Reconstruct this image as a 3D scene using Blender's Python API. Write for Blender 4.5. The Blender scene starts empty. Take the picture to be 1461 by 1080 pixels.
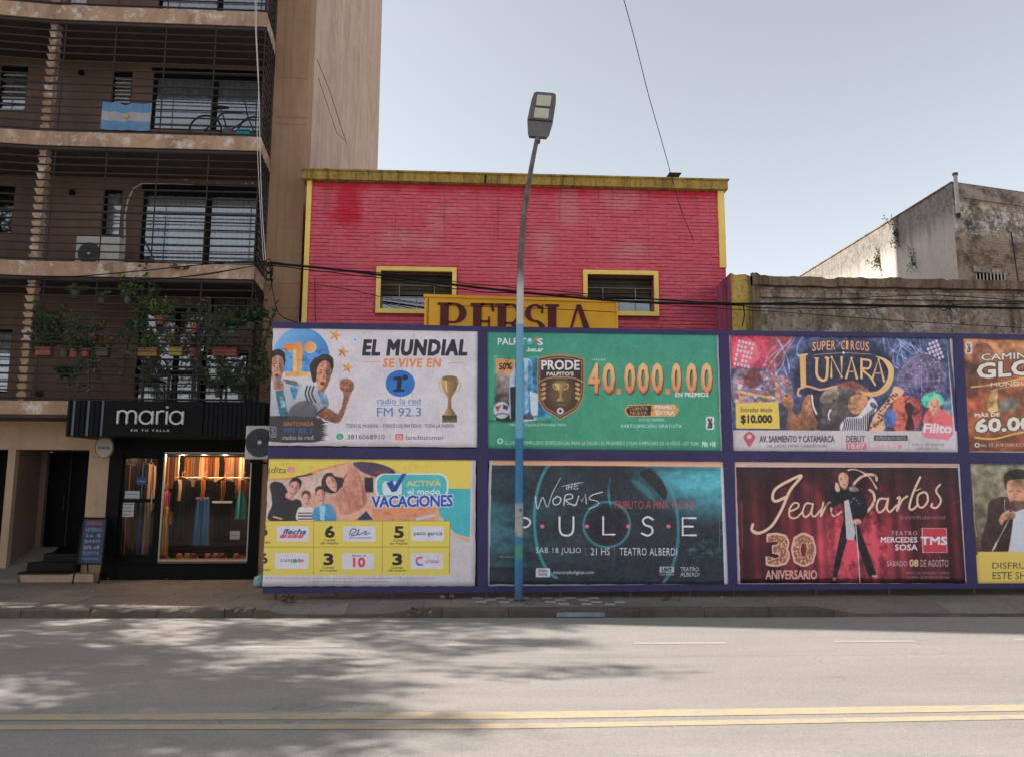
import bpy, bmesh, math, random
import numpy as np
from mathutils import Vector, Matrix, Quaternion, noise
random.seed(7)
R = math.radians
scene = bpy.context.scene
col = scene.collection

# ------------------------------------------------------------------ camera
EYE = Vector((0, 0, 1.93))
FPX, CX, CY = 1100.0, 730.5, 540.0
YAW, PITCH, ROLL = R(3.2), math.atan(148 / 1100.0), R(-0.2)
FW = Vector((math.sin(YAW) * math.cos(PITCH), math.cos(YAW) * math.cos(PITCH), math.sin(PITCH)))
_r0 = Vector((math.cos(YAW), -math.sin(YAW), 0)); _u0 = _r0.cross(FW)
RT = _r0 * math.cos(ROLL) - _u0 * math.sin(ROLL); UP = _u0 * math.cos(ROLL) + _r0 * math.sin(ROLL)
cam_data = bpy.data.cameras.new('camera'); cam = bpy.data.objects.new('camera', cam_data); col.objects.link(cam)
cam_data.sensor_width = 36; cam_data.lens = 36 * FPX / 1461; cam_data.clip_end = 2000; cam_data.clip_start = 0.05
cam.matrix_world = Matrix(((RT.x, UP.x, -FW.x, EYE.x), (RT.y, UP.y, -FW.y, EYE.y), (RT.z, UP.z, -FW.z, EYE.z), (0, 0, 0, 1)))
scene.camera = cam

# ------------------------------------------------------------------ light
SUN_EL, SUN_BACK = R(36), R(9.5)              # the sun stands up the street to the left, a little behind the building line
SUN_DIR = Vector((-math.cos(SUN_BACK) * math.cos(SUN_EL), math.sin(SUN_BACK) * math.cos(SUN_EL), math.sin(SUN_EL)))
world = bpy.data.worlds.new("World"); scene.world = world; world.use_nodes = True
wt = world.node_tree; wt.nodes.clear()
sky = wt.nodes.new('ShaderNodeTexSky'); sky.sky_type = 'NISHITA'; sky.sun_disc = False
sky.sun_elevation = SUN_EL; sky.sun_rotation = math.atan2(SUN_DIR.x, SUN_DIR.y)
sky.altitude = 300; sky.air_density = 1.0; sky.dust_density = 1.6; sky.ozone_density = 1.0
hs = wt.nodes.new('ShaderNodeHueSaturation'); hs.inputs['Saturation'].default_value = 0.31; hs.inputs['Hue'].default_value = 0.486
bg = wt.nodes.new('ShaderNodeBackground'); bg.inputs['Strength'].default_value = 0.096
wo = wt.nodes.new('ShaderNodeOutputWorld')
wt.links.new(sky.outputs[0], hs.inputs['Color']); wt.links.new(hs.outputs[0], bg.inputs['Color']); wt.links.new(bg.outputs[0], wo.inputs['Surface'])
sun_data = bpy.data.lights.new('sun', 'SUN'); sun_data.energy = 4.9; sun_data.angle = R(0.6); sun_data.color = (1.0, 0.93, 0.84)
sun = bpy.data.objects.new('sun', sun_data); col.objects.link(sun)
sun.rotation_euler = (-SUN_DIR).to_track_quat('-Z', 'Y').to_euler()
vs = scene.view_settings; vs.view_transform = 'Standard'; vs.look = 'None'; vs.gamma = 1; vs.exposure = 1.24; vs.use_curve_mapping = False

# ------------------------------------------------------------------ pixel -> place helpers (a surveyor's sketch of the street)
def ray(px, py): return FW * FPX + RT * (px - CX) - UP * (py - CY)
def P(px, py, a, b=0.0):
    """point of the photograph on the upright plane y = a + b*x"""
    d = ray(px, py); t = a / (d.y - b * d.x); return EYE + d * t
def G(px, py, z=0.0):
    d = ray(px, py); t = (z - EYE.z) / d.z; return EYE + d * t
def PX(px, a, py=540): return P(px, py, a).x
def PZ(px, py, a): return P(px, py, a).z
SW = 0.13                                     # pavement height
Y_BAL, Y_SHOP, Y_WALL = 13.98, 15.0, 15.35

# ------------------------------------------------------------------ object helpers
def tag(o, label=None, cat=None, group=None, kind=None):
    if label: o['label'] = label
    if cat: o['category'] = cat
    if group: o['group'] = group
    if kind: o['kind'] = kind
    return o
def empty(name, loc, label, cat, group=None, rz=0):
    o = bpy.data.objects.new(name, None); col.objects.link(o); o.location = loc; o.rotation_euler = (0, 0, rz)
    o.empty_display_size = 0.1
    return tag(o, label, cat, group)
def link(name, me, parent=None, loc=(0, 0, 0), world=True):
    o = bpy.data.objects.new(name, me); col.objects.link(o)
    if parent is not None:
        o.parent = parent
        if world:
            base = parent; off = Vector((0, 0, 0))
            while base is not None: off += base.location; base = base.parent
            o.location = Vector(loc) - off
        else: o.location = loc
    else: o.location = loc
    return o

class MB:
    def __init__(s): s.v = []; s.f = []; s.m = []; s.uv = {}
    def add(s, vs, fs, mi=0):
        n = len(s.v); s.v += [tuple(v) for v in vs]
        for f in fs: s.f.append(tuple(i + n for i in f)); s.m.append(mi)
        return s
    def box(s, a, b, mi=0, bev=0.0):
        x0, x1 = sorted((a[0], b[0])); y0, y1 = sorted((a[1], b[1])); z0, z1 = sorted((a[2], b[2]))
        if bev > 0 and min(x1 - x0, y1 - y0, z1 - z0) > 2.2 * bev:
            return s.bevbox(x0, y0, z0, x1, y1, z1, bev, mi)
        return s.add([(x0, y0, z0), (x1, y0, z0), (x1, y1, z0), (x0, y1, z0), (x0, y0, z1), (x1, y0, z1), (x1, y1, z1), (x0, y1, z1)],
                     [(0, 3, 2, 1), (4, 5, 6, 7), (0, 1, 5, 4), (1, 2, 6, 5), (2, 3, 7, 6), (3, 0, 4, 7)], mi)
    def bevbox(s, x0, y0, z0, x1, y1, z1, b, mi=0):
        bm = bmesh.new()
        vs_ = [bm.verts.new(p) for p in [(x0, y0, z0), (x1, y0, z0), (x1, y1, z0), (x0, y1, z0), (x0, y0, z1), (x1, y0, z1), (x1, y1, z1), (x0, y1, z1)]]
        for f in [(0, 3, 2, 1), (4, 5, 6, 7), (0, 1, 5, 4), (1, 2, 6, 5), (2, 3, 7, 6), (3, 0, 4, 7)]: bm.faces.new([vs_[i] for i in f])
        bmesh.ops.bevel(bm, geom=bm.edges[:] , offset=b, segments=1, affect='EDGES', profile=0.5)
        bm.verts.index_update()
        s.add([v.co[:] for v in bm.verts], [[v.index for v in f.verts] for f in bm.faces], mi); bm.free(); return s
    def hexa(s, p, mi=0):
        """eight corners: front bottom l,r, back bottom r,l, then the same four on top"""
        return s.add(p, [(0, 3, 2, 1), (4, 5, 6, 7), (0, 1, 5, 4), (1, 2, 6, 5), (2, 3, 7, 6), (3, 0, 4, 7)], mi)
    def prism(s, pts, y0, y1, mi=0):
        """outline in x,z pushed from y0 to y1"""
        n = len(pts)
        vs_ = [(p[0], y0, p[1]) for p in pts] + [(p[0], y1, p[1]) for p in pts]
        fs = [tuple(range(n)), tuple(range(2 * n - 1, n - 1, -1))] + [(i, i + n, (i + 1) % n + n, (i + 1) % n) for i in range(n)]
        return s.add(vs_, fs, mi)
    def prismz(s, pts, z0, z1, mi=0):
        n = len(pts)
        vs_ = [(p[0], p[1], z0) for p in pts] + [(p[0], p[1], z1) for p in pts]
        fs = [tuple(range(n - 1, -1, -1)), tuple(range(n, 2 * n))] + [(i, (i + 1) % n, (i + 1) % n + n, i + n) for i in range(n)]
        return s.add(vs_, fs, mi)
    def tube(s, pts, r, n=8, mi=0, caps=True):
        pts = [Vector(p) for p in pts]; rs = r if isinstance(r, (list, tuple)) else [r] * len(pts)
        base = len(s.v); up = None
        for i, p in enumerate(pts):
            d = (pts[min(i + 1, len(pts) - 1)] - pts[max(i - 1, 0)])
            if d.length < 1e-9: d = Vector((0, 0, 1))
            d.normalize()
            if up is None: up = d.orthogonal().normalized()
            up = (up - d * up.dot(d)); up = up.normalized() if up.length > 1e-6 else d.orthogonal().normalized()
            w = d.cross(up)
            for k in range(n):
                a = 2 * math.pi * k / n; s.v.append(tuple(p + (up * math.cos(a) + w * math.sin(a)) * rs[i]))
        for i in range(len(pts) - 1):
            for k in range(n):
                a = base + i * n + k; b = base + i * n + (k + 1) % n
                s.f.append((a, b, b + n, a + n)); s.m.append(mi)
        if caps:
            s.f.append(tuple(base + k for k in range(n - 1, -1, -1))); s.m.append(mi)
            e = base + (len(pts) - 1) * n; s.f.append(tuple(e + k for k in range(n))); s.m.append(mi)
        return s
    def lathe(s, prof, c, n=16, mi=0, axis='z'):
        base = len(s.v)
        for r_, h in prof:
            for k in range(n):
                a = 2 * math.pi * k / n; u, w = r_ * math.cos(a), r_ * math.sin(a)
                q = (u, w, h) if axis == 'z' else ((u, h, w) if axis == 'y' else (h, u, w))
                s.v.append((c[0] + q[0], c[1] + q[1], c[2] + q[2]))
        for i in range(len(prof) - 1):
            for k in range(n):
                a = base + i * n + k; b = base + i * n + (k + 1) % n; s.f.append((a, b, b + n, a + n)); s.m.append(mi)
        s.f.append(tuple(base + k for k in range(n - 1, -1, -1))); s.m.append(mi)
        e = base + (len(prof) - 1) * n; s.f.append(tuple(e + k for k in range(n))); s.m.append(mi)
        return s
    def mesh(s, name, mats, smooth=False):
        me = bpy.data.meshes.new(name); me.from_pydata(s.v, [], s.f)
        if not isinstance(mats, (list, tuple)): mats = [mats]
        for m in mats: me.materials.append(m)
        if len(mats) > 1: me.polygons.foreach_set('material_index', s.m)
        bm = bmesh.new(); bm.from_mesh(me); bmesh.ops.recalc_face_normals(bm, faces=bm.faces); bm.to_mesh(me); bm.free()
        if smooth: me.polygons.foreach_set('use_smooth', [True] * len(me.polygons)); me.set_sharp_from_angle(angle=R(40))
        me.update(); return me
    def build(s, name, mats, parent=None, smooth=False): return link(name, s.mesh(name, mats, smooth), parent)

def box(name, a, b, m, parent=None, bev=0.0): return MB().box(a, b, 0, bev).build(name, m, parent)

# ------------------------------------------------------------------ materials
def srgb(r, g=None, b=None):
    if g is None: r, g, b = r
    f = lambda c: (c / 255 / 12.92) if c / 255 <= 0.04045 else ((c / 255 + 0.055) / 1.055) ** 2.4
    return (f(r), f(g), f(b), 1)
class NT:
    def __init__(s, name):
        s.m = bpy.data.materials.new(name); s.m.use_nodes = True; s.t = s.m.node_tree; s.t.nodes.clear()
        s.out = s.n('ShaderNodeOutputMaterial'); s.b = s.n('ShaderNodeBsdfPrincipled'); s.l(s.b.outputs[0], s.out.inputs['Surface'])
        s.pos = s.n('ShaderNodeNewGeometry').outputs['Position']
    def n(s, t, **k):
        x = s.t.nodes.new(t)
        for a, b in k.items(): setattr(x, a, b)
        return x
    def l(s, a, b): s.t.links.new(a, b)
    def noise(s, scale, detail=5, rough=0.55, stretch=(1, 1, 1), off=(0, 0, 0), vec=None, dist=0):
        mp = s.n('ShaderNodeMapping'); s.l(vec or s.pos, mp.inputs['Vector'])
        mp.inputs['Scale'].default_value = stretch; mp.inputs['Location'].default_value = off
        t = s.n('ShaderNodeTexNoise'); t.inputs['Scale'].default_value = scale; t.inputs['Detail'].default_value = detail
        t.inputs['Roughness'].default_value = rough; t.inputs['Distortion'].default_value = dist
        s.l(mp.outputs[0], t.inputs['Vector']); return t.outputs['Fac']
    def ramp(s, fac, stops):
        r = s.n('ShaderNodeValToRGB'); s.l(fac, r.inputs['Fac']); e = r.color_ramp.elements
        while len(e) < len(stops): e.new(0.5)
        for i, (p, c) in enumerate(stops):
            e[i].position = p; e[i].color = c if isinstance(c, tuple) else (c, c, c, 1)
        return r.outputs['Color']
    def mix(s, fac, a, b, mode='MIX'):
        m = s.n('ShaderNodeMix', data_type='RGBA', blend_type=mode)
        for sock, v in ((m.inputs[0], fac), (m.inputs[6], a), (m.inputs[7], b)):
            if hasattr(v, 'links'): s.l(v, sock)
            elif sock.type == 'RGBA': sock.default_value = v if isinstance(v, tuple) else (v, v, v, 1)
            else: sock.default_value = v
        return m.outputs[2]
    def math(s, op, a, b=0.0):
        m = s.n('ShaderNodeMath', operation=op)
        for sock, v in ((m.inputs[0], a), (m.inputs[1], b)):
            if hasattr(v, 'links'): s.l(v, sock)
            else: sock.default_value = v
        return m.outputs[0]
    def sep(s, vec=None):
        x = s.n('ShaderNodeSeparateXYZ'); s.l(vec or s.pos, x.inputs[0]); return x.outputs
    def band(s, v, lo, hi, w=0.05):
        """1 between lo and hi, soft over w"""
        a = s.n('ShaderNodeMapRange', interpolation_type='SMOOTHSTEP'); s.l(v, a.inputs[0]); a.inputs[1].default_value = lo - w; a.inputs[2].default_value = lo + w
        b = s.n('ShaderNodeMapRange', interpolation_type='SMOOTHSTEP'); s.l(v, b.inputs[0]); b.inputs[1].default_value = hi - w; b.inputs[2].default_value = hi + w; b.inputs[3].default_value = 1; b.inputs[4].default_value = 0
        return s.math('MULTIPLY', a.outputs[0], b.outputs[0])
    def color(s, c):
        if hasattr(c, 'links'): s.l(c, s.b.inputs['Base Color'])
        else: s.b.inputs['Base Color'].default_value = c
    def bump(s, h, strength=0.4, dist=0.01):
        b = s.n('ShaderNodeBump'); b.inputs['Strength'].default_value = strength; b.inputs['Distance'].default_value = dist
        s.l(h, b.inputs['Height']); s.l(b.outputs[0], s.b.inputs['Normal'])
    def rough(s, v):
        if hasattr(v, 'links'): s.l(v, s.b.inputs['Roughness'])
        else: s.b.inputs['Roughness'].default_value = v
def lin(c, k=1.0): return (min(c[0] * k, 1), min(c[1] * k, 1), min(c[2] * k, 1), 1)
ORD = ['first', 'second', 'third', 'fourth', 'fifth', 'sixth', 'seventh', 'eighth', 'ninth', 'tenth', 'eleventh', 'twelfth']
def plain(name, c, rough=0.6, var=0.12, scale=6, metal=0.0, bump=0.15, grime=None, gamt=0.35):
    t = NT(name); t.b.inputs['Specular IOR Level'].default_value = .12 if max(c) < .02 else .4; n1 = t.noise(scale, 6); n2 = t.noise(scale * 7, 4, off=(3, 1, 2))
    cc = t.mix(t.ramp(n1, [(0.3, 0.0), (0.7, 1.0)]), lin(c, 1 - var), lin(c, 1 + var))
    cc = t.mix(t.math('MULTIPLY', n2, 0.25), cc, lin(c, 0.6))
    if grime: cc = t.mix(t.math('MULTIPLY', t.ramp(t.noise(scale * .6, 7, .7, (1, 1, .25), (9, 2, 4)), [(0.45, 0.0), (0.75, 1.0)]), gamt), cc, grime)
    t.color(cc); t.rough(t.ramp(n2, [(0.2, max(rough - .1, .02)), (0.8, min(rough + .12, 1))])); t.b.inputs['Metallic'].default_value = metal
    if bump: t.bump(n2, bump, 0.004)
    return t.m
def plaster(name, c, dark, streak=0.5, fine=0.5, pale=None, pamt=0.4, bumpd=0.006, sc=1.0):
    t = NT(name)
    n1 = t.noise(0.9 * sc, 8, .62); n2 = t.noise(2.2 * sc, 8, .7, (1, 1, .16), (4, 7, 1)); n3 = t.noise(45, 5, .6); n4 = t.noise(7 * sc, 9, .7, off=(5, 5, 5))
    cc = t.mix(t.ramp(n1, [(0.3, 0.0), (0.7, 1.0)]), lin(c, .85), lin(c, 1.12))
    cc = t.mix(t.math('MULTIPLY', t.ramp(n2, [(0.45, 0.0), (0.72, 1.0)]), streak), cc, dark)
    cc = t.mix(t.math('MULTIPLY', t.ramp(n4, [(0.5, 0.0), (0.7, 1.0)]), fine), cc, lin(dark, 1.3))
    if pale: cc = t.mix(t.math('MULTIPLY', t.ramp(t.noise(2.6 * sc, 9, .75, off=(1, 8, 3)), [(0.52, 0.0), (0.62, 1.0)]), pamt), cc, pale)
    t.color(cc); t.rough(0.9); t.b.inputs['Specular IOR Level'].default_value = .2
    t.bump(t.math('ADD', t.math('MULTIPLY', n3, .5), n4), .6, bumpd); return t.m
# ================================================================== GROUND, ROAD, PAVEMENT
def m_road():
    t = NT('asphalt')
    sp = t.noise(160, 3, .8); sp2 = t.noise(60, 4, .7, off=(2, 2, 2)); big = t.noise(.35, 5, .6, (.4, 1.4, 1)); mid = t.noise(2.2, 6, .6, (.35, 1.6, 1), (4, 1, 1))
    cc = t.mix(t.ramp(big, [(0.3, 0.0), (0.7, 1.0)]), (.255, .232, .217, 1), (.34, .312, .293, 1))
    cc = t.mix(t.math('MULTIPLY', t.ramp(mid, [(.42, 0.0), (.75, 1.0)]), .45), cc, (.19, .176, .168, 1))
    cc = t.mix(t.ramp(sp, [(.38, .85), (.5, 0.0)]), cc, (.11, .10, .095, 1))
    cc = t.mix(t.ramp(sp2, [(.55, 0.0), (.68, .75)]), cc, (.44, .42, .395, 1))
    v = t.n('ShaderNodeTexVoronoi', feature='DISTANCE_TO_EDGE'); mp = t.n('ShaderNodeMapping'); t.l(t.pos, mp.inputs[0]); mp.inputs['Scale'].default_value = (.28, .5, 1)
    wv = t.n('ShaderNodeVectorMath', operation='ADD'); nz = t.n('ShaderNodeTexNoise'); nz.inputs['Scale'].default_value = 3; t.l(mp.outputs[0], nz.inputs['Vector']); t.l(mp.outputs[0], wv.inputs[0]); t.l(nz.outputs['Color'], wv.inputs[1]); t.l(wv.outputs[0], v.inputs['Vector']); v.inputs['Scale'].default_value = 1.2
    cr = t.ramp(v.outputs['Distance'], [(0.0, .5), (.007, 0.0)]); cr = t.math('MULTIPLY', cr, t.ramp(t.noise(.5, 3, off=(8, 8, 8)), [(.5, 0.0), (.62, 1.0)]))
    cc = t.mix(cr, cc, (.08, .075, .07, 1))
    g3 = t.noise(24, 5, .8, (1, 1, 1), (1, 9, 1)); cc = t.mix(t.ramp(g3, [(.34, .55), (.48, 0.0)]), cc, (.15, .138, .128, 1)); cc = t.mix(t.ramp(g3, [(.55, 0.0), (.70, .5)]), cc, (.40, .375, .35, 1))
    st = t.noise(1.7, 7, .75, (.5, 1.3, 1), (8, 3, 2)); cc = t.mix(t.math('MULTIPLY', t.ramp(st, [(.60, 0.0), (.70, 1.0)]), .4), cc, (.12, .11, .10, 1))
    yy_ = t.sep()[1]; ax_ = t.math('ADD', yy_, t.math('MULTIPLY', t.noise(.8, 3, .5, (1, 0, 0)), .12)); seam = t.band(ax_, 8.93, 8.955, .012); cc = t.mix(t.math('MULTIPLY', seam, .35), cc, (.09, .085, .08, 1))
    t.color(cc); t.rough(t.ramp(sp2, [(.3, .72), (.7, .9)])); t.b.inputs['Specular IOR Level'].default_value = .35
    t.bump(t.math('ADD', sp, sp2), .75, .006); return t.m
def m_conc(name, a, b, dark, k=1.0):
    t = NT(name); n1 = t.noise(1.3, 8, .65); n2 = t.noise(60, 4, .7); n3 = t.noise(9, 8, .7, off=(6, 2, 1))
    cc = t.mix(t.ramp(n1, [(.35, 0.0), (.68, 1.0)]), a, b)
    cc = t.mix(t.math('MULTIPLY', t.ramp(n3, [(.5, 0.0), (.68, 1.0)]), .6), cc, dark)
    cc = t.mix(t.ramp(n2, [(.6, 0.0), (.75, .5)]), cc, lin(dark, .6))
    oi = t.n('ShaderNodeObjectInfo'); cc = t.mix(t.math('MULTIPLY', oi.outputs['Random'], .42), cc, lin(dark, .9))
    t.color(cc); t.rough(.88); t.bump(t.math('ADD', n2, n3), .6, .005); return t.m
M_ROAD = m_road()
M_PAVE = m_conc('pavement_concrete', (.165, .145, .126, 1), (.235, .205, .178, 1), (.085, .073, .065, 1))
M_KERB = m_conc('kerb_concrete', (.07, .055, .044, 1), (.14, .115, .095, 1), (.035, .028, .022, 1))
M_EARTH = plain('earth', (.12, .10, .08), .95, .2, 2)
def m_paint(name, c, wear=.5):
    t = NT(name); n = t.noise(38, 6, .75); n2 = t.noise(2.5, 6, .7, off=(3, 0, 0))
    w = t.math('MULTIPLY', t.ramp(n, [(.45, 0.0), (.6, 1.0)]), t.ramp(n2, [(.3, wear * .4), (.7, wear)]))
    w = t.math('MAXIMUM', w, t.math('MULTIPLY', t.ramp(t.noise(7, 7, .8, (.5, 1.4, 1), (6, 6, 0)), [(.47, 0.0), (.6, 1.0)]), .95))
    t.color(t.mix(w, c, (.27, .25, .235, 1))); t.rough(.75); t.bump(n, .5, .003); return t.m
M_YLINE = m_paint('yellow_road_paint', (.43, .325, .19, 1), .8)
M_WLINE = m_paint('white_road_paint', (.36, .34, .325, 1), .9)

k0, k1 = G(0, 882), G(1300, 880)
KB = (k1.y - k0.y) / (k1.x - k0.x); KA = k0.y - KB * k0.x
kerb_y = lambda x: KA + KB * x
f0, f1 = G(376, 855, SW), G(1390, 848.5, SW)
FB = (f1.y - f0.y) / (f1.x - f0.x); FA = f0.y - FB * f0.x
fence_y = lambda x: FA + FB * x

def sheet(name, pts, z, m, kind='structure', parent=None):
    me = bpy.data.meshes.new(name); me.from_pydata([(p[0], p[1], z) for p in pts], [], [tuple(range(len(pts)))]); me.materials.append(m)
    o = link(name, me, parent); me.update()
    if me.polygons[0].normal.z < 0: me.flip_normals()
    return tag(o, kind=kind) if kind else o
tag(sheet('ground', [(-600, -600), (600, -600), (600, 600), (-600, 600)], -0.03, M_EARTH), 'bare earth beneath the street and the houses')
road = sheet('road', [(-140, -14), (140, -14), (140, kerb_y(140) + .1), (-140, kerb_y(-140) + .1)], 0.0, M_ROAD)
road['label'] = 'sunlit grey asphalt road with tree shadows across it'
def strip(name, edge_a, edge_b, z, m, lab):
    a = [G(*p) for p in edge_a]; b = [G(*p) for p in edge_b]
    o = sheet(name, [(p.x, p.y) for p in a] + [(p.x, p.y) for p in reversed(b)], z, m); o['label'] = lab; return o
strip('yellow_line', [(-500, 1022), (0, 1019), (730, 1015.5), (1461, 1005), (1900, 998)], [(-500, 1031), (0, 1027.5), (730, 1025.5), (1461, 1014), (1900, 1006)], 0.004, M_YLINE, 'worn yellow line along the middle of the road, the one farther from the camera')
strip('yellow_line', [(-500, 1038), (0, 1034), (730, 1032.5), (1461, 1019.5), (1900, 1011)], [(-500, 1045), (0, 1041), (730, 1039.5), (1461, 1026), (1900, 1017)], 0.004, M_YLINE, 'worn yellow line along the middle of the road, the one nearer the camera')
for a_, b_, y_, w_ in ((350, 490, 923, 'in the tree shadow at the left'), (640, 766, 920.5, 'just in front of the blue lamp post'), (905, 1036, 917.5, 'to the right of the lamp post'), (1190, 1306, 915, 'in front of the theatre poster'), (1446, 1580, 912.5, 'at the right edge of the photo')):
    strip('white_lane_dash', [(a_, y_ - 1.1), (b_, y_ - 1.5)], [(a_, y_ + 1.1), (b_, y_ + .7)], 0.004, M_WLINE, 'thin worn white lane dash ' + w_)

XD0, XD1, XD2 = G(383, 880).x, G(600, 880).x, G(1200, 880).x
def drop(x):
    """0 = full kerb height, 1 = kerb dropped to the road"""
    s = lambda e0, e1, v: (lambda q: q * q * (3 - 2 * q))(max(0, min(1, (v - e0) / (e1 - e0))))
    return max(s(XD0 - .25, XD0 + .2, x) * (1 - s(XD1 - .5, XD1 + .1, x)), s(XD2 - .3, XD2 + .3, x))
def pave_z(x, y):
    d = drop(x); t = max(0, min(1, (y - kerb_y(x)) / 0.75)); t = t * t * (3 - 2 * t)
    return SW - d * (SW - .022) * (1 - t) + 0.006 * noise.noise(Vector((x * 1.3, y * 1.3, 0)))
pavement = tag(bpy.data.objects.new('pavement', None), 'grey concrete pavement between the kerb and the building fronts', kind='structure'); col.objects.link(pavement)
mb = MB()
mb.prismz([(-140, kerb_y(-140) + .17), (140, kerb_y(140) + .17), (140, 17), (-140, 17)], -.02, .0)
mb.build('bedding', M_EARTH, pavement)
KW = .16
rows = [KW, .62, 1.25, 2.05, 2.9, 3.75, 4.75]
xs = [-9.6 + 1.12 * i for i in range(19)]
for j in range(len(rows) - 1):
    off = .4 * (j % 2)
    for i in range(len(xs) - 1):
        x0, x1 = xs[i] + off + .004, xs[i + 1] + off - .004
        jit = random.uniform(-.003, .003); n = 5; v = []; f = []
        for b_ in range(n):
            for a_ in range(n):
                x = x0 + (x1 - x0) * a_ / (n - 1); y = kerb_y(x) + rows[j] + .004 + (rows[j + 1] - rows[j] - .008) * b_ / (n - 1)
                edge = a_ in (0, n - 1) or b_ in (0, n - 1)
                v.append((x, y, pave_z(x, y) + jit - (.002 if edge else 0)))
        for b_ in range(n - 1):
            for a_ in range(n - 1): q = b_ * n + a_; f.append((q, q + 1, q + n + 1, q + n))
        ring = list(range(n)) + [n * (k + 1) + n - 1 for k in range(n - 1)] + [n * n - 2 - k for k in range(n - 1)] + [n * (n - 2 - k) for k in range(n - 2)]
        b0 = len(v)
        for q in ring: v.append((v[q][0], v[q][1], -.005))
        for k in range(len(ring)): k2 = (k + 1) % len(ring); f.append((ring[k], b0 + k, b0 + k2, ring[k2]))
        mb = MB(); mb.add(v, f); mb.build('paving_slab', M_PAVE, pavement)
for a_, b_ in ((-140, xs[0]), (xs[-1] + .4, 140)):
    mb = MB(); mb.hexa([(a_, kerb_y(a_) + KW, -.01), (b_, kerb_y(b_) + KW, -.01), (b_, 17, -.01), (a_, 17, -.01), (a_, kerb_y(a_) + KW, SW - .004), (b_, kerb_y(b_) + KW, SW - .004), (b_, 17, SW - .004), (a_, 17, SW - .004)])
    mb.build('paving', M_PAVE, pavement)
kerb = tag(bpy.data.objects.new('kerb', None), 'worn concrete kerb stones along the road edge', kind='structure'); col.objects.link(kerb)
x = -12.0; rk = random.Random(3)
while x < 12:
    L = .95 if x < 9 else 3
    if abs(x - (XD0 - .2)) < .5: L = .4
    x1 = x + L - .008; v = []; f = []; n = 7
    dy = rk.uniform(-.006, .008); dz = rk.uniform(-.006, .004)
    for a_ in range(n):
        xx = x + (x1 - x) * a_ / (n - 1); z = pave_z(xx, kerb_y(xx)) + dz; y = kerb_y(xx) + dy
        ch = .006 * noise.noise(Vector((xx * 9, 3, 0))) + (.03 if rk.random() < .12 else 0)
        v += [(xx, y, -.03), (xx, y + .004, z - .02 - ch), (xx, y + .018 + ch, z - ch * .5), (xx, y + KW - .006, z + .002), (xx, y + KW - .006, -.03)]
    for a_ in range(n - 1):
        for b_ in range(5): q = a_ * 5; f.append((q + b_, q + 5 + b_, q + 5 + (b_ + 1) % 5, q + (b_ + 1) % 5))
    f.append((0, 1, 2, 3, 4)); q = (n - 1) * 5; f.append((q + 4, q + 3, q + 2, q + 1, q))
    mb = MB(); mb.add(v, f); mb.build('kerb_stone', M_KERB, kerb); x += L
# old pale tiles showing through the pavement by the lamp post
M_TILE_P = plain('pale_paving_tile', (.36, .34, .315), .8, .15, 14, grime=(.12, .10, .09, 1)); M_TILE_D = plain('dark_paving_tile', (.13, .115, .10), .85, .15, 14)
rt = random.Random(5)
for j, py in enumerate((853.4, 856.2, 859.2, 862.2)):
    for i in range(13):
        a0 = 674 + i * 16.6 + j * 2.5; 
        if rt.random() < .18 or a0 > 894 - j * 6: continue
        p = G(a0, py, SW); q = G(a0 + 15.8, py, SW); w = .095
        x0, x1 = p.x, q.x; y0 = p.y; z = pave_z((x0 + x1) / 2, y0) + .010 + rt.uniform(-.002, .002)
        MB().box((x0, y0, z - .03), (x1 - .012, y0 + w * 1.05, z), 0, .003).build('paving_tile', M_TILE_P if (i + j) % 2 == 0 and rt.random() < .85 else M_TILE_D, pavement)
# small iron drain plate set in the kerb face
a_ = G(794, 881); b_ = G(863, 881); M_IRONP = plain('painted_iron', (.22, .26, .31), .6, .2, 9, grime=(.08, .05, .03, 1))
dr = empty('drain_plate', (a_.x, a_.y - .012, .05), 'bluish grey metal drain plate set in the kerb right of the blue lamp post', 'drain')
MB().box((a_.x, a_.y - .022, .012), (b_.x, a_.y + .01, .075), 0, .003).build('plate', M_IRONP, dr)
for k in range(8):
    xx = a_.x + (b_.x - a_.x) * (k + .5) / 8
    MB().box((xx - .022, a_.y - .027, .02), (xx + .022, a_.y - .0225, .067), 0).build('grate_bar', M_IRONP, dr)
# ================================================================== APARTMENT BUILDING (left)
M_BR = plaster('brown_render', (.205, .132, .105), (.085, .057, .048, 1), .5, .25, sc=.8)
M_TAN = plaster('tan_concrete', (.43, .28, .19), (.15, .09, .06, 1), .75, .5, (.66, .58, .52, 1), .75)
M_PIER = plaster('tan_pier_render', (.40, .245, .155), (.19, .115, .075, 1), .5, .35)
M_SIDE = plaster('pinkish_beige_party_wall', (.56, .405, .315), (.32, .22, .165, 1), .6, .3, (.68, .57, .50, 1), .35)
M_TANW = plaster('beige_ground_floor_render', (.48, .33, .225), (.24, .15, .10, 1), .4, .25)
M_DARK = plain('dark_interior', (.012, .010, .010), .9, .2, 3, bump=0)
M_BLK = plain('black_paint', (.007, .007, .008), .6, .3, 8)
M_IRON = plain('dark_railing_iron', (.024, .021, .022), .7, .3, 12, bump=.2, grime=(.07, .035, .02, 1))
M_CEIL = plain('soffit_shade_brown', (.075, .052, .044), .9, .2, 3, grime=(.03, .02, .02, 1))  # shade under the slabs is put into this dark brown
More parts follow.
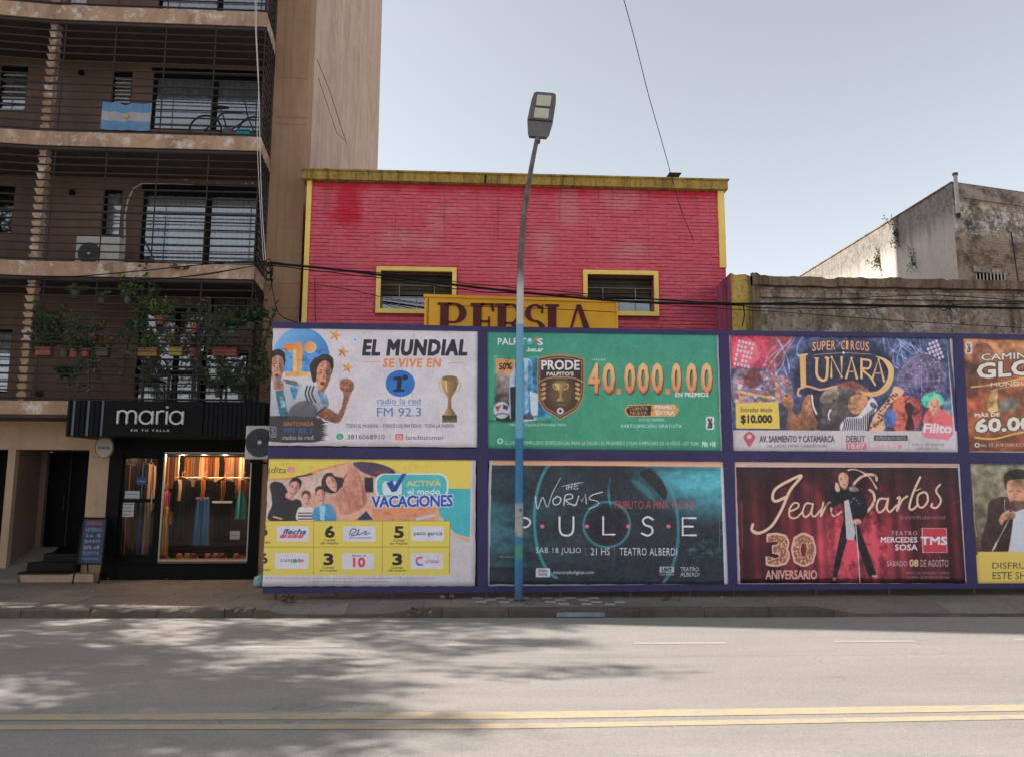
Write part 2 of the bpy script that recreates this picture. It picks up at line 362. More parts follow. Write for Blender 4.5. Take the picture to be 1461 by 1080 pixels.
def m_curtain(name, c, freq=60, tr=.35):
    t = NT(name); x = t.sep()[0]; w = t.math('SINE', t.math('ADD', t.math('MULTIPLY', x, freq), t.math('MULTIPLY', t.noise(1.5, 3), 9)))
    cc = t.mix(t.math('MULTIPLY', t.math('ADD', w, 1), .2), lin(c, 1.1), lin(c, .72)); cc = t.mix(t.math('MULTIPLY', t.noise(3, 4), .35), cc, lin(c, .5)); t.color(cc); t.rough(.9); t.bump(w, .8, .01); return t.m
M_CURT = m_curtain('grey_curtain', (.42, .41, .43)); M_CURTW = m_curtain('white_curtain', (.62, .60, .59)); M_CURTB = m_curtain('blue_curtain', (.12, .17, .30)); M_CURTD = m_curtain('dim_curtain', (.38, .35, .32))
def m_glass(name, tint=(.9, .92, .95), rough=.03, alpha=.12, mul=1.0):
    t = NT(name); t.t.nodes.remove(t.b)
    tr = t.n('ShaderNodeBsdfTransparent'); tr.inputs[0].default_value = (*tint, 1); g = t.n('ShaderNodeBsdfGlossy'); g.inputs['Roughness'].default_value = rough
    fr = t.n('ShaderNodeFresnel'); fr.inputs[0].default_value = 1.5; mx = t.n('ShaderNodeMixShader')
    t.l(t.math('MULTIPLY', t.math('ADD', fr.outputs[0], alpha), mul), mx.inputs[0]); t.l(tr.outputs[0], mx.inputs[1]); t.l(g.outputs[0], mx.inputs[2]); t.l(mx.outputs[0], t.out.inputs['Surface']); return t.m
M_GLASS = m_glass('window_glass'); M_GLASSD = m_glass('shop_glass', (.97, .97, .97), .02, .0, .3)

XA0, XP0, XP1 = -13.4, PX(392, Y_SHOP, 100), PX(441, Y_SHOP, 100)
YB = XP1 / ((530 - 669) / 1100.0)               # back edge of the party wall
ROOF = 24.0
apt = empty('apartment_building', ((XA0 + XP1) / 2, Y_SHOP, SW), 'brown and beige apartment block with barred balconies above the clothes shop', 'apartment building')
zs = [(PZ(200, 573, Y_BAL), PZ(200, 592, Y_BAL)), (PZ(200, 375.5, Y_BAL), PZ(200, 396, Y_BAL)), (PZ(200, 191.5, Y_BAL), PZ(200, 211, Y_BAL)), (PZ(200, 12, Y_BAL), PZ(200, 32, Y_BAL))]
zs = [(a, b) for a, b in zs]; fh = zs[3][0] - zs[2][0]
zs.append((zs[3][0] + fh, zs[3][1] + fh)); zs.append((zs[4][0] + fh, zs[4][1] + fh))
XC = PX(372, Y_BAL, 200)                        # right balcony corner
XT = PX(62, Y_BAL, 200)                         # where the front bends, by the toothed column
YL = 13.80; XL = XA0
yfront = lambda x: Y_BAL if x >= XT else Y_BAL + (x - XT) * .095
# party wall / body
MB().box((XP0, Y_SHOP, SW), (XP1, Y_SHOP + .45, ROOF)).build('pier', M_PIER, apt)
MB().box((XP0, Y_SHOP + .45, SW), (XP1, YB, ROOF)).build('party_wall', M_SIDE, apt)
# thin vertical and horizontal shuttering seams on pier
for x_ in (XP0 + .18, XP0 + .33): MB().box((x_, Y_SHOP - .006, 5.2), (x_ + .012, Y_SHOP, ROOF)).build('render_seam', M_PIER, apt)
for yy in (112, 168, 178, 405, 440):
    z_ = PZ(420, yy, Y_SHOP); MB().box((XP0 + .1, Y_SHOP - .008, z_), (XP1 - .004, Y_SHOP, z_ + .018)).build('render_seam', M_PIER, apt)
MB().box((XA0, Y_WALL + .3, zs[0][1]), (XP0, YB, ROOF)).build('wall', M_BR, apt)
# upper back wall, cut by the window openings
def wall_with_holes(name, x0, x1, z0, z1, y0, y1, holes, m, parent):
    xs_ = sorted({x0, x1} | {h[0] for h in holes} | {h[1] for h in holes}); zs_ = sorted({z0, z1} | {h[2] for h in holes} | {h[3] for h in holes})
    xs_ = [v for v in xs_ if x0 <= v <= x1]; zs_ = [v for v in zs_ if z0 <= v <= z1]
    solid = lambda i, j: not any(h[0] <= (xs_[i] + xs_[i + 1]) / 2 <= h[1] and h[2] <= (zs_[j] + zs_[j + 1]) / 2 <= h[3] for h in holes) if 0 <= i < len(xs_) - 1 and 0 <= j < len(zs_) - 1 else False
    v = []; idx = {}; f = []
    def vid(i, j, k):
        if (i, j, k) not in idx: idx[(i, j, k)] = len(v); v.append((xs_[i], (y0, y1)[k], zs_[j]))
        return idx[(i, j, k)]
    for i in range(len(xs_) - 1):
        for j in range(len(zs_) - 1):
            if not solid(i, j): continue
            f.append((vid(i, j, 0), vid(i + 1, j, 0), vid(i + 1, j + 1, 0), vid(i, j + 1, 0))); f.append((vid(i, j + 1, 1), vid(i + 1, j + 1, 1), vid(i + 1, j, 1), vid(i, j, 1)))
            if not solid(i - 1, j): f.append((vid(i, j, 0), vid(i, j + 1, 0), vid(i, j + 1, 1), vid(i, j, 1)))
            if not solid(i + 1, j): f.append((vid(i + 1, j, 0), vid(i + 1, j, 1), vid(i + 1, j + 1, 1), vid(i + 1, j + 1, 0)))
            if not solid(i, j - 1): f.append((vid(i, j, 0), vid(i, j, 1), vid(i + 1, j, 1), vid(i + 1, j, 0)))
            if not solid(i, j + 1): f.append((vid(i, j + 1, 0), vid(i + 1, j + 1, 0), vid(i + 1, j + 1, 1), vid(i, j + 1, 1)))
    mb = MB(); mb.add(v, f); return mb.build(name, m, parent)
def rect(px0, px1, py0, py1, Y):
    a = P(px0, (py0 + py1) / 2, Y); b = P(px1, (py0 + py1) / 2, Y); c = P((px0 + px1) / 2, py0, Y); d = P((px0 + px1) / 2, py1, Y); return (a.x, b.x, d.z, c.z)
wins = []   # (rect, kind)
for (px0, px1, py0, py1, kind) in ((160, 188, 102, 150, 'louvre'), (216, 374, 106, 187, 'slide'), (-2, 38, 94, 160, 'louvre'), (146, 173, 269, 336, 'narrow'), (201, 368, 272, 378, 'slidew'), (-30, 19, 264, 334, 'narrowd'),
                                   (193, 292, 440, 600, 'slided'), (300, 352, 412, 448, 'slided'), (285, 352, 500, 600, 'slided'), (-20, 14, 470, 560, 'narrow')):
    wins.append((rect(px0, px1, py0, py1, Y_WALL), kind))
up = zs[4][0] - zs[3][0]
for r_, k_ in list(wins[:3]): wins.append(((r_[0], r_[1], r_[2] + fh, r_[3] + fh), k_)); wins.append(((r_[0], r_[1], r_[2] + 2 * fh, r_[3] + 2 * fh), k_))
wall_with_holes('wall', XA0, XP0, zs[0][1], zs[5][0], Y_WALL, Y_WALL + .16, [w[0] for w in wins], M_BR, apt)
def window(r, kind, parent, Y):
    x0, x1, z0, z1 = r; fr = .05 if x1 - x0 > .8 else .035
    mb = MB(); y0, y1 = Y + .05, Y + .11
    mb.box((x0, y0, z0), (x0 + fr, y1, z1)).box((x1 - fr, y0, z0), (x1, y1, z1)).box((x0 + fr, y0, z0), (x1 - fr, y1, z0 + fr)).box((x0 + fr, y0, z1 - fr * 1.8), (x1 - fr, y1, z1))
    if kind.startswith('slide') and x1 - x0 > 1: xm = x0 + (x1 - x0) * .56; mb.box((xm - .045, y0 - .01, z0 + fr), (xm + .045, y1 - .004, z1 - fr * 1.8))
    w = mb.build('window', M_BLK, parent)
    MB().box((x0 + fr, Y + .078, z0 + fr), (x1 - fr, Y + .084, z1 - fr * 1.8)).build('pane', M_GLASS, w)
    cm = {'slide': M_CURT, 'slidew': M_CURTW, 'slided': M_CURTD, 'louvre': M_CURT, 'narrow': M_CURTW, 'narrowd': M_DARK}[kind]
    n = max(6, int((x1 - x0) * 22)); v = []; f = []; zt = z1 - fr * 1.9
    for i in range(n + 1):
        xx = x0 + fr + (x1 - x0 - 2 * fr) * i / n; yy = Y + .135 + .018 * math.sin(i * 2.1 + math.sin(i * .7) * 1.5)
        v += [(xx, yy, z0 + fr), (xx, yy * .999 + .012, zt)]
    for i in range(n): f.append((2 * i, 2 * i + 2, 2 * i + 3, 2 * i + 1))
    mb = MB(); mb.add(v, f); mb.build('curtain', cm, w, True)
    if kind == 'slidew': 
        mb = MB()
        for i in range(5): mb.box((x0 + .1 + i * .085, Y + .100, z0 + fr), (x0 + .16 + i * .085, Y + .112, z0 + (zt - z0) * (.66 - .03 * (i % 2))))
        mb.build('curtain', M_CURTB, w)
    if kind == 'louvre':
        for i in range(7):
            zz = z0 + .06 + (z1 - z0 - .14) * i / 7
            MB().add([(x0 + fr, Y + .045, zz), (x1 - fr, Y + .045, zz), (x1 - fr, Y + .075, zz + .05), (x0 + fr, Y + .075, zz + .05)], [(0, 1, 2, 3)]).build('louvre', M_CURTW, w)
    return w
for r_, k_ in wins: window(r_, k_, apt, Y_WALL)
# black lintel box of the big shutters
for r_, k_ in wins:
    if k_ in ('slide', 'slidew'): MB().box((r_[0] - .03, Y_WALL - .02, r_[3]), (r_[1] + .02, Y_WALL - .002, r_[3] + .09)).build('shutter_box', M_BLK, apt)
# balcony slabs
def slab(z1, z0, right=XC, name='balcony_slab', m=M_TAN):
    pts = [(XL, yfront(XL)), (XT, Y_BAL), (right, Y_BAL), (XP0 - .004, Y_SHOP), (XP0 - .004, Y_WALL), (XL, Y_WALL)]
    return MB().prismz(pts, z0, z1).build(name, m, apt)
for i, (z1, z0) in enumerate(zs):
    slab(z1, z0)
    MB().prismz([(XL, yfront(XL) + .03), (XT, Y_BAL + .03), (XC - .03, Y_BAL + .03), (XP0 - .03, Y_SHOP - .01), (XP0 - .03, Y_WALL - .001), (XL, Y_WALL - .001)], z0 - .05, z0 - .001).build('soffit_shade', M_CEIL, apt)  # thin dark sheet under each slab, painted as dark as the balcony shade
MB().box((XA0 - .22, yfront(XA0) - .03, SW), (XA0, Y_WALL + .5, ROOF)).build('shadow_fin', M_BR, apt)  # unseen solid fin, added to block the sun and cast the shadow edge
MB().box((XA0, Y_WALL + .3, zs[0][1]), (XP0, Y_WALL + .31, ROOF)).build('upper_wall', M_BR, apt)
MB().box((XL, Y_WALL + .3, ROOF), (XP1, YB, ROOF + .1)).build('roof', M_TAN, apt)
# toothed concrete columns in front of the bend
for i in range(5):
    lo, hi = zs[i][0], zs[i + 1][1]; n = 14; h = (hi - lo) / n
    px = [28, 44, 60, 74, 80][i]; xc = XT - .02
    c = MB().box((xc - .045, Y_BAL + .05, lo), (xc + .045, Y_BAL + .19, hi)).build('column', M_TAN, apt)
    for k in range(n):
        z = lo + k * h; b = MB()
        lozenge = lambda s_, zz, yo: [(xc - s_, Y_BAL + .03 + yo, zz), (xc + s_, Y_BAL + .03 + yo, zz), (xc + s_, Y_BAL + .22, zz), (xc - s_, Y_BAL + .22, zz)]
        b.hexa(lozenge(.046, z + .004, .04) + lozenge(.088, z + h * .78, 0)); b.hexa(lozenge(.088, z + h * .78 + .001, 0) + lozenge(.052, z + h - .002, .03)); b.build('block', M_TAN, c)
# railings: every horizontal bar is a piece of its own
def railing(lo, hi, n, dense=True):
    posts_ = []
    posts = [XL + .6, XL + 1.8, XL + 3.0] + [XT + .22 + i * (XC - XT - .24) / 4 for i in range(5)]
    for x_ in posts: y = yfront(x_) + .03; posts_.append(MB().tube([(x_, y, lo), (x_, y, hi)], .013, 5))
    for k in range(1, 5): t_ = k / 5; posts_.append(MB().tube([(XC + (XP0 - XC) * t_, Y_BAL + (Y_SHOP - Y_BAL) * t_, lo), (XC + (XP0 - XC) * t_, Y_BAL + (Y_SHOP - Y_BAL) * t_, hi)], .011, 5))
    r_ = MB().tube([(XL, yfront(XL) + .03, hi - .012), (XT, Y_BAL + .03, hi - .012), (XC, Y_BAL + .03, hi - .012), (XP0 - .03, Y_SHOP - .01, hi - .012)], .01, 5).build('railing', M_IRON, apt, True)
    for q in posts_: q.build('upright', M_IRON, r_, True)
    for k in range(n):
        z = lo + .05 + (hi - lo - .12) * k / (n - 1); th = .0150
        if k in (n - 1, 0): th = .018
        if k == n // 2 - 1: th = .024
        y = .025
        pts = [(XL, yfront(XL) + y, z), (XT, Y_BAL + y, z + .004), ((XT + XC) / 2, Y_BAL + y, z - .006 * math.sin(k)), (XC - .03, Y_BAL + y, z), (XC + .012, Y_BAL + .06, z), (XP0 - .03, Y_SHOP - .01, z)]
        MB().tube(pts, th, 5).build('bar', M_IRON, r_, True)
for i in range(5): railing(zs[i][0], zs[i + 1][1], [16, 15, 15, 15, 15][i])
# ---- ground floor
YG = Y_SHOP
zg = lambda py, px=60: PZ(px, py, YG)
XD = [PX(v, YG, 720) for v in (-60, -10, 5, 16, 122, 163)]
XS0, XS1 = PX(152, YG, 720), PX(378, YG, 720)
lint = zg(641)
MB().box((XA0, YG, lint), (PX(165, YG, 620), YG + .3, zs[0][1])).build('lintel', M_TANW, apt)
MB().box((PX(165, YG, 620), YG + .06, zg(648, 250)), (XP0, YG + .3, zs[0][1])).build('shop_lintel', M_BLK, apt)
MB().box((XA0, YG - .03, zg(607)), (PX(98, YG, 600), YG - .002, zg(599))).build('ledge', M_TANW, apt)
MB().box((XD[4], YG, SW), (XS0, YG + .35, lint)).build('door_pier', M_TANW, apt)
MB().box((XD[2], YG, SW), (XD[3], YG + .12, lint)).build('door_pier', M_TANW, apt)
MB().box((XA0, YG + .02, SW), (XD[1] - .15, YG + .35, lint)).build('wall', M_TANW, apt)
MB().box((XD[1] - .15, YG + .3, SW), (XD[2], YG + .34, lint)).build('dark_shutter', M_BLK, apt)
# porch: brown side wall, dark door at the back, ceiling
MB().box((XD[3] - .1, YG + .9, SW), (PX(64, YG + .95, 720), YG + 1.0, lint)).build('porch_wall', M_BR, apt)
MB().box((XD[3] - .1, YG + .12, SW), (XD[3], YG + .9, lint)).build('porch_wall', M_BR, apt)
dz = MB().box((PX(40, YG + 1.3, 720), YG + 1.3, SW), (XD[4] + .2, YG + 1.36, lint)).build('door', M_BLK, apt)
MB().box((PX(96, YG + 1.27, 720), YG + 1.27, SW + .5), (PX(96, YG + 1.27, 720) + .03, YG + 1.3, lint)).build('door_stile', M_IRON, dz)
MB().box((PX(90, YG + 1.27, 720), YG + 1.25, SW + 1.2), (PX(90, YG + 1.27, 720) + .03, YG + 1.27, SW + 1.5)).build('handle', M_IRON, dz)
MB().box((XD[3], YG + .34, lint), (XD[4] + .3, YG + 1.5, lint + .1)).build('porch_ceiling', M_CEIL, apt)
MB().box((XD[4] + .02, YG + .35, SW), (XD[4] + .12, YG + 1.5, lint)).build('porch_wall', M_BLK, apt)
M_GRAN = plain('dark_granite', (.014, .012, .012), .35, .3, 20)
a = P(28, 818, YG - .62); b = P(105, 818, YG - .62)
stp = empty('entrance_steps', ((a.x + b.x) / 2, YG - .4, SW), 'dark granite steps on a beige base at the doorway left of the shop', 'steps')
MB().box((P(29, 815, YG - .36).x, YG - .36, SW - .02), (XS0 + .02, YG - .065, SW + .14), 0, .006).build('base', M_TANW, stp)
MB().box((P(29, 815, YG - .36).x - .03, YG - .39, SW + .141), (XD[4] - .02, YG - .002, SW + .175), 0, .005).build('tread', M_GRAN, stp)
MB().box((P(40, 800, YG - .2).x, YG - .22, SW + .176), (XD[4] - .02, YG - .002, SW + .33), 0, .005).build('step', M_GRAN, stp)
MB().box((P(58, 790, YG - .1).x, YG + .002, SW), (XD[4] + .0, YG + .29, SW + .47), 0, .005).build('step', M_GRAN, stp)
rmp = MB().hexa([(XA0 + 3, YG - .45, SW - .01), (P(26, 820, YG - .45).x, YG - .45, SW - .01), (P(26, 820, YG).x + .1, YG + .9, SW), (XA0 + 3, YG + .9, SW), (XA0 + 3, YG - .4, SW + .08), (P(26, 815, YG - .4).x, YG - .42, SW + .06), (P(40, 780, YG).x + .1, YG + .88, SW + .52), (XA0 + 3, YG + .88, SW + .52)]).build('ramp', M_PAVE)
tag(rmp, 'sloping concrete ramp beside the steps at the left edge of the photo', 'ramp')

# ---- clothes shop: black frame, door, lit display window
M_SHOPB = plain('glossy_black_frame', (.005, .005, .0055), .55, .3, 5, bump=.05)
zt = zg(645, 290); zb = zg(820, 250)
shop = empty('clothes_shop', ((XS0 + XS1) / 2, YG, SW), 'narrow black shopfront with a glass door and a lit clothes window', 'shop front')
DX0, DX1 = PX(170, YG, 720), PX(224, YG, 720); WX0, WX1 = PX(231, YG, 720), PX(357, YG, 720)
ZD0, ZD1 = zg(796, 200), zg(650, 200); ZW0, ZW1 = zg(800, 290), zg(645, 290)
fr = MB(); y0, y1 = YG - .02, YG + .12
wall_with_holes('frame', XS0, XP0 + .12, SW, zg(622, 290), y0, y1, [(DX0, DX1, ZD0, ZD1), (WX0, WX1, ZW0, ZW1)], M_SHOPB, shop)
MB().box((XS0, YG - .06, SW), (XP0 + .12, YG - .022, zg(806, 260)), 0, .004).build('plinth', M_SHOPB, shop)
M_LEDGE = plain('brown_wood_ledge', (.16, .08, .04), .5, .2, 6)
MB().box((WX0, YG - .05, ZW0 - .04), (WX1, YG - .022, ZW0), 0, .004).build('ledge', M_LEDGE, shop)
M_ALU = plain('worn_aluminium', (.42, .38, .34), .4, .1, 8, metal=.6)
wf = MB(); t_ = .022
wf.box((WX0, YG - .035, ZW0), (WX0 + t_, YG + .02, ZW1)).box((WX1 - t_, YG - .03, ZW0), (WX1, YG + .02, ZW1)).box((WX0 + t_, YG - .03, ZW0), (WX1 - t_, YG + .02, ZW0 + .03)).box((WX0 + t_, YG - .03, ZW1 - .02), (WX1 - t_, YG + .02, ZW1))
wf = wf.build('window_frame', M_ALU, shop)
MB().box((WX0 + t_, YG - .006, ZW0 + .03), (WX1 - t_, YG + .002, ZW1 - .02)).build('pane', M_GLASSD, wf)
dr_ = MB(); 
dr_.box((DX0, YG + .03, ZD0), (DX0 + .05, YG + .07, ZD1)).box((DX1 - .05, YG + .03, ZD0), (DX1, YG + .07, ZD1)).box((DX0 + .05, YG + .03, ZD0), (DX1 - .05, YG + .07, ZD0 + .06)).box((DX0 + .05, YG + .03, ZD1 - .05), (DX1 - .05, YG + .07, ZD1)).box((DX0 + .05, YG + .03, ZD0 + 1.02), (DX1 - .05, YG + .07, ZD0 + 1.09))
dr_ = dr_.build('door', M_SHOPB, shop)
MB().box((DX0 + .05, YG + .045, ZD0 + .06), (DX1 - .05, YG + .051, ZD1 - .05)).build('pane', M_GLASSD, dr_)
MB().tube([(DX1 - .09, YG - .01, ZD0 + .85), (DX1 - .09, YG - .03, ZD0 + .9), (DX1 - .09, YG - .03, ZD0 + 1.2), (DX1 - .09, YG - .01, ZD0 + 1.25)], .012, 6).build('handle', M_ALU, dr_, True)
# interior box
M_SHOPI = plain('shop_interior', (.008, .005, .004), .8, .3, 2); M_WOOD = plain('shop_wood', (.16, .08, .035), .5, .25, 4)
YI = YG + 1.9
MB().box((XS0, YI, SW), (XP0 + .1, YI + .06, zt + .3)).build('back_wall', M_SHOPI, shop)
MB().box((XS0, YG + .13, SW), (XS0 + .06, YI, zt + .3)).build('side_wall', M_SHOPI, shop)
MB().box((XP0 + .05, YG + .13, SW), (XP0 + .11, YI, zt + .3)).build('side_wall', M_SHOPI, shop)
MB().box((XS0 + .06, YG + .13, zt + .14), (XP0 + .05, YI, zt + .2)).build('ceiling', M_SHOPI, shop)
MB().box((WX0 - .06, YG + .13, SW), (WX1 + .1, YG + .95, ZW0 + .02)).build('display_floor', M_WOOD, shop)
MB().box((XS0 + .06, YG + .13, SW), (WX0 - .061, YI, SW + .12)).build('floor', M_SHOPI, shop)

# fascia sign with standing letters
Y_SG = Y_BAL - .06
sx0, sx1 = PX(95, Y_SG, 600), PX(377, Y_SG, 600); sz0, sz1 = PZ(240, 623, Y_SG), PZ(240, 572, Y_SG)
sign = empty('shop_sign', ((sx0 + sx1) / 2, Y_SG, sz0), 'black ribbed fascia sign reading maria in white letters above the clothes shop', 'shop sign')
M_FASC = plain('black_ribbed_metal', (.007, .0075, .011), .5, .25, 5); M_RIB = plain('grey_rib', (.09, .10, .12), .5, .2, 5)
MB().box((sx0, Y_SG, sz0), (sx1, YG - .07, sz1), 0, .005).build('board', M_FASC, sign)
i = 0; x = sx0 + .02
while x < sx1 - .02:
    p = (x - sx0) / (sx1 - sx0)
    if not (.22 < p < .64): MB().box((x, Y_SG - .02, sz0 + .005), (x + .035, Y_SG - .0005, sz1 - .005)).build('rib', M_RIB if (i % 3 == 1 and p < .22) else M_FASC, sign)
    x += .082; i += 1
MB().box((PX(150, Y_SG, 600), Y_SG - .03, sz0 + .01), (PX(290, Y_SG, 600), Y_SG - .0005, sz1 - .01)).build('letter_panel', M_BLK, sign)
M_LET = plain('white_acrylic', (.60, .58, .57), .45, .05, 5, bump=0)
def stroke3(paths, w, y0, y1, name, m, parent):
    """flat rounded strokes in x,z given thickness y0..y1 : letters cut from sheet"""
    mb = MB()
    for ip, path in enumerate(paths):
        pts = [Vector((p[0], 0, p[1])) for p in path]; L = []; Rr = []
        for k, p in enumerate(pts):
            d = (pts[min(k + 1, len(pts) - 1)] - pts[max(k - 1, 0)]).normalized(); nrm = Vector((-d.z, 0, d.x)) * w / 2
            L.append(p + nrm); Rr.append(p - nrm)
        v = []
        for k in range(len(pts)): v += [(L[k].x, y0 - .0015 * ip, L[k].z), (Rr[k].x, y0 - .0015 * ip, Rr[k].z), (Rr[k].x, y1, Rr[k].z), (L[k].x, y1, L[k].z)]
        f = []
        for k in range(len(pts) - 1):
            for q in range(4): f.append((k * 4 + q, k * 4 + (q + 1) % 4, k * 4 + 4 + (q + 1) % 4, k * 4 + 4 + q))
        f += [(0, 1, 2, 3), tuple((len(pts) - 1) * 4 + q for q in (3, 2, 1, 0))]
        mb.add(v, f)
    return mb.build(name, m, parent)
def arc(cx, cz, rx, rz, a0, a1, n=14): return [(cx + rx * math.cos(R(a0 + (a1 - a0) * k / n)), cz + rz * math.sin(R(a0 + (a1 - a0) * k / n))) for k in range(n + 1)]
# 'maria' : x-height 0.25
lx = PX(169, Y_SG, 597); u = (PX(265, Y_SG, 597) - lx) / 5.02; bz = PZ(215, 605, Y_SG); h = PZ(215, 586.5, Y_SG) - bz
w_ = h * .125; ya, yb = Y_SG - .075, Y_SG - .032; 
def L_m(x): r_ = u * .34; return [[(x, bz), (x, bz + h)], arc(x + r_, bz + h - r_, r_, r_, 180, 0) + [(x + 2 * r_, bz)], arc(x + 3 * r_, bz + h - r_, r_, r_, 180, 0) + [(x + 4 * r_, bz)]]
def L_a(x): r_ = h / 2 * .96; return [arc(x + r_, bz + h / 2, r_, r_, 0, 360, 26), [(x + 2 * r_, bz), (x + 2 * r_, bz + h)]], 2 * r_
def L_r(x): r_ = u * .34; return [[(x, bz), (x, bz + h)], arc(x + r_, bz + h - r_, r_, r_, 180, 62)]
xx = lx + w_ / 2
stroke3(L_m(xx), w_, ya, yb, 'letter', M_LET, sign); xx += u * 1.36 + u * .26
pa, wd = L_a(xx); stroke3(pa, w_, ya, yb, 'letter', M_LET, sign); xx += wd + u * .34
stroke3(L_r(xx), w_, ya, yb, 'letter', M_LET, sign); xx += u * .72
stroke3([[(xx, bz), (xx, bz + h)], arc(xx, bz + h * 1.3, w_ * .25, w_ * .25, 0, 360, 12)], w_, ya, yb, 'letter', M_LET, sign); xx += u * .24
pa, wd = L_a(xx); stroke3(pa, w_, ya, yb, 'letter', M_LET, sign)
def text3(body, x, y, z, height, m, parent, name='lettering', width=None, ext=.004, bold=0.0, space=1.0, rot=0):
    cu = bpy.data.curves.new('txt', 'FONT'); cu.body = body; cu.resolution_u = 2; cu.extrude = ext; cu.offset = bold; cu.space_character = space; cu.size = 1
    me = bpy.data.meshes.new_from_object(bpy.data.objects.new('txt', cu)); me.name = name
    co = np.zeros(len(me.vertices) * 3); me.vertices.foreach_get('co', co); co = co.reshape(-1, 3); mn, mx = co[:, :2].min(0), co[:, :2].max(0)
    s_ = height / (mx[1] - mn[1]); sx_ = (width / (mx[0] - mn[0])) if width else s_
    out = np.stack([x + (co[:, 0] - mn[0]) * sx_, np.where(co[:, 2] > 0, y, y + .004), z + (co[:, 1] - mn[1]) * s_], 1)
    me.vertices.foreach_set('co', out.astype(np.float32).ravel()); me.update(); me.materials.clear(); me.materials.append(m)
    return link(name, me, parent)
text3('EN TU TALLA', PX(188, Y_SG, 613), Y_SG - .0345, PZ(215, 615.4, Y_SG), .038, M_LET, sign, width=PX(243, Y_SG, 613) - PX(188, Y_SG, 613), bold=.01, space=1.5)

# ------- things at the shop
M_WHITE = plain('white_metal', (.55, .53, .50), .5, .08, 6, grime=(.2, .15, .1, 1)); M_FAN = plain('dark_grey_fan', (.06, .06, .065), .6, .2, 10); M_PIPE = plain('white_pipe', (.55, .52, .48), .5, .1, 6)
def ac_unit(x0, x1, z0, z1, y, depth, label, fan_x, hub=True, fan_r=None):
    t = empty('air_conditioner', ((x0 + x1) / 2, y + depth / 2, z0), label, 'air conditioner', 'outdoor air conditioner units')
    MB().box((x0, y, z0), (x1, y + depth, z1), 0, .012).build('casing', M_WHITE, t)
    r_ = fan_r or (z1 - z0) * .43; c = (fan_x, y - .004, (z0 + z1) / 2)
    MB().lathe([(r_, 0), (r_ * .98, -.006)], c, 28, axis='y').build('fan_opening', M_FAN, t)
    gm = MB()
    for k in range(1, 6): rr = r_ * k / 6; pts = [(c[0] + rr * math.cos(a), c[1] - .014, c[2] + rr * math.sin(a)) for a in [2 * math.pi * q / 24 for q in range(25)]]; gm.tube(pts, .0028, 3)
    for k in range(8): a = math.pi * k / 8; gm.tube([(c[0] - r_ * math.cos(a), c[1] - .011, c[2] - r_ * math.sin(a)), (c[0] + r_ * math.cos(a), c[1] - .011, c[2] + r_ * math.sin(a))], .003, 3)
    gm.build('grille', M_RIB, t)
    MB().lathe([(r_ * .16, 0), (r_ * .14, -.012)], (c[0], c[1] - .012, c[2]), 16, axis='y').build('hub', M_WHITE, t)
    MB().box((x0 + .06, y + .03, z0 - .05), (x0 + .1, y + depth, z0)).build('foot', M_IRON, t); MB().box((x1 - .1, y + .03, z0 - .05), (x1 - .06, y + depth, z0)).build('foot', M_IRON, t)
    return t
ya_ = 13.55
ac2 = ac_unit(PX(350, ya_, 630), PX(394, ya_, 630), PZ(365, 655, ya_), PZ(365, 607, ya_), ya_, .28, 'air conditioner with a round black fan on the shop corner beside the radio poster', PX(371, ya_, 631))
ac2['group'] = 'outdoor air conditioner units'
for z_ in (.1,): MB().box((PX(355, ya_, 655), ya_ + .28, PZ(365, 657, ya_) - .03), (PX(358, ya_, 655) + .03, YG - .06, PZ(365, 657, ya_))).build('bracket', M_IRON, ac2)
ya_ = 14.6
ac1 = ac_unit(PX(108, ya_, 350), PX(170, ya_, 350), zs[1][0] + .005, PZ(140, 337, ya_), ya_, .28, 'white air conditioner with a fan at its left end on the second floor balcony', PX(128, ya_, 352), fan_r=.21)
ac1.location.z += 0
p_ = [P(174, 362, 14.7), P(178, 340, 14.75), P(178, 312, 15.1), P(182, 288, 15.2), P(190, 270, 15.28), P(203, 262, 15.3), P(240, 262, 15.31), P(275, 263, 15.32)]
tag(MB().tube(p_, .018, 6).build('drain_hose', M_PIPE, None, True), 'white curved hose rising from the balcony air conditioner', 'hose')
# hanging oval sign
cx_, cz_ = PX(149, 14.6, 638), PZ(149, 638, 14.6); ov = empty('projecting_sign', (cx_, 14.6, cz_), 'small round white sign reading maria sticking out beside the shop door', 'sign')
M_CREAM = plain('cream_plastic', (.42, .40, .34), .5, .08, 5); M_RIM = plain('brass_rim', (.22, .13, .04), .45, .2, 6)
def oval(rx, rz, x0, x1, name, m):
    # disc whose axis points mostly along the street, turned a little to the camera
    mb = MB(); n = 28; v = []; ax = Vector((math.cos(R(38)), math.sin(R(38)), 0)); sd = Vector((-math.sin(R(52)), 0, 0)); 
    nrm = Vector((.34, -.94, 0)); sd = Vector((.94, .34, 0))
    for t__ in (x0, x1):
        for k in range(n): a = 2 * math.pi * k / n; v.append(tuple(Vector((cx_, 14.6, cz_)) + sd * rx * math.cos(a) + Vector((0, 0, 1)) * rz * math.sin(a) + nrm * t__))
    mb.add(v, [tuple(range(n)), tuple(range(2 * n - 1, n - 1, -1))] + [(k, (k + 1) % n, (k + 1) % n + n, k + n) for k in range(n)]); return mb.build(name, m, ov)
oval(.155, .205, -.06, .06, 'rim', M_RIM); oval(.135, .185, .0605, .066, 'face', M_CREAM)
MB().tube([(cx_ - .02, 14.62, cz_ + .1), (cx_ - .02, YG, cz_ + .1)], .014, 6).build('bracket', M_IRON, ov)
tx = text3('maria', -.095, 0, -.03, .058, M_BLK, ov, width=.19, bold=.01); 
co = tx.data; 
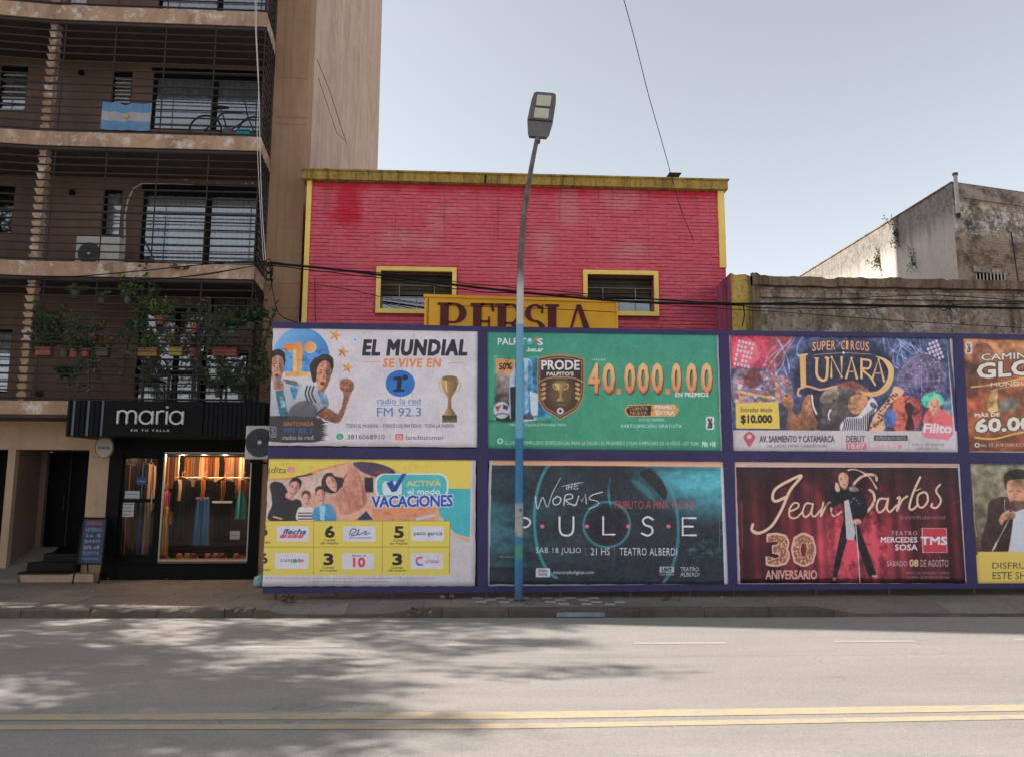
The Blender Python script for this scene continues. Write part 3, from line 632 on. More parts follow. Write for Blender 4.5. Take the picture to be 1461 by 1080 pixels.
for v_ in co.vertices: q = v_.co.copy(); v_.co = Vector((cx_, 14.6, cz_)) + Vector((.94, .34, 0)) * q.x + Vector((0, 0, 1)) * q.z + Vector((.34, -.94, 0)) * (.0675 + (.001 if q.y < .002 else 0))
# chalkboard
MB().tube([(XP1 + .004, Y_SHOP + .7, PZ(445, 85, Y_SHOP + .7)), (XP1 + .004, Y_SHOP + 2.2, PZ(462, 130, Y_SHOP + 2.2)), (XP1 + .004, Y_SHOP + 4.8, PZ(490, 222, Y_SHOP + 4.8) + .3)], .007, 4).build('crack', M_IRON, apt)
MB().tube([(XP1 + .004, Y_SHOP + .9, PZ(450, 112, Y_SHOP + .9)), (XP1 + .004, Y_SHOP + 3.3, PZ(475, 190, Y_SHOP + 3.3)), (XP1 + .004, Y_SHOP + 4.3, PZ(488, 215, Y_SHOP + 4.3) + .3)], .006, 4).build('crack', M_IRON, apt)
ch = empty('chalkboard', (PX(130, 14.6, 800), 14.6, SW), 'leaning black pavement chalkboard with coloured handwriting beside the steps', 'chalkboard')
def quad_on(p00, p10, p11, p01, dep, name, m, parent, uv=True):
    a, b, c, d = [Vector(p) for p in (p00, p10, p11, p01)]; n = (b - a).cross(d - a).normalized()
    if n.y > 0: n = -n
    bk = [p - n * dep for p in (a, b, c, d)]
    me = bpy.data.meshes.new(name); me.from_pydata([tuple(p) for p in (a, b, c, d, *bk)], [], [(0, 1, 2, 3), (7, 6, 5, 4), (0, 4, 5, 1), (1, 5, 6, 2), (2, 6, 7, 3), (3, 7, 4, 0)])
    ul = me.uv_layers.new(name='uv'); uvs = [(0, 0), (1, 0), (1, 1), (0, 1)]
    for li in range(4): ul.data[li].uv = uvs[li]
    me.materials.append(m); return link(name, me, parent)
CH_Q = [P(109, 804, 14.50), P(146, 804, 14.50), P(153, 739, 14.78), P(119, 738, 14.78)]
# ================================================================== PINK BRICK BUILDING
YK = 14.70
def m_pink(name='pink_painted_brick'):
    t = NT(name); x, y, z = t.sep()
    n1 = t.noise(1.1, 7, .6); n2 = t.noise(9, 7, .7, (1, 1, 2.4)); n3 = t.noise(70, 4, .7); nb = t.noise(.8, 5, .55, (1, 1, 1), (4, 3, 9))
    base = t.mix(t.ramp(n1, [(.32, 0.0), (.68, 1.0)]), (.63, .085, .13, 1), (.68, .13, .17, 1))
    base = t.mix(t.math('MULTIPLY', t.ramp(n2, [(.52, 0.0), (.7, 1.0)]), .35), base, (.74, .33, .35, 1))
    base = t.mix(t.math('MULTIPLY', t.ramp(n2, [(.3, 1.0), (.42, 0.0)]), .6), base, (.50, .045, .085, 1))
    # fresh red along the top and one blotch
    ztop = PZ(740, 264, YK)
    wob = t.math('MULTIPLY', t.math('SUBTRACT', t.noise(3, 5), .5), .35)
    top = t.math('MULTIPLY', t.band(t.math('ADD', z, wob), ztop - .16, ztop + 2, .12), .85)
    base = t.mix(top, base, (.60, .014, .035, 1))
    def blob(px, py, rx, rz, col_, amt, base, soft=.5):
        c = P(px, py, YK); dx = t.math('DIVIDE', t.math('SUBTRACT', x, c.x), rx); dz = t.math('DIVIDE', t.math('SUBTRACT', z, c.z), rz)
        d = t.math('SQRT', t.math('ADD', t.math('MULTIPLY', dx, dx), t.math('MULTIPLY', dz, dz))); d = t.math('ADD', d, t.math('MULTIPLY', t.math('SUBTRACT', nb, .5), 2.2)); d = t.math('ADD', d, t.math('MULTIPLY', t.math('SUBTRACT', n2, .5), .5))
        f = t.math('MULTIPLY', t.ramp(d, [(1 - soft, 1.0), (1.0, 0.0)]), amt); return t.mix(f, base, col_)
    base = blob(498, 290, .30, .62, (.60, .012, .04, 1), .85, base)
    base = blob(488, 308, .35, .22, (.60, .012, .04, 1), .7, base)
    for (px, py, rx, rz) in ((620, 318, .3, .34), (612, 345, .28, .2), (890, 285, .6, .3), (908, 358, .55, .28), (812, 300, .3, .6), (575, 340, .5, .25), (780, 350, .35, .5), (640, 300, .4, .12)):
        base = blob(px, py, rx, rz, (.62, .34, .33, 1), .32, base, .6)
    base = blob(1005, 440, .7, .55, (.16, .02, .07, 1), .55, base, .8)
    dr = t.math('MULTIPLY', t.ramp(t.noise(5, 6, .7, (1.6, 1, .10), (2, 5, 1)), [(.54, 0.0), (.68, 1.0)]), t.band(z, ztop - 1.3, ztop + 1, .5)); base = t.mix(t.math('MULTIPLY', dr, .45), base, (.22, .03, .04, 1))
    fl = t.ramp(t.noise(11, 8, .8, (1, 1, 1.6), (7, 2, 2)), [(.655, 0.0), (.675, .7)]); base = t.mix(fl, base, (.50, .36, .33, 1))
    t.color(base); t.rough(.75); t.b.inputs['Specular IOR Level'].default_value = .3; t.bump(t.math('ADD', t.math('MULTIPLY', n3, .6), n2), .8, .006); return t.m
M_PINK = m_pink(); M_MORT = plain('pink_mortar', (.36, .055, .085), .9, .25, 9)
M_YEL = plaster('yellow_trim_paint', (.95, .66, .18), (.55, .36, .12, 1), .18, .12, sc=1.3)
def m_moss(name, a, b, c):
    t = NT(name); n1 = t.noise(3, 8, .7, (1, 1, .5)); n2 = t.noise(14, 8, .75, off=(3, 3, 3)); n3 = t.noise(5, 7, .7, (1.6, 1, .12), (7, 1, 1))
    cc = t.mix(t.ramp(n1, [(.35, 0.0), (.65, 1.0)]), a, b); cc = t.mix(t.ramp(n3, [(.48, 0.0), (.68, .85)]), cc, c); cc = t.mix(t.ramp(n2, [(.5, 0.0), (.7, .8)]), cc, c)
    t.color(cc); t.rough(.95); t.bump(n2, .9, .015); return t.m
M_MOSSY = m_moss('mossy_yellow_paint', (.46, .31, .07, 1), (.33, .21, .045, 1), (.035, .028, .012, 1))
pxl, pxr = PX(436, YK, 330), PX(1034, YK, 330)
zc0, zc1 = PZ(740, 263, YK - .13), PZ(740, 247.5, YK - .16) - .05
x_il, x_ir = PX(444, YK, 300), PX(1024, YK, 300)
pink = empty('pink_brick_building', ((pxl + pxr) / 2, YK, SW), 'windowed crimson pink painted brick building with mossy yellow cornice behind the posters', 'brick building')
cz = lambda px, py: PZ(px, py, YK - .12)
MB().hexa([(pxl - .08, YK - .13, zc0 + .005), (pxr + .05, YK - .13, zc0 - .005), (pxr + .05, YK + .35, zc0 - .005), (pxl - .08, YK + .35, zc0 + .005), (pxl - .08, YK - .13, zc1 + .01), (pxr + .05, YK - .13, zc1 + .01), (pxr + .05, YK + .35, zc1 + .01), (pxl - .08, YK + .35, zc1 + .01)]).build('cornice', M_MOSSY, pink)
MB().box((pxl - .11, YK - .16, zc1 + .0105), (pxr + .08, YK + .4, zc1 + .05), 0, .01).build('coping', M_MOSSY, pink)
zp = PZ(1035, 383, YK)
MB().box((pxl, YK - .045, SW), (x_il, YK + .28, zc0)).build('pilaster', M_YEL, pink)
MB().box((x_ir, YK - .045, zp), (pxr, YK + .28, zc0)).build('pilaster', M_YEL, pink)
W1 = rect(543, 645, 388, 442, YK); W2 = rect(838, 933, 393, 445, YK)
W1 = (W1[0], W1[1], W1[2], W1[3]); 
wall_with_holes('wall', x_il, x_ir, SW, zc0, YK + .012, YK + .29, [W1, W2], M_MORT, pink)
MB().box((x_ir, YK + .012, SW), (pxr, YK + .29, zp)).build('wall', M_MORT, pink)
MB().box((pxl, YK + .3, SW), (pxr, YK + .32 + 8, zc0 - .3)).build('rear_wall', M_MORT, pink)
# the bricks
bh, bl = .0722, .252
cands = []; z = 4.0; j = 0; rb = random.Random(11)
while z + bh < zc0 + .01:
    x = x_il + .002 - (bl / 2 if j % 2 else 0) - rb.uniform(0, .03)
    while x < x_ir + (.13 if z < zp - .05 else 0):
        a_, b_ = max(x, x_il + .002), min(x + bl - .0012 - rb.uniform(0, .0016), (x_ir - .002) if z > zp - .05 else pxr - .005)
        for w in (W1, W2):
            if z + bh > w[2] - .1 and z < w[3] + .1:
                if a_ < w[0] - .1 < b_: b_ = w[0] - .1
                if a_ < w[1] + .1 < b_: a_ = w[1] + .1
                if a_ >= w[0] - .101 and b_ <= w[1] + .101: b_ = a_
        if b_ - a_ > .03: cands.append((a_, b_, z + (.002 if rb.random() < .45 else .005 + rb.uniform(0, .007)) , min(z + bh - .001 - rb.uniform(0, .003), zc0 - .001)))
        x += bl
    z += bh; j += 1
vis = [c for c in cands if c[2] > 4.62 and not (PX(600, YK) < (c[0] + c[1]) / 2 < PX(885, YK) and c[2] < PZ(740, 418, YK))]
vis.sort(key=lambda c: ((c[0] + c[1]) / 2 - 0) ** 2 + (c[2] - 1.9) ** 2 - (8 if c[1] - c[0] > .2 else 0))
single = set(vis[:298])
def brick_geo(mb, c):
    a_, b_, z0, z1 = c; wv = .007 * noise.noise(Vector(((a_ + b_) * .6, z0 * .9, 3))) + rb.uniform(-.0015, .0015); z0 += wv; z1 = min(z1 + wv, zc0 - .001); yo = YK + rb.uniform(-.006, .004); s_ = rb.uniform(-.004, .004); e = .004
    f_ = [(a_ + .0012, yo + s_, z0 + e), (b_ - .0012, yo, z0 + e), (b_ - .0012, yo - s_, z1 - e), (a_ + .0012, yo, z1 - e)]
    m_ = [(a_, yo + .008, z0), (b_, yo + .008, z0), (b_, yo + .008, z1), (a_, yo + .008, z1)]; k_ = [(a_, YK + .02, z0), (b_, YK + .02, z0), (b_, YK + .02, z1), (a_, YK + .02, z1)]
    mb.add(f_ + m_ + k_, [(0, 1, 2, 3)] + [(4 + i, 4 + (i + 1) % 4, (i + 1) % 4, i) for i in range(4)] + [(8 + i, 8 + (i + 1) % 4, 4 + (i + 1) % 4, 4 + i) for i in range(4)])
rest = MB()
for c in cands:
    if c in single:
        mb = MB(); brick_geo(mb, c); mb.build('brick', M_PINK, pink)
    else: brick_geo(rest, c)
tag(rest.build('bricks', M_PINK, pink), kind='stuff')
# windows with yellow surrounds, dark ventilation louvres and small panes
M_OLIVE = plain('olive_plank', (.075, .060, .035), .8, .3, 5); M_FRM = plain('grey_window_bars', (.30, .28, .26), .6, .15, 6, grime=(.08, .06, .04, 1))  # dark olive brown for the lintel and louvre planks
for k, w in enumerate((W1, W2)):
    x0, x1, z0, z1 = w; f_ = .085
    s_ = wall_with_holes('window_surround', x0 - f_, x1 + f_, z0 - f_, z1 + f_, YK - .05, YK + .0105, [w], M_YEL, pink)
    MB().box((x0 - .03, YK + .1, z1 - .04), (x1 + .03, YK + .16, z1 + .06)).build('lintel', M_OLIVE, s_)
    wn = MB(); zm = z0 + (z1 - z0) * .36
    wn.box((x0, YK + .15, zm), (x1, YK + .18, zm + .018)).box((x0, YK + .15, z0), (x1, YK + .18, z0 + .02)).box((x0, YK + .15, z1 - .3 if 0 else zm + .24), (x1, YK + .18, zm + .25))
    nx = 4
    for i in range(nx + 1): xx = x0 + (x1 - x0 - .014) * i / nx; wn.box((xx, YK + .152, z0 + .02), (xx + .014, YK + .178, zm if i % 2 == 0 else zm + .24))
    wn = wn.build('window', M_FRM, pink)
    MB().box((x0, YK + .17, z0 + .02), (x1, YK + .174, zm)).build('pane', M_GLASS, wn)
    for q in range(4): zz = zm + .06 + q * (z1 - zm - .08) / 4; MB().hexa([(x0, YK + .2, zz), (x1, YK + .2, zz), (x1, YK + .21, zz), (x0, YK + .21, zz), (x0, YK + .25, zz + .12), (x1, YK + .25, zz + .12), (x1, YK + .26, zz + .12), (x0, YK + .26, zz + .12)]).build('louvre', M_OLIVE, wn)
    MB().box((x0 - .05, YK + .295, z0 - .05), (x1 + .05, YK + .299, z1 + .05)).build('dark_back', M_DARK, wn)
# small chimney cap
M_RUST = plain('rusty_dark_metal', (.055, .030, .025), .8, .3, 12)
cx0 = P(961, 245, YK + .2); chm = empty('roof_vent', (cx0.x, YK + .2, zc1 + .05), 'small dark metal vent cap on top of the yellow cornice where the wire crosses', 'roof vent')
MB().box((cx0.x - .085, YK + .1, zc1 + .04), (cx0.x + .085, YK + .27, zc1 + .165)).build('stack', M_RUST, chm)
MB().hexa([(cx0.x - .08, YK + .1, zc1 + .166), (cx0.x + .08, YK + .1, zc1 + .166), (cx0.x + .08, YK + .27, zc1 + .166), (cx0.x - .08, YK + .27, zc1 + .166), (cx0.x - .13, YK + .05, zc1 + .235), (cx0.x + .13, YK + .05, zc1 + .235), (cx0.x + .13, YK + .32, zc1 + .235), (cx0.x - .13, YK + .32, zc1 + .235)]).build('cap', M_RUST, chm)

# ---- PERSIA sign board: serif letters as cut shapes
YPS = 13.95
M_ORG = plaster('ochre_sign_paint', (.86, .44, .05), (.55, .26, .04, 1), .25, .1); M_MAR = plain('dark_maroon_paint', (.11, .008, .012), .6, .2, 6)
s0 = P(606, 422, YPS); s1 = P(881, 430, YPS); zb_ = PZ(740, 520, YPS)
ps = empty('building_name_sign', ((s0.x + s1.x) / 2, YPS, zb_), 'ochre sign board with dark red serif letters reading PERSIA half hidden by the hoarding', 'sign board')
slp = (s1.z - s0.z)
MB().hexa([(s0.x, YPS, zb_), (s1.x, YPS, zb_), (s1.x, YPS + .22, zb_), (s0.x, YPS + .22, zb_), (s0.x, YPS, s0.z), (s1.x, YPS, s1.z), (s1.x, YPS + .22, s1.z), (s0.x, YPS + .22, s0.z)]).build('board', M_ORG, ps)
fb = MB(); fb.hexa([(s0.x - .02, YPS - .03, s0.z - .03), (s1.x + .02, YPS - .03, s1.z - .03), (s1.x + .02, YPS + .24, s1.z - .03), (s0.x - .02, YPS + .24, s0.z - .03), (s0.x - .02, YPS - .03, s0.z + .02), (s1.x + .02, YPS - .03, s1.z + .02), (s1.x + .02, YPS + .24, s1.z + .02), (s0.x - .02, YPS + .24, s0.z + .02)])
fb.build('frame_rail', M_ORG, ps)
for xx in (s0.x + .0, s1.x - .035): MB().box((xx, YPS - .028, zb_), (xx + .035, YPS - .0005, min(s0.z, s1.z) - .031)).build('frame_rail', M_ORG, ps)
MB().box((s0.x + .06, YPS - .004, zb_), (s0.x + .075, YPS - .0005, s0.z - .05)).build('frame_line', M_MAR, ps)
lz1 = PZ(740, 434, YPS); lz0 = lz1 - .72; lh = lz1 - lz0
def plx(px): return PX(px, YPS, 450)
def letter(polys):
    mb = MB()
    for p in polys: mb.prism(p, YPS - .02, YPS - .0008)
    mb.build('letter', M_MAR, ps)
def serif_stem(x, w, sf=.05):
    w *= 1.3; return [[(x - w / 2, lz0), (x + w / 2, lz0), (x + w / 2, lz1 - .045), (x - w / 2, lz1 - .045)], [(x - w / 2 - sf, lz1 - .045), (x + w / 2 + sf, lz1 - .045), (x + w / 2 + sf, lz1), (x - w / 2 - sf, lz1)]]
def ringpart(cx, cz, ro, ri, zo, zi, a0, a1, n=14):
    out = []
    for k in range(n):
        A, B = R(a0 + (a1 - a0) * k / n), R(a0 + (a1 - a0) * (k + 1) / n)
        out.append([(cx + ri * math.cos(A), cz + zi * math.sin(A)), (cx + ro * math.cos(A), cz + zo * math.sin(A)), (cx + ro * math.cos(B), cz + zo * math.sin(B)), (cx + ri * math.cos(B), cz + zi * math.sin(B))])
    return out
def let_P(x): return serif_stem(x + .13, .12) + [[(x + .19, lz1 - .035), (x + .30, lz1 - .035), (x + .30, lz1), (x + .19, lz1)]] + ringpart(x + .30, lz1 - .19, .235, .10, .19, .155, 90, -90) + [[(x + .19, lz1 - .38), (x + .30, lz1 - .38), (x + .30, lz1 - .345), (x + .19, lz1 - .345)]]
def let_E(x): return serif_stem(x + .13, .12) + [[(x + .19, lz1 - .04), (x + .44, lz1 - .04), (x + .44, lz1), (x + .19, lz1)], [(x + .40, lz1 - .15), (x + .44, lz1 - .15), (x + .44, lz1 - .04), (x + .37, lz1 - .04)], [(x + .19, lz1 - .36), (x + .36, lz1 - .36), (x + .36, lz1 - .32), (x + .19, lz1 - .32)], [(x + .33, lz1 - .43), (x + .36, lz1 - .43), (x + .36, lz1 - .25), (x + .33, lz1 - .25)]]
def let_R(x): return let_P(x) + [[(x + .30, lz1 - .37), (x + .42, lz1 - .40), (x + .55, lz0), (x + .43, lz0)]]
def let_S(x): return ringpart(x + .20, lz1 - .17, .185, .085, .17, .135, 35, 270) + ringpart(x + .20, lz1 - .50, .20, .09, .20, .165, 90, -60) + [[(x + .31, lz1 - .17), (x + .35, lz1 - .17), (x + .35, lz1), (x + .33, lz1)]]
def let_I(x): return serif_stem(x + .1, .12)
def let_A(x): return [[(x + .22, lz1), (x + .30, lz1), (x + .56, lz0), (x + .42, lz0)], [(x + .22, lz1), (x + .235, lz1 - .1), (x + .06, lz0), (x + .01, lz0)], [(x + .16, lz1 - .47), (x + .4, lz1 - .47), (x + .4, lz1 - .43), (x + .17, lz1 - .43)]]
for ch_, fn, px in (('P', let_P, 624), ('E', let_E, 671), ('R', let_R, 706), ('S', let_S, 748), ('I', let_I, 780), ('A', let_A, 806)):
    letter(fn(plx(px) - .0))

# ================================================================== OLD PARAPET BUILDING AND YELLOW PIER (right)
YO = 13.87
M_OLD = plaster('weathered_grey_brown_render', (.36, .28, .22), (.04, .028, .02, 1), 1.0, 1.0, (.62, .56, .50, 1), .7, .02, 1.5)
M_OLDCAP = m_moss('blackened_coping', (.12, .08, .048, 1), (.26, .185, .125, 1), (.02, .015, .010, 1))
M_MAG = m_moss('magenta_stained_paint', (.32, .06, .13, 1), (.40, .10, .17, 1), (.05, .02, .03, 1))
xo0, xo1 = PX(1044, YO, 430), PX(1072, YO, 430)
yp = empty('mossy_yellow_pier', ((xo0 + xo1) / 2, YO, SW), 'narrow mossy yellow and magenta wall pier between the pink building and old parapet', 'wall pier')
zt_ = PZ(1050, 392, YO)
prof = [(xo0, SW), (xo1, SW), (xo1, zt_ - .03), (xo1 - .1, zt_ + .01), (xo0 + .08, zt_ - .01), (xo0, zt_ + .03)]
MB().prism(prof, YO, YO + .16).build('front', m_moss('yellow_black_moss', (.60, .40, .09, 1), (.50, .32, .08, 1), (.08, .07, .05, 1)), yp)
MB().hexa([(xo0 - .012, YO + .005, SW), (xo0 - .001, YO + .005, SW), (xo0 - .001, YK + .01, SW), (xo0 - .012, YK + .01, SW), (xo0 - .012, YO + .005, zt_ + .02), (xo0 - .001, YO + .005, zt_ + .02), (xo0 - .001, YK - .005, zt_ - .02), (xo0 - .012, YK - .005, zt_ - .02)]).build('return_wall', M_MAG, yp)
MB().box((xo0, YO + .17, SW), (xo1, YK + .4, zt_ - .04)).build('core', M_MOSSY, yp)
old = empty('old_parapet_building', (9, YO, SW), 'long low weathered building with blackened grey parapet behind the circus poster', 'old building')
XO2 = 17.0; zo = PZ(1260, 399, YO)
MB().box((xo1, YO, SW), (XO2, YO + 5.5, PZ(1260, 412, YO))).build('wall', M_OLD, old)
# parapet with uneven coping and mouldings
v = []; f = []; n = 150
for i in range(n + 1):
    x = xo1 + (XO2 - xo1) * i / n; j_ = .030 * noise.noise(Vector((x * 2.3, 1, 0))) + .026 * noise.noise(Vector((x * 7, 4, 0))) - (.03 if noise.noise(Vector((x * 1.7, 9, 2))) > .28 else 0)
    z = zo + j_ + (.05 if i == 1 else 0)
    v += [(x, YO - .13, PZ(1260, 411.5, YO) - .01 + .5 * j_), (x, YO - .14, z - .02), (x, YO - .09, z), (x, YO + .3, z + .02), (x, YO + .3, PZ(1260, 412, YO) - .02)]
for i in range(n):
    for k in range(5): q = i * 5; f.append((q + k, q + 5 + k, q + 5 + (k + 1) % 5, q + (k + 1) % 5))
f += [(0, 1, 2, 3, 4), (n * 5 + 4, n * 5 + 3, n * 5 + 2, n * 5 + 1, n * 5)]
mb = MB(); mb.add(v, f); mb.build('coping', M_OLDCAP, old)
for (pa, pb, d_, ln) in ((417, 421, .04, 'm'), (421.5, 428, .055, 'm'), (433, 438, .03, 'm')):
    mb = MB(); xs_ = xo1 + .12; 
    while xs_ < XO2:
        L = 1.9; e_ = min(xs_ + L - .006, XO2); MB().box((xs_, YO - d_, PZ(1260, pb, YO)), (e_, YO - .0005, PZ(1260, pa, YO)), 0, .006).build('moulding', M_OLD, old); xs_ += L
MB().hexa([(xo1, YO - .10, SW + 3.9), (xo1 + .16, YO - .09, SW + 3.9), (xo1 + .18, YO - .0005, SW + 3.9), (xo1, YO - .0005, SW + 3.9), (xo1, YO - .09, zo + .06), (xo1 + .12, YO - .08, zo + .05), (xo1 + .16, YO - .0005, zo + .03), (xo1, YO - .0005, zo + .06)]).build('stub', M_OLDCAP, old)

# ---- rear right building: side wall and half-plastered brick front
YR = 20.5; XW = PX(1360, YR, 300); zr = PZ(1352, 262, YR); XR2 = XW + 9
back = empty('rear_brick_building', (XW, YR, SW), 'tall half plastered brick building rising behind the parapet at the right edge', 'building')
def m_rear_side():
    t = NT('pale_grey_side_render'); x, y, z = t.sep(); n1 = t.noise(1.5, 8, .7); n2 = t.noise(3, 8, .7, (1, 1.6, .18), (2, 2, 2)); n3 = t.noise(28, 6, .7)
    cc = t.mix(t.ramp(n1, [(.35, 0.0), (.7, 1.0)]), (.33, .30, .265, 1), (.40, .375, .34, 1)); cc = t.mix(t.ramp(n2, [(.52, 0.0), (.72, .6)]), cc, (.20, .16, .12, 1))
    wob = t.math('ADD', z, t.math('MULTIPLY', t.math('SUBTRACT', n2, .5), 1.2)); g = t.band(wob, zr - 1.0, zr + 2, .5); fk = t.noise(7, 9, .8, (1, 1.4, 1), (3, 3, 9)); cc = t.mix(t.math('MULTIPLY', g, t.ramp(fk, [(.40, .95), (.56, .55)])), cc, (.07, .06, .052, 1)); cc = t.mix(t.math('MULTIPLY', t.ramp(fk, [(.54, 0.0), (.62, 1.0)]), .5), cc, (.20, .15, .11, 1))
    t.color(cc); t.rough(.9); t.bump(t.math('ADD', n3, n1), .6, .01); return t.m
def m_rear_front():
    t = NT('flaking_plaster_and_brick'); x, y, z = t.sep(); n1 = t.noise(2.0, 8, .72); n2 = t.noise(5, 9, .75, off=(2, 7, 1)); n3 = t.noise(30, 5, .7)
    cc = t.mix(t.ramp(n3, [(.3, 0.0), (.7, 1.0)]), (.26, .18, .125, 1), (.40, .30, .22, 1))
    pal = t.math('MULTIPLY', t.ramp(n2, [(.47, 0.0), (.53, 1.0)]), t.band(t.math('ADD', z, t.math('MULTIPLY', n1, .9)), zr - 1.0, zr - .15, .3)); cc = t.mix(pal, cc, (.62, .57, .53, 1))
    top = t.band(t.math('ADD', z, t.math('MULTIPLY', n2, .25)), zr - .28, zr + 3, .07); cc = t.mix(t.math('MULTIPLY', top, .9), cc, (.36, .29, .25, 1))
    cc = t.mix(t.ramp(n1, [(.46, 0.0), (.62, .85)]), cc, (.05, .036, .028, 1)); t.color(cc); t.rough(.95); t.bump(t.math('ADD', n2, n3), .8, .01); return t.m
M_RS, M_RF = m_rear_side(), m_rear_front()
def wavy_top_box(x0, x1, y0, y1, z0, zt_, name, m): return MB().box((x0, y0, z0), (x1, y1, zt_)).build(name, m, back)
wavy_top_box(XW, XW + .3, YR + .001, YR + 16, SW, zr, 'side_wall', M_RS)
RW = rect(1396, 1446, 388, 398, YR)
wall_with_holes('front_wall', XW + .3, XR2, SW, zr - .1, YR + .03, YR + .3, [RW], M_RF, back)
MB().box((XW - .002, YR - .012, SW), (XW + .3, YR, zr)).build('corner_pier', M_RF, back)
MB().box((XW - .02, YR - .03, zr), (XR2, YR + .3, zr + .05), 0, .01).build('coping', M_OLDCAP, back)
MB().box((XW + .3, YR - .012, zr - .42), (XR2, YR + .029, zr)).build('top_band', M_RF, back)
MB().box((XW - .03, YR + .301, zr), (XW + .3, YR + 16, zr + .04)).build('coping', M_OLDCAP, back)
MB().box((RW[0] - .1, YR - .03, RW[3]), (RW[1] + .1, YR + .029, RW[3] + .16)).build('lintel', M_OLD, back)
w_ = MB().box((RW[0], YR + .2, RW[2]), (RW[1], YR + .22, RW[3])).build('window', M_DARK, back)
for i in range(9): xx = RW[0] + .04 + i * (RW[1] - RW[0] - .08) / 9; MB().box((xx, YR + .16, RW[2]), (xx + .03, YR + .18, RW[3])).build('bar', M_WHITE, w_)
# bricks of the rear front wall (only where they read): joined courses
rb2 = random.Random(4); mb = MB(); z = 5.4
while z < zr - .45:
    x = XW + .31 + (.12 if int(z / .08) % 2 else 0)
    while x < XR2 - .3:
        if not (RW[0] - .12 < x + .12 < RW[1] + .12 and RW[2] - .1 < z < RW[3] + .2) and rb2.random() > .12:
            yo = YR + .03 - rb2.uniform(.003, .016); mb.add([(x, yo, z), (x + .24, yo, z), (x + .24, yo, z + .066), (x, yo, z + .066), (x, YR + .031, z), (x + .24, YR + .031, z), (x + .24, YR + .031, z + .066), (x, YR + .031, z + .066)], [(0, 1, 2, 3), (4, 0, 3, 7), (1, 5, 6, 2), (3, 2, 6, 7), (4, 5, 1, 0)])
        x += .25
    z += .078
tag(mb.build('bricks', M_RF, back), kind='stuff')
for ch_ in back.children:
    if ch_.type == 'MESH' and ch_.name.split('.')[0] not in ('side_wall', 'corner_pier'):
        for v_ in ch_.data.vertices:
            if v_.co.x > XW + .31: v_.co.y += (v_.co.x - XW - .3) * .25
# flue pipe
M_GALV = plain('galvanised_pipe', (.40, .38, .36), .5, .15, 5, metal=.5, grime=(.12, .08, .05, 1))
pa, pb_ = P(1363, 250, YR - .1), P(1367, 305, YR - .1)
fl = empty('flue_pipe', (pb_.x, YR - .1, pb_.z), 'vertical pale metal flue pipe on the corner of the rear right building', 'pipe')
MB().tube([(pb_.x, YR - .1, pb_.z), (pb_.x - .0, YR - .1, pa.z)], .055, 12).build('tube', M_GALV, fl, True)
MB().tube([(pb_.x, YR - .1, pa.z - .02), (pb_.x, YR - .1, pa.z + .05)], .075, 12).build('cap', M_FAN, fl, True)
MB().tube([(pb_.x, YR - .1, pb_.z - .002), (pb_.x + .02, YR - .08, pb_.z - .12)], [.07, .05], 10).build('elbow', M_RUST, fl, True)
MB().tube([(PX(1444, YR, 360), YR - .03, PZ(1444, 332, YR)), (PX(1448, YR, 360), YR - .03, PZ(1448, 401, YR))], .018, 6).build('thin_pipe', M_IRON, back, True)

# ================================================================== HOARDING
M_PURP = None
def m_purple():
    t = NT('chipped_violet_paint'); n1 = t.noise(2, 6, .6); n2 = t.noise(26, 8, .8, (1, 1, 1), (3, 1, 1)); n3 = t.noise(7, 7, .7, off=(6, 6, 6))
    cc = t.mix(t.ramp(n1, [(.3, 0.0), (.7, 1.0)]), (.025, .019, .085, 1), (.039, .029, .122, 1)); cc = t.mix(t.math('MULTIPLY', t.ramp(n3, [(.5, 0.0), (.72, 1.0)]), .5), cc, (.04, .025, .10, 1))
    cc = t.mix(t.ramp(n2, [(.62, 0.0), (.67, .75)]), cc, (.36, .33, .38, 1)); t.color(cc); t.rough(.6); t.bump(t.math('ADD', n2, n3), .5, .004); return t.m
M_PURP = m_purple()
FBL, FBR = P(376, 660, FA, FB), P(1900, 660, FA, FB)
hoard = empty('hoarding', (P(700, 840, FA, FB).x, fence_y(0), SW), 'long violet painted hoarding frame that carries two rows of posters', 'hoarding')
def fq(px, py, off=0.0):
    p = P(px, py, FA + off, FB); return p
def fprism(pxpts, o0, o1, name, m, parent):
    a = [fq(px, py, o0) for px, py in pxpts]; b = [p + Vector((0, o1 - o0, 0)) for p in a]; n = len(a)
    mb = MB(); mb.add([tuple(p) for p in a + b], [tuple(range(n)), tuple(range(2 * n - 1, n - 1, -1))] + [(i, i + n, (i + 1) % n + n, (i + 1) % n) for i in range(n)]); return mb.build(name, m, parent)
def lerp(a, b, t): return a + (b - a) * t
# lines of the photo: top, middle and bottom rails as pixel heights at px
def top_y(px): return 460.5 + (px - 390) * (468.5 - 460.5) / 300 if px < 690 else 468.5 + (px - 690) * (479.5 - 468.5) / 771
def bot_y(px): return 849.5 + (px - 376) * (842 - 849.5) / 1014
ZT = fq(700, 468.5).z; 
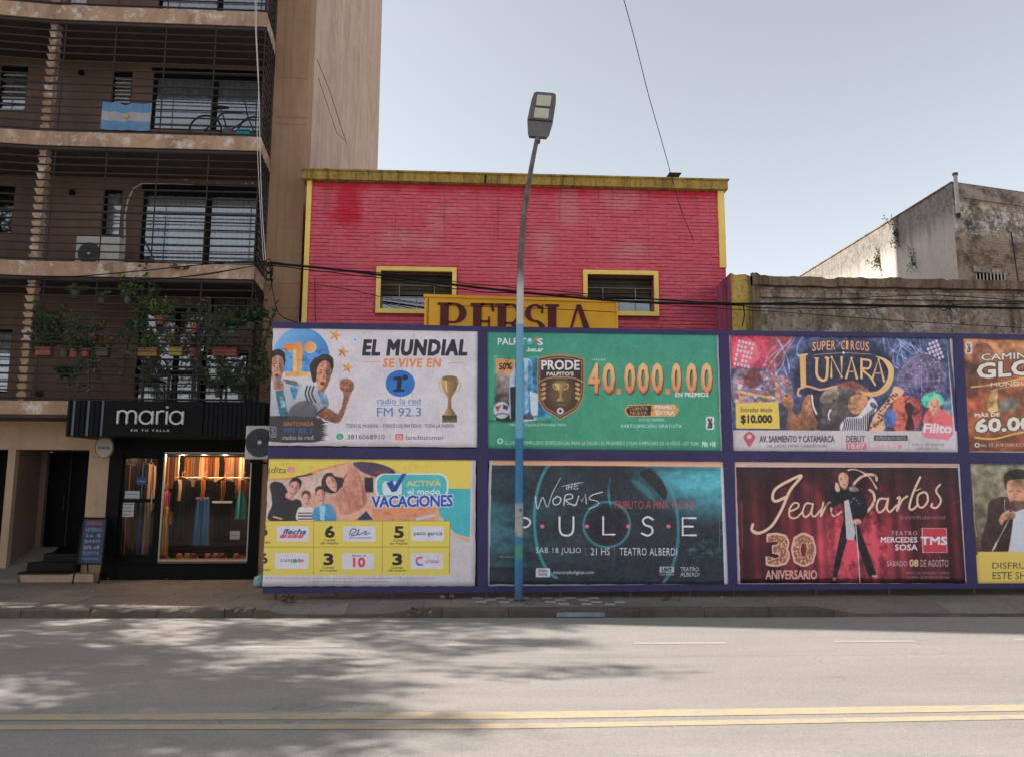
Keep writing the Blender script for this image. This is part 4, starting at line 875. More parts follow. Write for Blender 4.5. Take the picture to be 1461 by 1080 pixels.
# frame members
def rail(pts, off0, off1, name='rail'): return fprism(pts, off0, off1, name, M_PURP, hoard)
rail([(388, 459.5), (690, 465.8), (690, 473), (388, 468)], -.035, .03)
rail([(690, 465.8), (1040, 471.5), (1040, 478), (690, 473)], -.035, .03)
rail([(1040, 471.5), (1376, 476), (1376, 483), (1040, 478)], -.035, .03)
rail([(1376, 476), (1900, 486), (1900, 494), (1376, 483)], -.035, .03)
rail([(382, 637), (690, 640), (690, 656), (382, 653.5)], -.03, .03)
rail([(690, 640), (1042, 643), (1042, 658), (690, 656)], -.03, .03)
rail([(1042, 643), (1382, 645), (1382, 661), (1042, 658)], -.03, .03)
rail([(1382, 645), (1900, 650), (1900, 667), (1382, 661)], -.03, .03)
rail([(375, 838), (692, 836), (692, 845), (375, 846.5)], -.035, .03)
rail([(692, 836), (1046, 833), (1046, 842), (692, 845)], -.035, .03)
rail([(1046, 833), (1388, 832), (1388, 839), (1046, 842)], -.035, .03)
rail([(1388, 832), (1900, 829), (1900, 836), (1388, 839)], -.035, .03)
for (xa, xb, xc, xd, y0_, y1_) in ((682, 695, 681, 696, 473, 640), (681, 696, 681, 696, 656, 836), (1026, 1040, 1031, 1046, 478, 643), (1032, 1048, 1040, 1052, 658, 833), (1360, 1374, 1368, 1383, 483, 645), (1370, 1384, 1380, 1395, 661, 832), (1800, 1814, 1810, 1826, 483, 645), (1810, 1826, 1822, 1840, 661, 832)):
    rail([(xa, y0_), (xb, y0_), (xd, y1_), (xc, y1_)], -.033, .03, 'post')
fprism([(389, 462), (1900, 488), (1900, 832), (375, 846)], .034, .09, 'backing_board', plain('dark_board', (.035, .03, .035), .8, .2, 4), hoard)
M_GALV2 = plain('grey_steel', (.10, .095, .09), .6, .2, 5)
for px in (392, 480, 560, 640, 694, 800, 900, 985, 1048, 1165, 1270, 1392, 1500, 1650, 1810):
    p = P(px, 845, FA + .07, FB); MB().box((p.x - .02, p.y + .03, SW - .02), (p.x + .02, p.y + .07, ZT - .05)).build('support', M_GALV2, hoard)
    q = P(px, 845, FA + .9, FB); MB().tube([(p.x, p.y + .07, ZT * .7), (p.x, p.y + 1.0, SW)], .02, 5).build('brace', M_GALV2, hoard)

# ================================================================== STREET LAMP
YLMP = G(740, 857, SW).y; xb = G(740, 857, SW).x
M_PBLUE = None
def m_pole():
    t = NT('painted_lamp_pole'); x, y, z = t.sep(); n1 = t.noise(14, 7, .7, (1, 1, .5)); n2 = t.noise(30, 5, .7)
    zc_ = PZ(741, 463, YLMP); zs_ = PZ(741, 400, YLMP); zm = PZ(740, 625, YLMP)
    blue = t.mix(t.ramp(n1, [(.4, 0.0), (.65, 1.0)]), (.02, .135, .30, 1), (.03, .19, .37, 1)); lb = t.mix(n1, (.12, .33, .50, 1), (.15, .38, .55, 1))
    c = t.mix(t.band(z, zm, 40, .01), blue, lb)
    c = t.mix(t.band(z, zc_, 40, .006), c, (.50, .49, .47, 1))
    rust = t.mix(t.ramp(n1, [(.4, 0.0), (.6, 1.0)]), (.065, .048, .036, 1), (.13, .105, .085, 1)); c = t.mix(t.band(z, zs_, 40, .25), c, rust)
    zz0, zz1 = PZ(740, 765, YLMP), PZ(740, 718, YLMP); pap = t.math('MULTIPLY', t.band(z, zz0, zz1, .04), t.ramp(t.noise(9, 6, .7, off=(1, 1, 5)), [(.42, 0.0), (.47, 1.0)])); c = t.mix(pap, c, (.36, .34, .30, 1))
    gr = t.math('MULTIPLY', t.band(z, PZ(740, 797, YLMP), PZ(740, 775, YLMP), .04), .7); c = t.mix(gr, c, (.07, .30, .12, 1))
    c = t.mix(t.math('MULTIPLY', t.band(z, -1, SW + .3, .2), .5), c, (.05, .05, .05, 1)); c = t.mix(t.ramp(n2, [(.62, 0.0), (.75, .5)]), c, (.05, .045, .04, 1))
    t.color(c); t.rough(.5); t.bump(n2, .4, .003); return t.m
lamp = empty('street_lamp', (xb, YLMP, SW), 'tall bent street lamp with a blue lower pole in front of the green poster', 'street lamp')
pl = lambda px, py: P(px, py, YLMP)
pts = [(xb, YLMP, SW - .05)] + [tuple(pl(px, py)) for px, py in ((740.5, 760), (741, 625), (741.5, 500), (742, 430), (743, 370), (745.5, 335), (750, 290))]
tipy = YLMP + .25
tip = P(766, 199, tipy); m1 = P(758, 240, YLMP + .1)
pts += [tuple(m1), tuple(tip)]
MB().tube(pts, [.066, .066, .064, .061, .058, .052, .047, .043, .040, .036], 16).build('pole', m_pole(), lamp, True)
MB().lathe([(.075, 0), (.09, .02), (.07, .035)], (xb, YLMP, SW - .01), 16).build('base_collar', M_IRON, lamp)
M_HEAD = plain('grey_lamp_casting', (.13, .12, .115), .5, .15, 8, grime=(.05, .04, .035, 1)); M_LENS = plain('frosted_lamp_glass', (.50, .47, .36), .25, .08, 12, bump=.05)
# head: a flat body tilted so that the camera looks at its underside
ha = P(768, 197, tipy - .02); hb = P(776, 134, tipy + .35)
hd = (hb - ha); LN = hd.length; hu = hd.normalized(); hs_ = RT - hu * RT.dot(hu); hs_.normalize(); hn = hs_.cross(hu).normalized()
if hn.y > 0: hn = -hn
HP = lambda s_, t_, d_: tuple(ha + hs_ * s_ + hu * (t_ * LN) + hn * d_)
def headloop(sec): return [HP(s_, t_, d_) for s_, t_, d_ in sec]
outl = [(-.155, 0), (.135, 0), (.175, .08), (.215, .34), (.228, .8), (.215, .97), (.16, 1.0), (-.13, 1.0), (-.17, .97), (-.20, .8), (-.225, .36), (-.185, .08)]
mb = MB(); n = len(outl); lo = [HP(s_, t_, .03) for s_, t_ in outl]; md = [HP(s_ * 1.0, t_, -.03) for s_, t_ in outl]; tp = [HP(s_ * .7, .08 + t_ * .84, -.11) for s_, t_ in outl]
mb.add(lo + md + tp, [tuple(range(n))] + [(i, (i + 1) % n, (i + 1) % n + n, i + n) for i in range(n)] + [(n + i, n + (i + 1) % n, (i + 1) % n + 2 * n, i + 2 * n) for i in range(n)] + [tuple(range(3 * n - 1, 2 * n - 1, -1))])
hd_ = mb.build('lamp_head', M_HEAD, lamp)
def slabh(s0_, s1_, t0_, t1_, d0, d1, name, m): 
    q = [(s0_, t0_), (s1_, t0_), (s1_, t1_), (s0_, t1_)]; mb = MB(); mb.add([HP(a, b, d0) for a, b in q] + [HP(a, b, d1) for a, b in q], [(0, 3, 2, 1), (4, 5, 6, 7), (0, 1, 5, 4), (1, 2, 6, 5), (2, 3, 7, 6), (3, 0, 4, 7)]); return mb.build(name, m, hd_)
slabh(-.12, .13, .40, .62, .028, .040, 'lens', M_LENS); slabh(-.11, .14, .68, .92, .028, .040, 'lens', M_LENS)
slabh(-.20, .20, .335, .355, .028, .045, 'seam', M_IRON); slabh(-.15, .17, .645, .66, .028, .045, 'lens_bar', M_HEAD)
slabh(-.155, -.125, .38, .94, .028, .042, 'lens_frame', M_HEAD); slabh(.145, .175, .38, .94, .028, .042, 'lens_frame', M_HEAD); slabh(-.12, .145, .925, .95, .028, .042, 'lens_frame', M_HEAD)
MB().tube([HP(-.01, -.07, -.03), HP(-.01, .06, -.03)], .052, 12).build('socket', M_HEAD, hd_, True)

# ================================================================== CABLES
M_CAB = plain('black_cable', (.012, .012, .013), .6, .2, 8, bump=0)
def cable(pts, r, label, group='cables strung along the facades', n=8, jit=.0):
    """pts: (px, py, Y); smoothed through Catmull-Rom"""
    c = [P(px, py, Y) for px, py, Y in pts]; out = []
    for i in range(len(c) - 1):
        p0, p1, p2, p3 = c[max(i - 1, 0)], c[i], c[i + 1], c[min(i + 2, len(c) - 1)]
        for k in range(n):
            t = k / n; out.append(0.5 * ((2 * p1) + (p2 - p0) * t + (2 * p0 - 5 * p1 + 4 * p2 - p3) * t * t + (3 * p1 - p0 - 3 * p2 + p3) * t ** 3))
    out.append(c[-1])
    if jit: out = [p + Vector((0, 0, jit * noise.noise(Vector((p.x * 2, i_ * .3, 0))))) for i_, p in enumerate(out)]
    return tag(MB().tube(out, r, 6).build('cable', M_CAB, None, True), label, 'cable', group)
cable([(385, 376, 13.9), (470, 384, 13.8), (560, 395, 13.75), (650, 407, 13.7), (740, 417, 13.65), (870, 429, 13.6), (960, 433, 13.6), (1060, 434, 13.55), (1150, 434, 13.6), (1300, 437, 13.6), (1500, 441, 13.6)], .022, 'thick black cable bundle running across the pink wall and the parapet')
cable([(385, 379, 13.9), (470, 388, 13.85), (560, 400, 13.8), (650, 413, 13.75), (740, 419, 13.7), (870, 424, 13.65), (1040, 436, 13.6), (1180, 441, 13.6), (1330, 436, 13.6), (1500, 432, 13.6)], .009, 'thin cable sagging just under the thick black bundle', jit=.03)
cable([(385, 374, 13.9), (440, 380, 13.85), (560, 392, 13.8), (700, 408, 13.8), (860, 421, 13.75), (1000, 431, 13.7), (1100, 433, 13.6), (1250, 424, 13.6), (1345, 422, 13.6), (1500, 433, 13.6)], .008, 'thin cable lying just above the thick black bundle', jit=.02)
cable([(440, 405, 14.6), (500, 414, 14.6), (560, 427, 14.5), (640, 436, 13.9), (760, 440, 13.8), (880, 446, 13.8)], .006, 'thin dark wire drooping under the left window of the pink wall')
cable([(880, 428, 13.8), (960, 436, 13.7), (1050, 442, 13.6), (1120, 446, 13.6), (1200, 452, 13.6), (1330, 461, 13.6), (1500, 470, 13.6)], .006, 'thin wire dropping across the old grey parapet')
cable([(-60, 404, 13.75), (40, 399, 13.85), (120, 394, 13.9), (200, 387, 13.9), (290, 378, 13.9), (350, 373, 13.9), (385, 375, 13.85)], .010, 'black wire climbing across the second floor slab')
cable([(-60, 409, 13.8), (60, 404, 13.85), (180, 401, 13.88), (280, 394, 13.88), (340, 384, 13.88), (385, 376, 13.85)], .008, 'lower black wire climbing across the second floor slab')
cable([(240, 398, 13.9), (300, 390, 13.88), (350, 382, 13.88), (385, 377, 13.85)], .007, 'short black wire joining the bundle at the balcony corner')
cable([(384, 378, 13.85), (390, 420, 13.9), (400, 450, 14.3), (430, 462, 14.6)], .008, 'black wire looping down beside the tan pier')
cable([(890, 0, 11.2), (905, 55, 11.8), (925, 135, 12.6), (945, 205, 13.6), (958, 252, 14.5), (972, 300, 14.55), (990, 345, 14.6)], .007, 'long thin wire crossing the sky down to the roof vent', 'wires in the sky')
cable([(449, 400, 14.66), (450, 460, 14.66)], .006, 'thin black wire hanging straight down the left end of the pink wall')
cable([(1060, 434, 13.55), (1062, 450, 13.7), (1059, 466, 13.75)], .010, 'frayed cable end hanging on the yellow pier')
cable([(693, 250, 14.5), (692, 262, 14.5)], .02, 'short black stub hanging from the mossy cornice', 'wires in the sky')
# tangle at the balcony corner
rt2 = random.Random(8)
for k in range(7):
    a0 = rt2.uniform(0, 6.28); cable([(384 + 6 * math.cos(a0 + i * .9) * (1 - .06 * i), 372 + k * 4 + 9 * math.sin(a0 + i * .9) + i * 2, 13.80 + .03 * i) for i in range(8)], .007, ORD[k] + ' coil from the top in the cable tangle at the balcony corner', 'tangled cables at the balcony corner', 4)
cable([(366, -40, 13.9), (364, 20, 13.9), (367, 90, 13.9), (370, 150, 13.9), (371, 215, 13.9), (374, 300, 13.9), (379, 372, 13.88)], .008, 'pale cable hanging straight down the right end of the balconies', 'pale cables down the balconies')
cable([(368, -40, 13.87), (366, 40, 13.87), (369, 120, 13.87), (367, 200, 13.88), (371, 290, 13.88), (376, 372, 13.86)], .006, 'thinner pale cable twisted beside the vertical one on the balconies', 'pale cables down the balconies')
for o in [o for o in col.objects if o.get('group') == 'pale cables down the balconies']: o.data.materials[0] = M_PIPE
# knot of wires on the parapet
for k, (x_, y_) in enumerate(((1348, 424), (1352, 428), (1345, 430))):
    cable([(x_, y_, 13.62), (x_ - 6, y_ + 8, 13.6), (x_ + 3, y_ + 14, 13.6), (x_ + 8, y_ + 6, 13.6), (x_ + 14, y_ + 18, 13.62)], .006, ['right', 'lower right', 'left'][k] + ' loop of the wire knot on the old parapet', 'wire knot on the parapet', 5)
# ================================================================== PRINTED POSTERS (flat print painted in code)
_txt_cache = {}
def glyphs(body, bold=0.0, shear=0.0, space=1.0):
    key = (body, bold, shear, space)
    if key not in _txt_cache:
        cu = bpy.data.curves.new('txt', 'FONT'); cu.body = body; cu.resolution_u = 2; cu.offset = bold; cu.shear = shear; cu.space_character = space; cu.fill_mode = 'FRONT'
        ob = bpy.data.objects.new('txt', cu); me = bpy.data.meshes.new_from_object(ob); n = len(me.vertices)
        co = np.zeros(n * 3); me.vertices.foreach_get('co', co); co = co.reshape(-1, 3)[:, :2]
        polys = [tuple(p.vertices) for p in me.polygons]; bpy.data.objects.remove(ob); bpy.data.curves.remove(cu); bpy.data.meshes.remove(me)
        _txt_cache[key] = (co, polys)
    return _txt_cache[key]
def blur1(a, r):
    if r < 1: return a
    for ax in (0, 1):
        pad = [(0, 0)] * a.ndim; pad[ax] = (r + 1, r); c = np.cumsum(np.pad(a, pad, mode='edge'), axis=ax)
        sl = lambda s, e: tuple(slice(s, e) if i == ax else slice(None) for i in range(a.ndim))
        a = (c[sl(2 * r + 1, None)] - c[sl(0, -2 * r - 1)]) / (2 * r + 1)
    return a
def fnoise(h, w, cell, seed, octs=4, ax=1.0):
    rg = np.random.RandomState(seed); out = np.zeros((h, w)); amp = 1; tot = 0
    for o in range(octs):
        cy, cx = max(cell / 2 ** o, 1), max(cell * ax / 2 ** o, 1); gh, gw = int(h / cy) + 3, int(w / cx) + 3; g = rg.rand(gh, gw)
        ys = np.arange(h) / cy; xs = np.arange(w) / cx; yi = ys.astype(int); xi = xs.astype(int); fy = (ys - yi)[:, None]; fx = (xs - xi)[None]
        fy = fy * fy * (3 - 2 * fy); fx = fx * fx * (3 - 2 * fx)
        a = g[yi][:, xi]; b = g[yi][:, xi + 1]; c = g[yi + 1][:, xi]; d = g[yi + 1][:, xi + 1]
        out += amp * ((a * (1 - fx) + b * fx) * (1 - fy) + (c * (1 - fx) + d * fx) * fy); tot += amp; amp *= .55
    return out / tot
class Art:
    """canvas whose drawing coordinates are a slanted quad q (tl,tr,br,bl) measured on the photograph"""
    def __init__(s, quad, org, sc, bg, W=1180, H=None):
        s.quad = quad; z = [((p[0] - org[0]) * sc, (p[1] - org[1]) * sc) for p in quad]; s.W = W
        asp = (math.dist(quad[0], quad[1]) / math.dist(quad[0], quad[3])); s.H = H or int(W / asp)
        s.c = np.zeros((s.H, s.W, 3)) + np.array(bg, float); dst = [(0, 0), (s.W, 0), (s.W, s.H), (0, s.H)]
        A = []; b = []
        for (x, y), (u, v) in zip(z, dst):
            A.append([x, y, 1, 0, 0, 0, -u * x, -u * y]); b.append(u); A.append([0, 0, 0, x, y, 1, -v * x, -v * y]); b.append(v)
        s.h = np.append(np.linalg.solve(np.array(A), np.array(b)), 1).reshape(3, 3); s.k = s.W / math.dist(z[0], z[1])
    def T(s, pts):
        p = np.c_[np.array(pts, float), np.ones(len(pts))] @ s.h.T; return p[:, :2] / p[:, 2:]
    def mask(s, polys, soft=0):
        """polys already on the canvas; even-odd"""
        al = np.concatenate(polys); m = int(soft * 3) + 2
        x0, y0 = np.maximum(np.floor(al.min(0)).astype(int) - m, 0); x1, y1 = np.minimum(np.ceil(al.max(0)).astype(int) + m, (s.W, s.H))
        if x1 <= x0 or y1 <= y0: return None
        X = np.arange(x0, x1) + .5; Y = np.arange(y0, y1) + .5; ins = np.zeros((len(Y), len(X)), bool)
        for p in polys:
            q = np.roll(p, -1, 0)
            for (ax, ay), (bx, by) in zip(p, q):
                if ay == by: continue
                lo, hi = (ay, by) if ay < by else (by, ay)
                r0 = max(0, int(math.ceil(lo - y0 - .5))); r1 = min(len(Y), int(math.ceil(hi - y0 - .5)))
                if r1 <= r0: continue
                xx = ax + (Y[r0:r1] - ay) * (bx - ax) / (by - ay); ins[r0:r1] ^= X[None] > xx[:, None]
        mk = ins.astype(float)
        if soft: mk = blur1(blur1(mk, max(1, int(soft * .6))), max(1, int(soft * .6)))
        return mk, (slice(y0, y1), slice(x0, x1))
    def put(s, mk, sl, col_, a=1.0, col2=None, gdir=(0, 1)):
        c = np.array(col_, float)
        if col2 is not None:
            h, w = mk.shape; gy, gx = np.mgrid[0:h, 0:w]; g = np.clip((gx / max(w - 1, 1) * gdir[0] + gy / max(h - 1, 1) * gdir[1]), 0, 1)[..., None]; c = c * (1 - g) + np.array(col2, float) * g
        m = (mk * a)[..., None]; s.c[sl] = s.c[sl] * (1 - m) + c * m
    def poly(s, pts, c, a=1.0, soft=0, c2=None, gdir=(0, 1)):
        r_ = s.mask([s.T(pts)], soft)
        if r_: s.put(r_[0], r_[1], c, a, c2, gdir)
    def spline(s, pts, c, **k): s.poly(cr_closed(pts), c, **k)
    def ell(s, cx, cy, rx, ry, c, a=1.0, soft=0, rot=0, c2=None, gdir=(0, 1)):
        t = np.linspace(0, 2 * np.pi, 36)[:-1]; r_ = R(rot); x = rx * np.cos(t); y = ry * np.sin(t)
        s.poly(np.c_[cx + x * math.cos(r_) - y * math.sin(r_), cy + x * math.sin(r_) + y * math.cos(r_)], c, a, soft, c2, gdir)
    def rect(s, x0, y0, x1, y1, c, a=1.0, soft=0, c2=None, gdir=(0, 1), rad=0):
        if rad:
            pts = []
            for cx, cy, a0 in ((x1 - rad, y0 + rad, -90), (x1 - rad, y1 - rad, 0), (x0 + rad, y1 - rad, 90), (x0 + rad, y0 + rad, 180)):
                for k in range(5): q = R(a0 + 22.5 * k); pts.append((cx + rad * math.cos(q), cy + rad * math.sin(q)))
        else: pts = [(x0, y0), (x1, y0), (x1, y1), (x0, y1)]
        s.poly(pts, c, a, soft, c2, gdir)
    def line(s, pts, w, c, a=1.0, soft=0, w2=None):
        pts = np.array(pts, float); n = len(pts); ws = np.linspace(w, w2 if w2 is not None else w, n); L = []; Q = []
        for i in range(n):
            d = pts[min(i + 1, n - 1)] - pts[max(i - 1, 0)]; d = d / (np.hypot(*d) + 1e-9); nn = np.array([-d[1], d[0]]) * ws[i] / 2; L.append(pts[i] + nn); Q.append(pts[i] - nn)
        msk = []
        for i in range(n - 1): 
            r_ = s.T([L[i], L[i + 1], Q[i + 1], Q[i]]); msk.append(r_)
        al = np.concatenate(msk); full = np.zeros((s.H, s.W), bool)
        for m_ in msk:
            o = s.mask([m_])
            if o: full[o[1]] |= o[0] > .5
        for i in range(n):
            if ws[i] * s.k > 5:
                t = np.linspace(0, 2 * np.pi, 13)[:-1]; o = s.mask([s.T(np.c_[pts[i][0] + ws[i] / 2 * np.cos(t), pts[i][1] + ws[i] / 2 * np.sin(t)])])
                if o: full[o[1]] |= o[0] > .5
        m = int(soft * 3) + 2; x0, y0 = np.maximum(np.floor(al.min(0)).astype(int) - m - 6, 0); x1, y1 = np.minimum(np.ceil(al.max(0)).astype(int) + m + 6, (s.W, s.H))
        if x1 <= x0 or y1 <= y0: return
        sl = (slice(y0, y1), slice(x0, x1)); mk = full[sl].astype(float)
        if soft: mk = blur1(blur1(mk, max(1, int(soft * .6))), max(1, int(soft * .6)))
        s.put(mk, sl, c, a)
    def curve(s, pts, w, c, w2=None, **k): s.line(cr_open(pts), w, c, w2=w2, **k)
    def text(s, body, x0, y0, x1, y1, c, bold=0.0, shear=0.0, slope=0.0, a=1.0, c2=None, space=1.0, outline=None, ow=.04, soft=0):
        """fit the lettering into the box (x0,y0)-(x1,y1); slope lifts or drops its right end"""
        if outline is not None: s.text(body, x0 - ow * (y1 - y0) * .6, y0 - ow * (y1 - y0) * .6, x1 + ow * (y1 - y0) * .6, y1 + ow * (y1 - y0) * .6, outline, bold + ow, shear, slope, a, None, space)
        dl = int(round(bold * .62 * abs(y1 - y0) * s.k)); dk_ = dl / s.k; x0 += dk_; x1 -= dk_; y0 += dk_; y1 -= dk_
        co, polys = glyphs(body, 0, shear, space); mn, mx = co.min(0), co.max(0); q = (co - mn) / (mx - mn)
        X = x0 + q[:, 0] * (x1 - x0); Y = y1 - q[:, 1] * (y1 - y0) + slope * q[:, 0]; p = s.T(np.c_[X, Y])
        full = np.zeros((s.H, s.W), bool); lo = np.floor(p.min(0)).astype(int) - 3 - dl; hi = np.ceil(p.max(0)).astype(int) + 3 + dl
        for f in polys:
            t = p[list(f)]; bx0, by0 = np.maximum(np.floor(t.min(0)).astype(int), 0); bx1, by1 = np.minimum(np.ceil(t.max(0)).astype(int) + 1, (s.W, s.H))
            if bx1 <= bx0 or by1 <= by0: continue
            Xg = np.arange(bx0, bx1)[None] + .5; Yg = np.arange(by0, by1)[:, None] + .5; sg = None; ok = True
            ar = 0.0
            for i in range(len(t)): j = (i + 1) % len(t); ar += t[i][0] * t[j][1] - t[j][0] * t[i][1]
            if abs(ar) < 1e-6: continue
            ins = np.ones((by1 - by0, bx1 - bx0), bool)
            for i in range(len(t)):
                j = (i + 1) % len(t); e = (t[j][0] - t[i][0]) * (Yg - t[i][1]) - (t[j][1] - t[i][1]) * (Xg - t[i][0]); ins &= (e >= -.4) if ar > 0 else (e <= .4)
            full[by0:by1, bx0:bx1] |= ins
        x_0, y_0 = np.maximum(lo, 0); x_1, y_1 = np.minimum(hi, (s.W, s.H))
        if x_1 <= x_0 or y_1 <= y_0: return
        sl = (slice(y_0, y_1), slice(x_0, x_1)); mk = full[sl].astype(float)
        for _ in range(dl):
            q = mk.copy(); q[1:] = np.maximum(q[1:], mk[:-1]); q[:-1] = np.maximum(q[:-1], mk[1:]); mk = q.copy() if _ % 2 == 0 else q
            q[:, 1:] = np.maximum(q[:, 1:], mk[:, :-1]); q[:, :-1] = np.maximum(q[:, :-1], mk[:, 1:]); mk = q
        if soft: mk = blur1(mk, int(soft))
        s.put(mk, sl, c, a, c2)
    def photo(s, x0, y0, x1, y1, amt=.3, cell=16, seed=1):
        '''give the printed picture in this box the uneven tone of a photograph'''
        p = s.T([(x0, y0), (x1, y0), (x1, y1), (x0, y1)]); a, b = np.maximum(p.min(0).astype(int), 0), np.minimum(p.max(0).astype(int), (s.W, s.H)); sl = (slice(a[1], b[1]), slice(a[0], b[0]))
        h, w = b[1] - a[1], b[0] - a[0]; n = fnoise(h, w, cell, seed, 3); n2 = fnoise(h, w, cell * 3, seed + 9, 3); q = s.c[sl]; lum = q.mean(-1, keepdims=True); sat = q.max(-1, keepdims=True) - q.min(-1, keepdims=True)
        k = 1 + amt * 2 * (n - .5)[..., None] + amt * 1.6 * (n2 - .5)[..., None]; wgt = np.clip(sat / 30 + (150 - lum) / 60, 0, 1); q = q * (1 - wgt) + q * k * wgt; bl = blur1(q, 3); s.c[sl] = bl + (q - bl) * .8
    def tex(s, amp, cell, seed, tint=(1, 1, 1), ax=1.0, sl=slice(None)):
        s.c += ((fnoise(s.H, s.W, cell, seed, 4, ax) - .5) * 2 * amp)[..., None] * np.array(tint)
    def material(s, name, K=1.66, rough=.55, soften=1):
        c = np.clip(s.c, 0, 255); c = blur1(c, soften) if soften else c
        rg = np.random.RandomState(len(name)); 
        # paper: faint wear, glue ripples, vertical sheet joins, scuffs
        w = fnoise(s.H, s.W, 90, 5 + len(name)); c = c * (.93 + .14 * w[..., None]); g = rg.rand(s.H // 2 + 1, s.W // 2 + 1).repeat(2, 0).repeat(2, 1)[:s.H, :s.W]; c = c + (g[..., None] - .5) * 7
        sc_ = (fnoise(s.H, s.W, 26, 9 + len(name), 5) > .76); c[sc_] = c[sc_] * .9 + np.array([190, 184, 186]) * .1; c = c * (.975 + .05 * fnoise(s.H, s.W, 22, 77, 4)[..., None]) * (.96 + .08 * fnoise(s.H, s.W, 7, 78, 2)[..., None])
        for k in (1, 2):
            xj = int(s.W * (k / 3 + .015 * ((len(name) + k) % 3 - 1))); c[:, xj:xj + 2] = c[:, xj:xj + 2] * .86; c[:, xj + 2:xj + 5] = c[:, xj + 2:xj + 5] * .93 + 14
        l = np.clip(c, 0, 255) / 255; l = np.where(l <= .04045, l / 12.92, ((l + .055) / 1.055) ** 2.4) * K * np.array([1.0, .985, .99]); l = l * .9 + l.mean(-1, keepdims=True) * .1; l = l / np.maximum(1, l.max(-1, keepdims=True) / .95); l = np.clip(l, .006, .95)
        o = np.where(l <= .0031308, l * 12.92, 1.055 * l ** (1 / 2.4) - .055); buf = np.ones((s.H, s.W, 4), np.float32); buf[..., :3] = o[::-1]
        im = bpy.data.images.new(name + '_print', s.W, s.H); im.pixels.foreach_set(buf.ravel()); im.update(); im.pack()
        t = NT(name); tc = t.n('ShaderNodeUVMap'); ti = t.n('ShaderNodeTexImage'); ti.image = im; ti.extension = 'EXTEND'; t.l(tc.outputs[0], ti.inputs[0])
        n1 = t.noise(5, 6, .6, (1, 1, .35)); n2 = t.noise(60, 4, .6); t.l(ti.outputs[0], t.b.inputs['Base Color']); t.rough(t.ramp(n1, [(.3, rough - .1), (.7, rough + .15)])); t.bump(t.math('ADD', n1, t.math('MULTIPLY', n2, .25)), .7, .014); return t.m
def cr_open(pts, n=7):
    p = [np.array(q, float) for q in pts]; out = []
    for i in range(len(p) - 1):
        a, b, c, d = p[max(i - 1, 0)], p[i], p[i + 1], p[min(i + 2, len(p) - 1)]
        for k in range(n): t = k / n; out.append(.5 * ((2 * b) + (c - a) * t + (2 * a - 5 * b + 4 * c - d) * t * t + (3 * b - a - 3 * c + d) * t ** 3))
    out.append(p[-1]); return out
def cr_closed(pts, n=6):
    p = [np.array(q, float) for q in pts]; m = len(p); out = []
    for i in range(m):
        a, b, c, d = p[i - 1], p[i], p[(i + 1) % m], p[(i + 2) % m]
        for k in range(n): t = k / n; out.append(.5 * ((2 * b) + (c - a) * t + (2 * a - 5 * b + 4 * c - d) * t * t + (3 * b - a - 3 * c + d) * t ** 3))
    return out
def face(A, cx, cy, w, h, skin, hair, rot=0, mouth=1.0, shade=.6):
    """a printed portrait head, w x h, with hair, eyes, nose, mouth"""
    r_ = R(rot); q = lambda x, y: (cx + (x * w * math.cos(r_) - y * h * math.sin(r_)), cy + (x * w * math.sin(r_) + y * h * math.cos(r_)))
    sk2 = tuple(v * shade for v in skin); dk = tuple(v * .35 for v in skin)
    A.spline([q(-.54, -.12), q(-.5, -.58), q(0, -.74), q(.5, -.58), q(.54, -.1), q(.3, -.05), q(-.3, -.05)], hair, soft=1)
    A.spline([q(-.48, -.2), q(-.32, -.5), q(0, -.58), q(.34, -.48), q(.48, -.15), q(.42, .25), q(.2, .58), q(0, .66), q(-.22, .56), q(-.43, .22)], skin, soft=1)
    A.spline([q(.12, -.5), q(.48, -.15), q(.42, .25), q(.2, .58), q(.02, .6), q(.2, .2), q(.15, -.1)], sk2, a=.6, soft=3)
    A.spline([q(-.5, -.25), q(-.42, -.6), q(0, -.72), q(.45, -.58), q(.5, -.2), q(.3, -.42), q(0, -.5), q(-.3, -.42)], hair, soft=1)
    for sx in (-.2, .2): A.line([q(sx - .11, -.13), q(sx + .11, -.14)], w * .05, dk, soft=1); A.ell(*q(sx, -.05), w * .07, h * .03, dk, soft=1)
    A.line([q(.02, -.02), q(.06, .14), q(-.04, .16)], w * .04, sk2, soft=1); A.ell(*q(0, .32), w * .14, h * .045 * mouth, (90, 30, 30) if mouth > 1 else tuple(v * .55 for v in skin), rot=rot, soft=1)
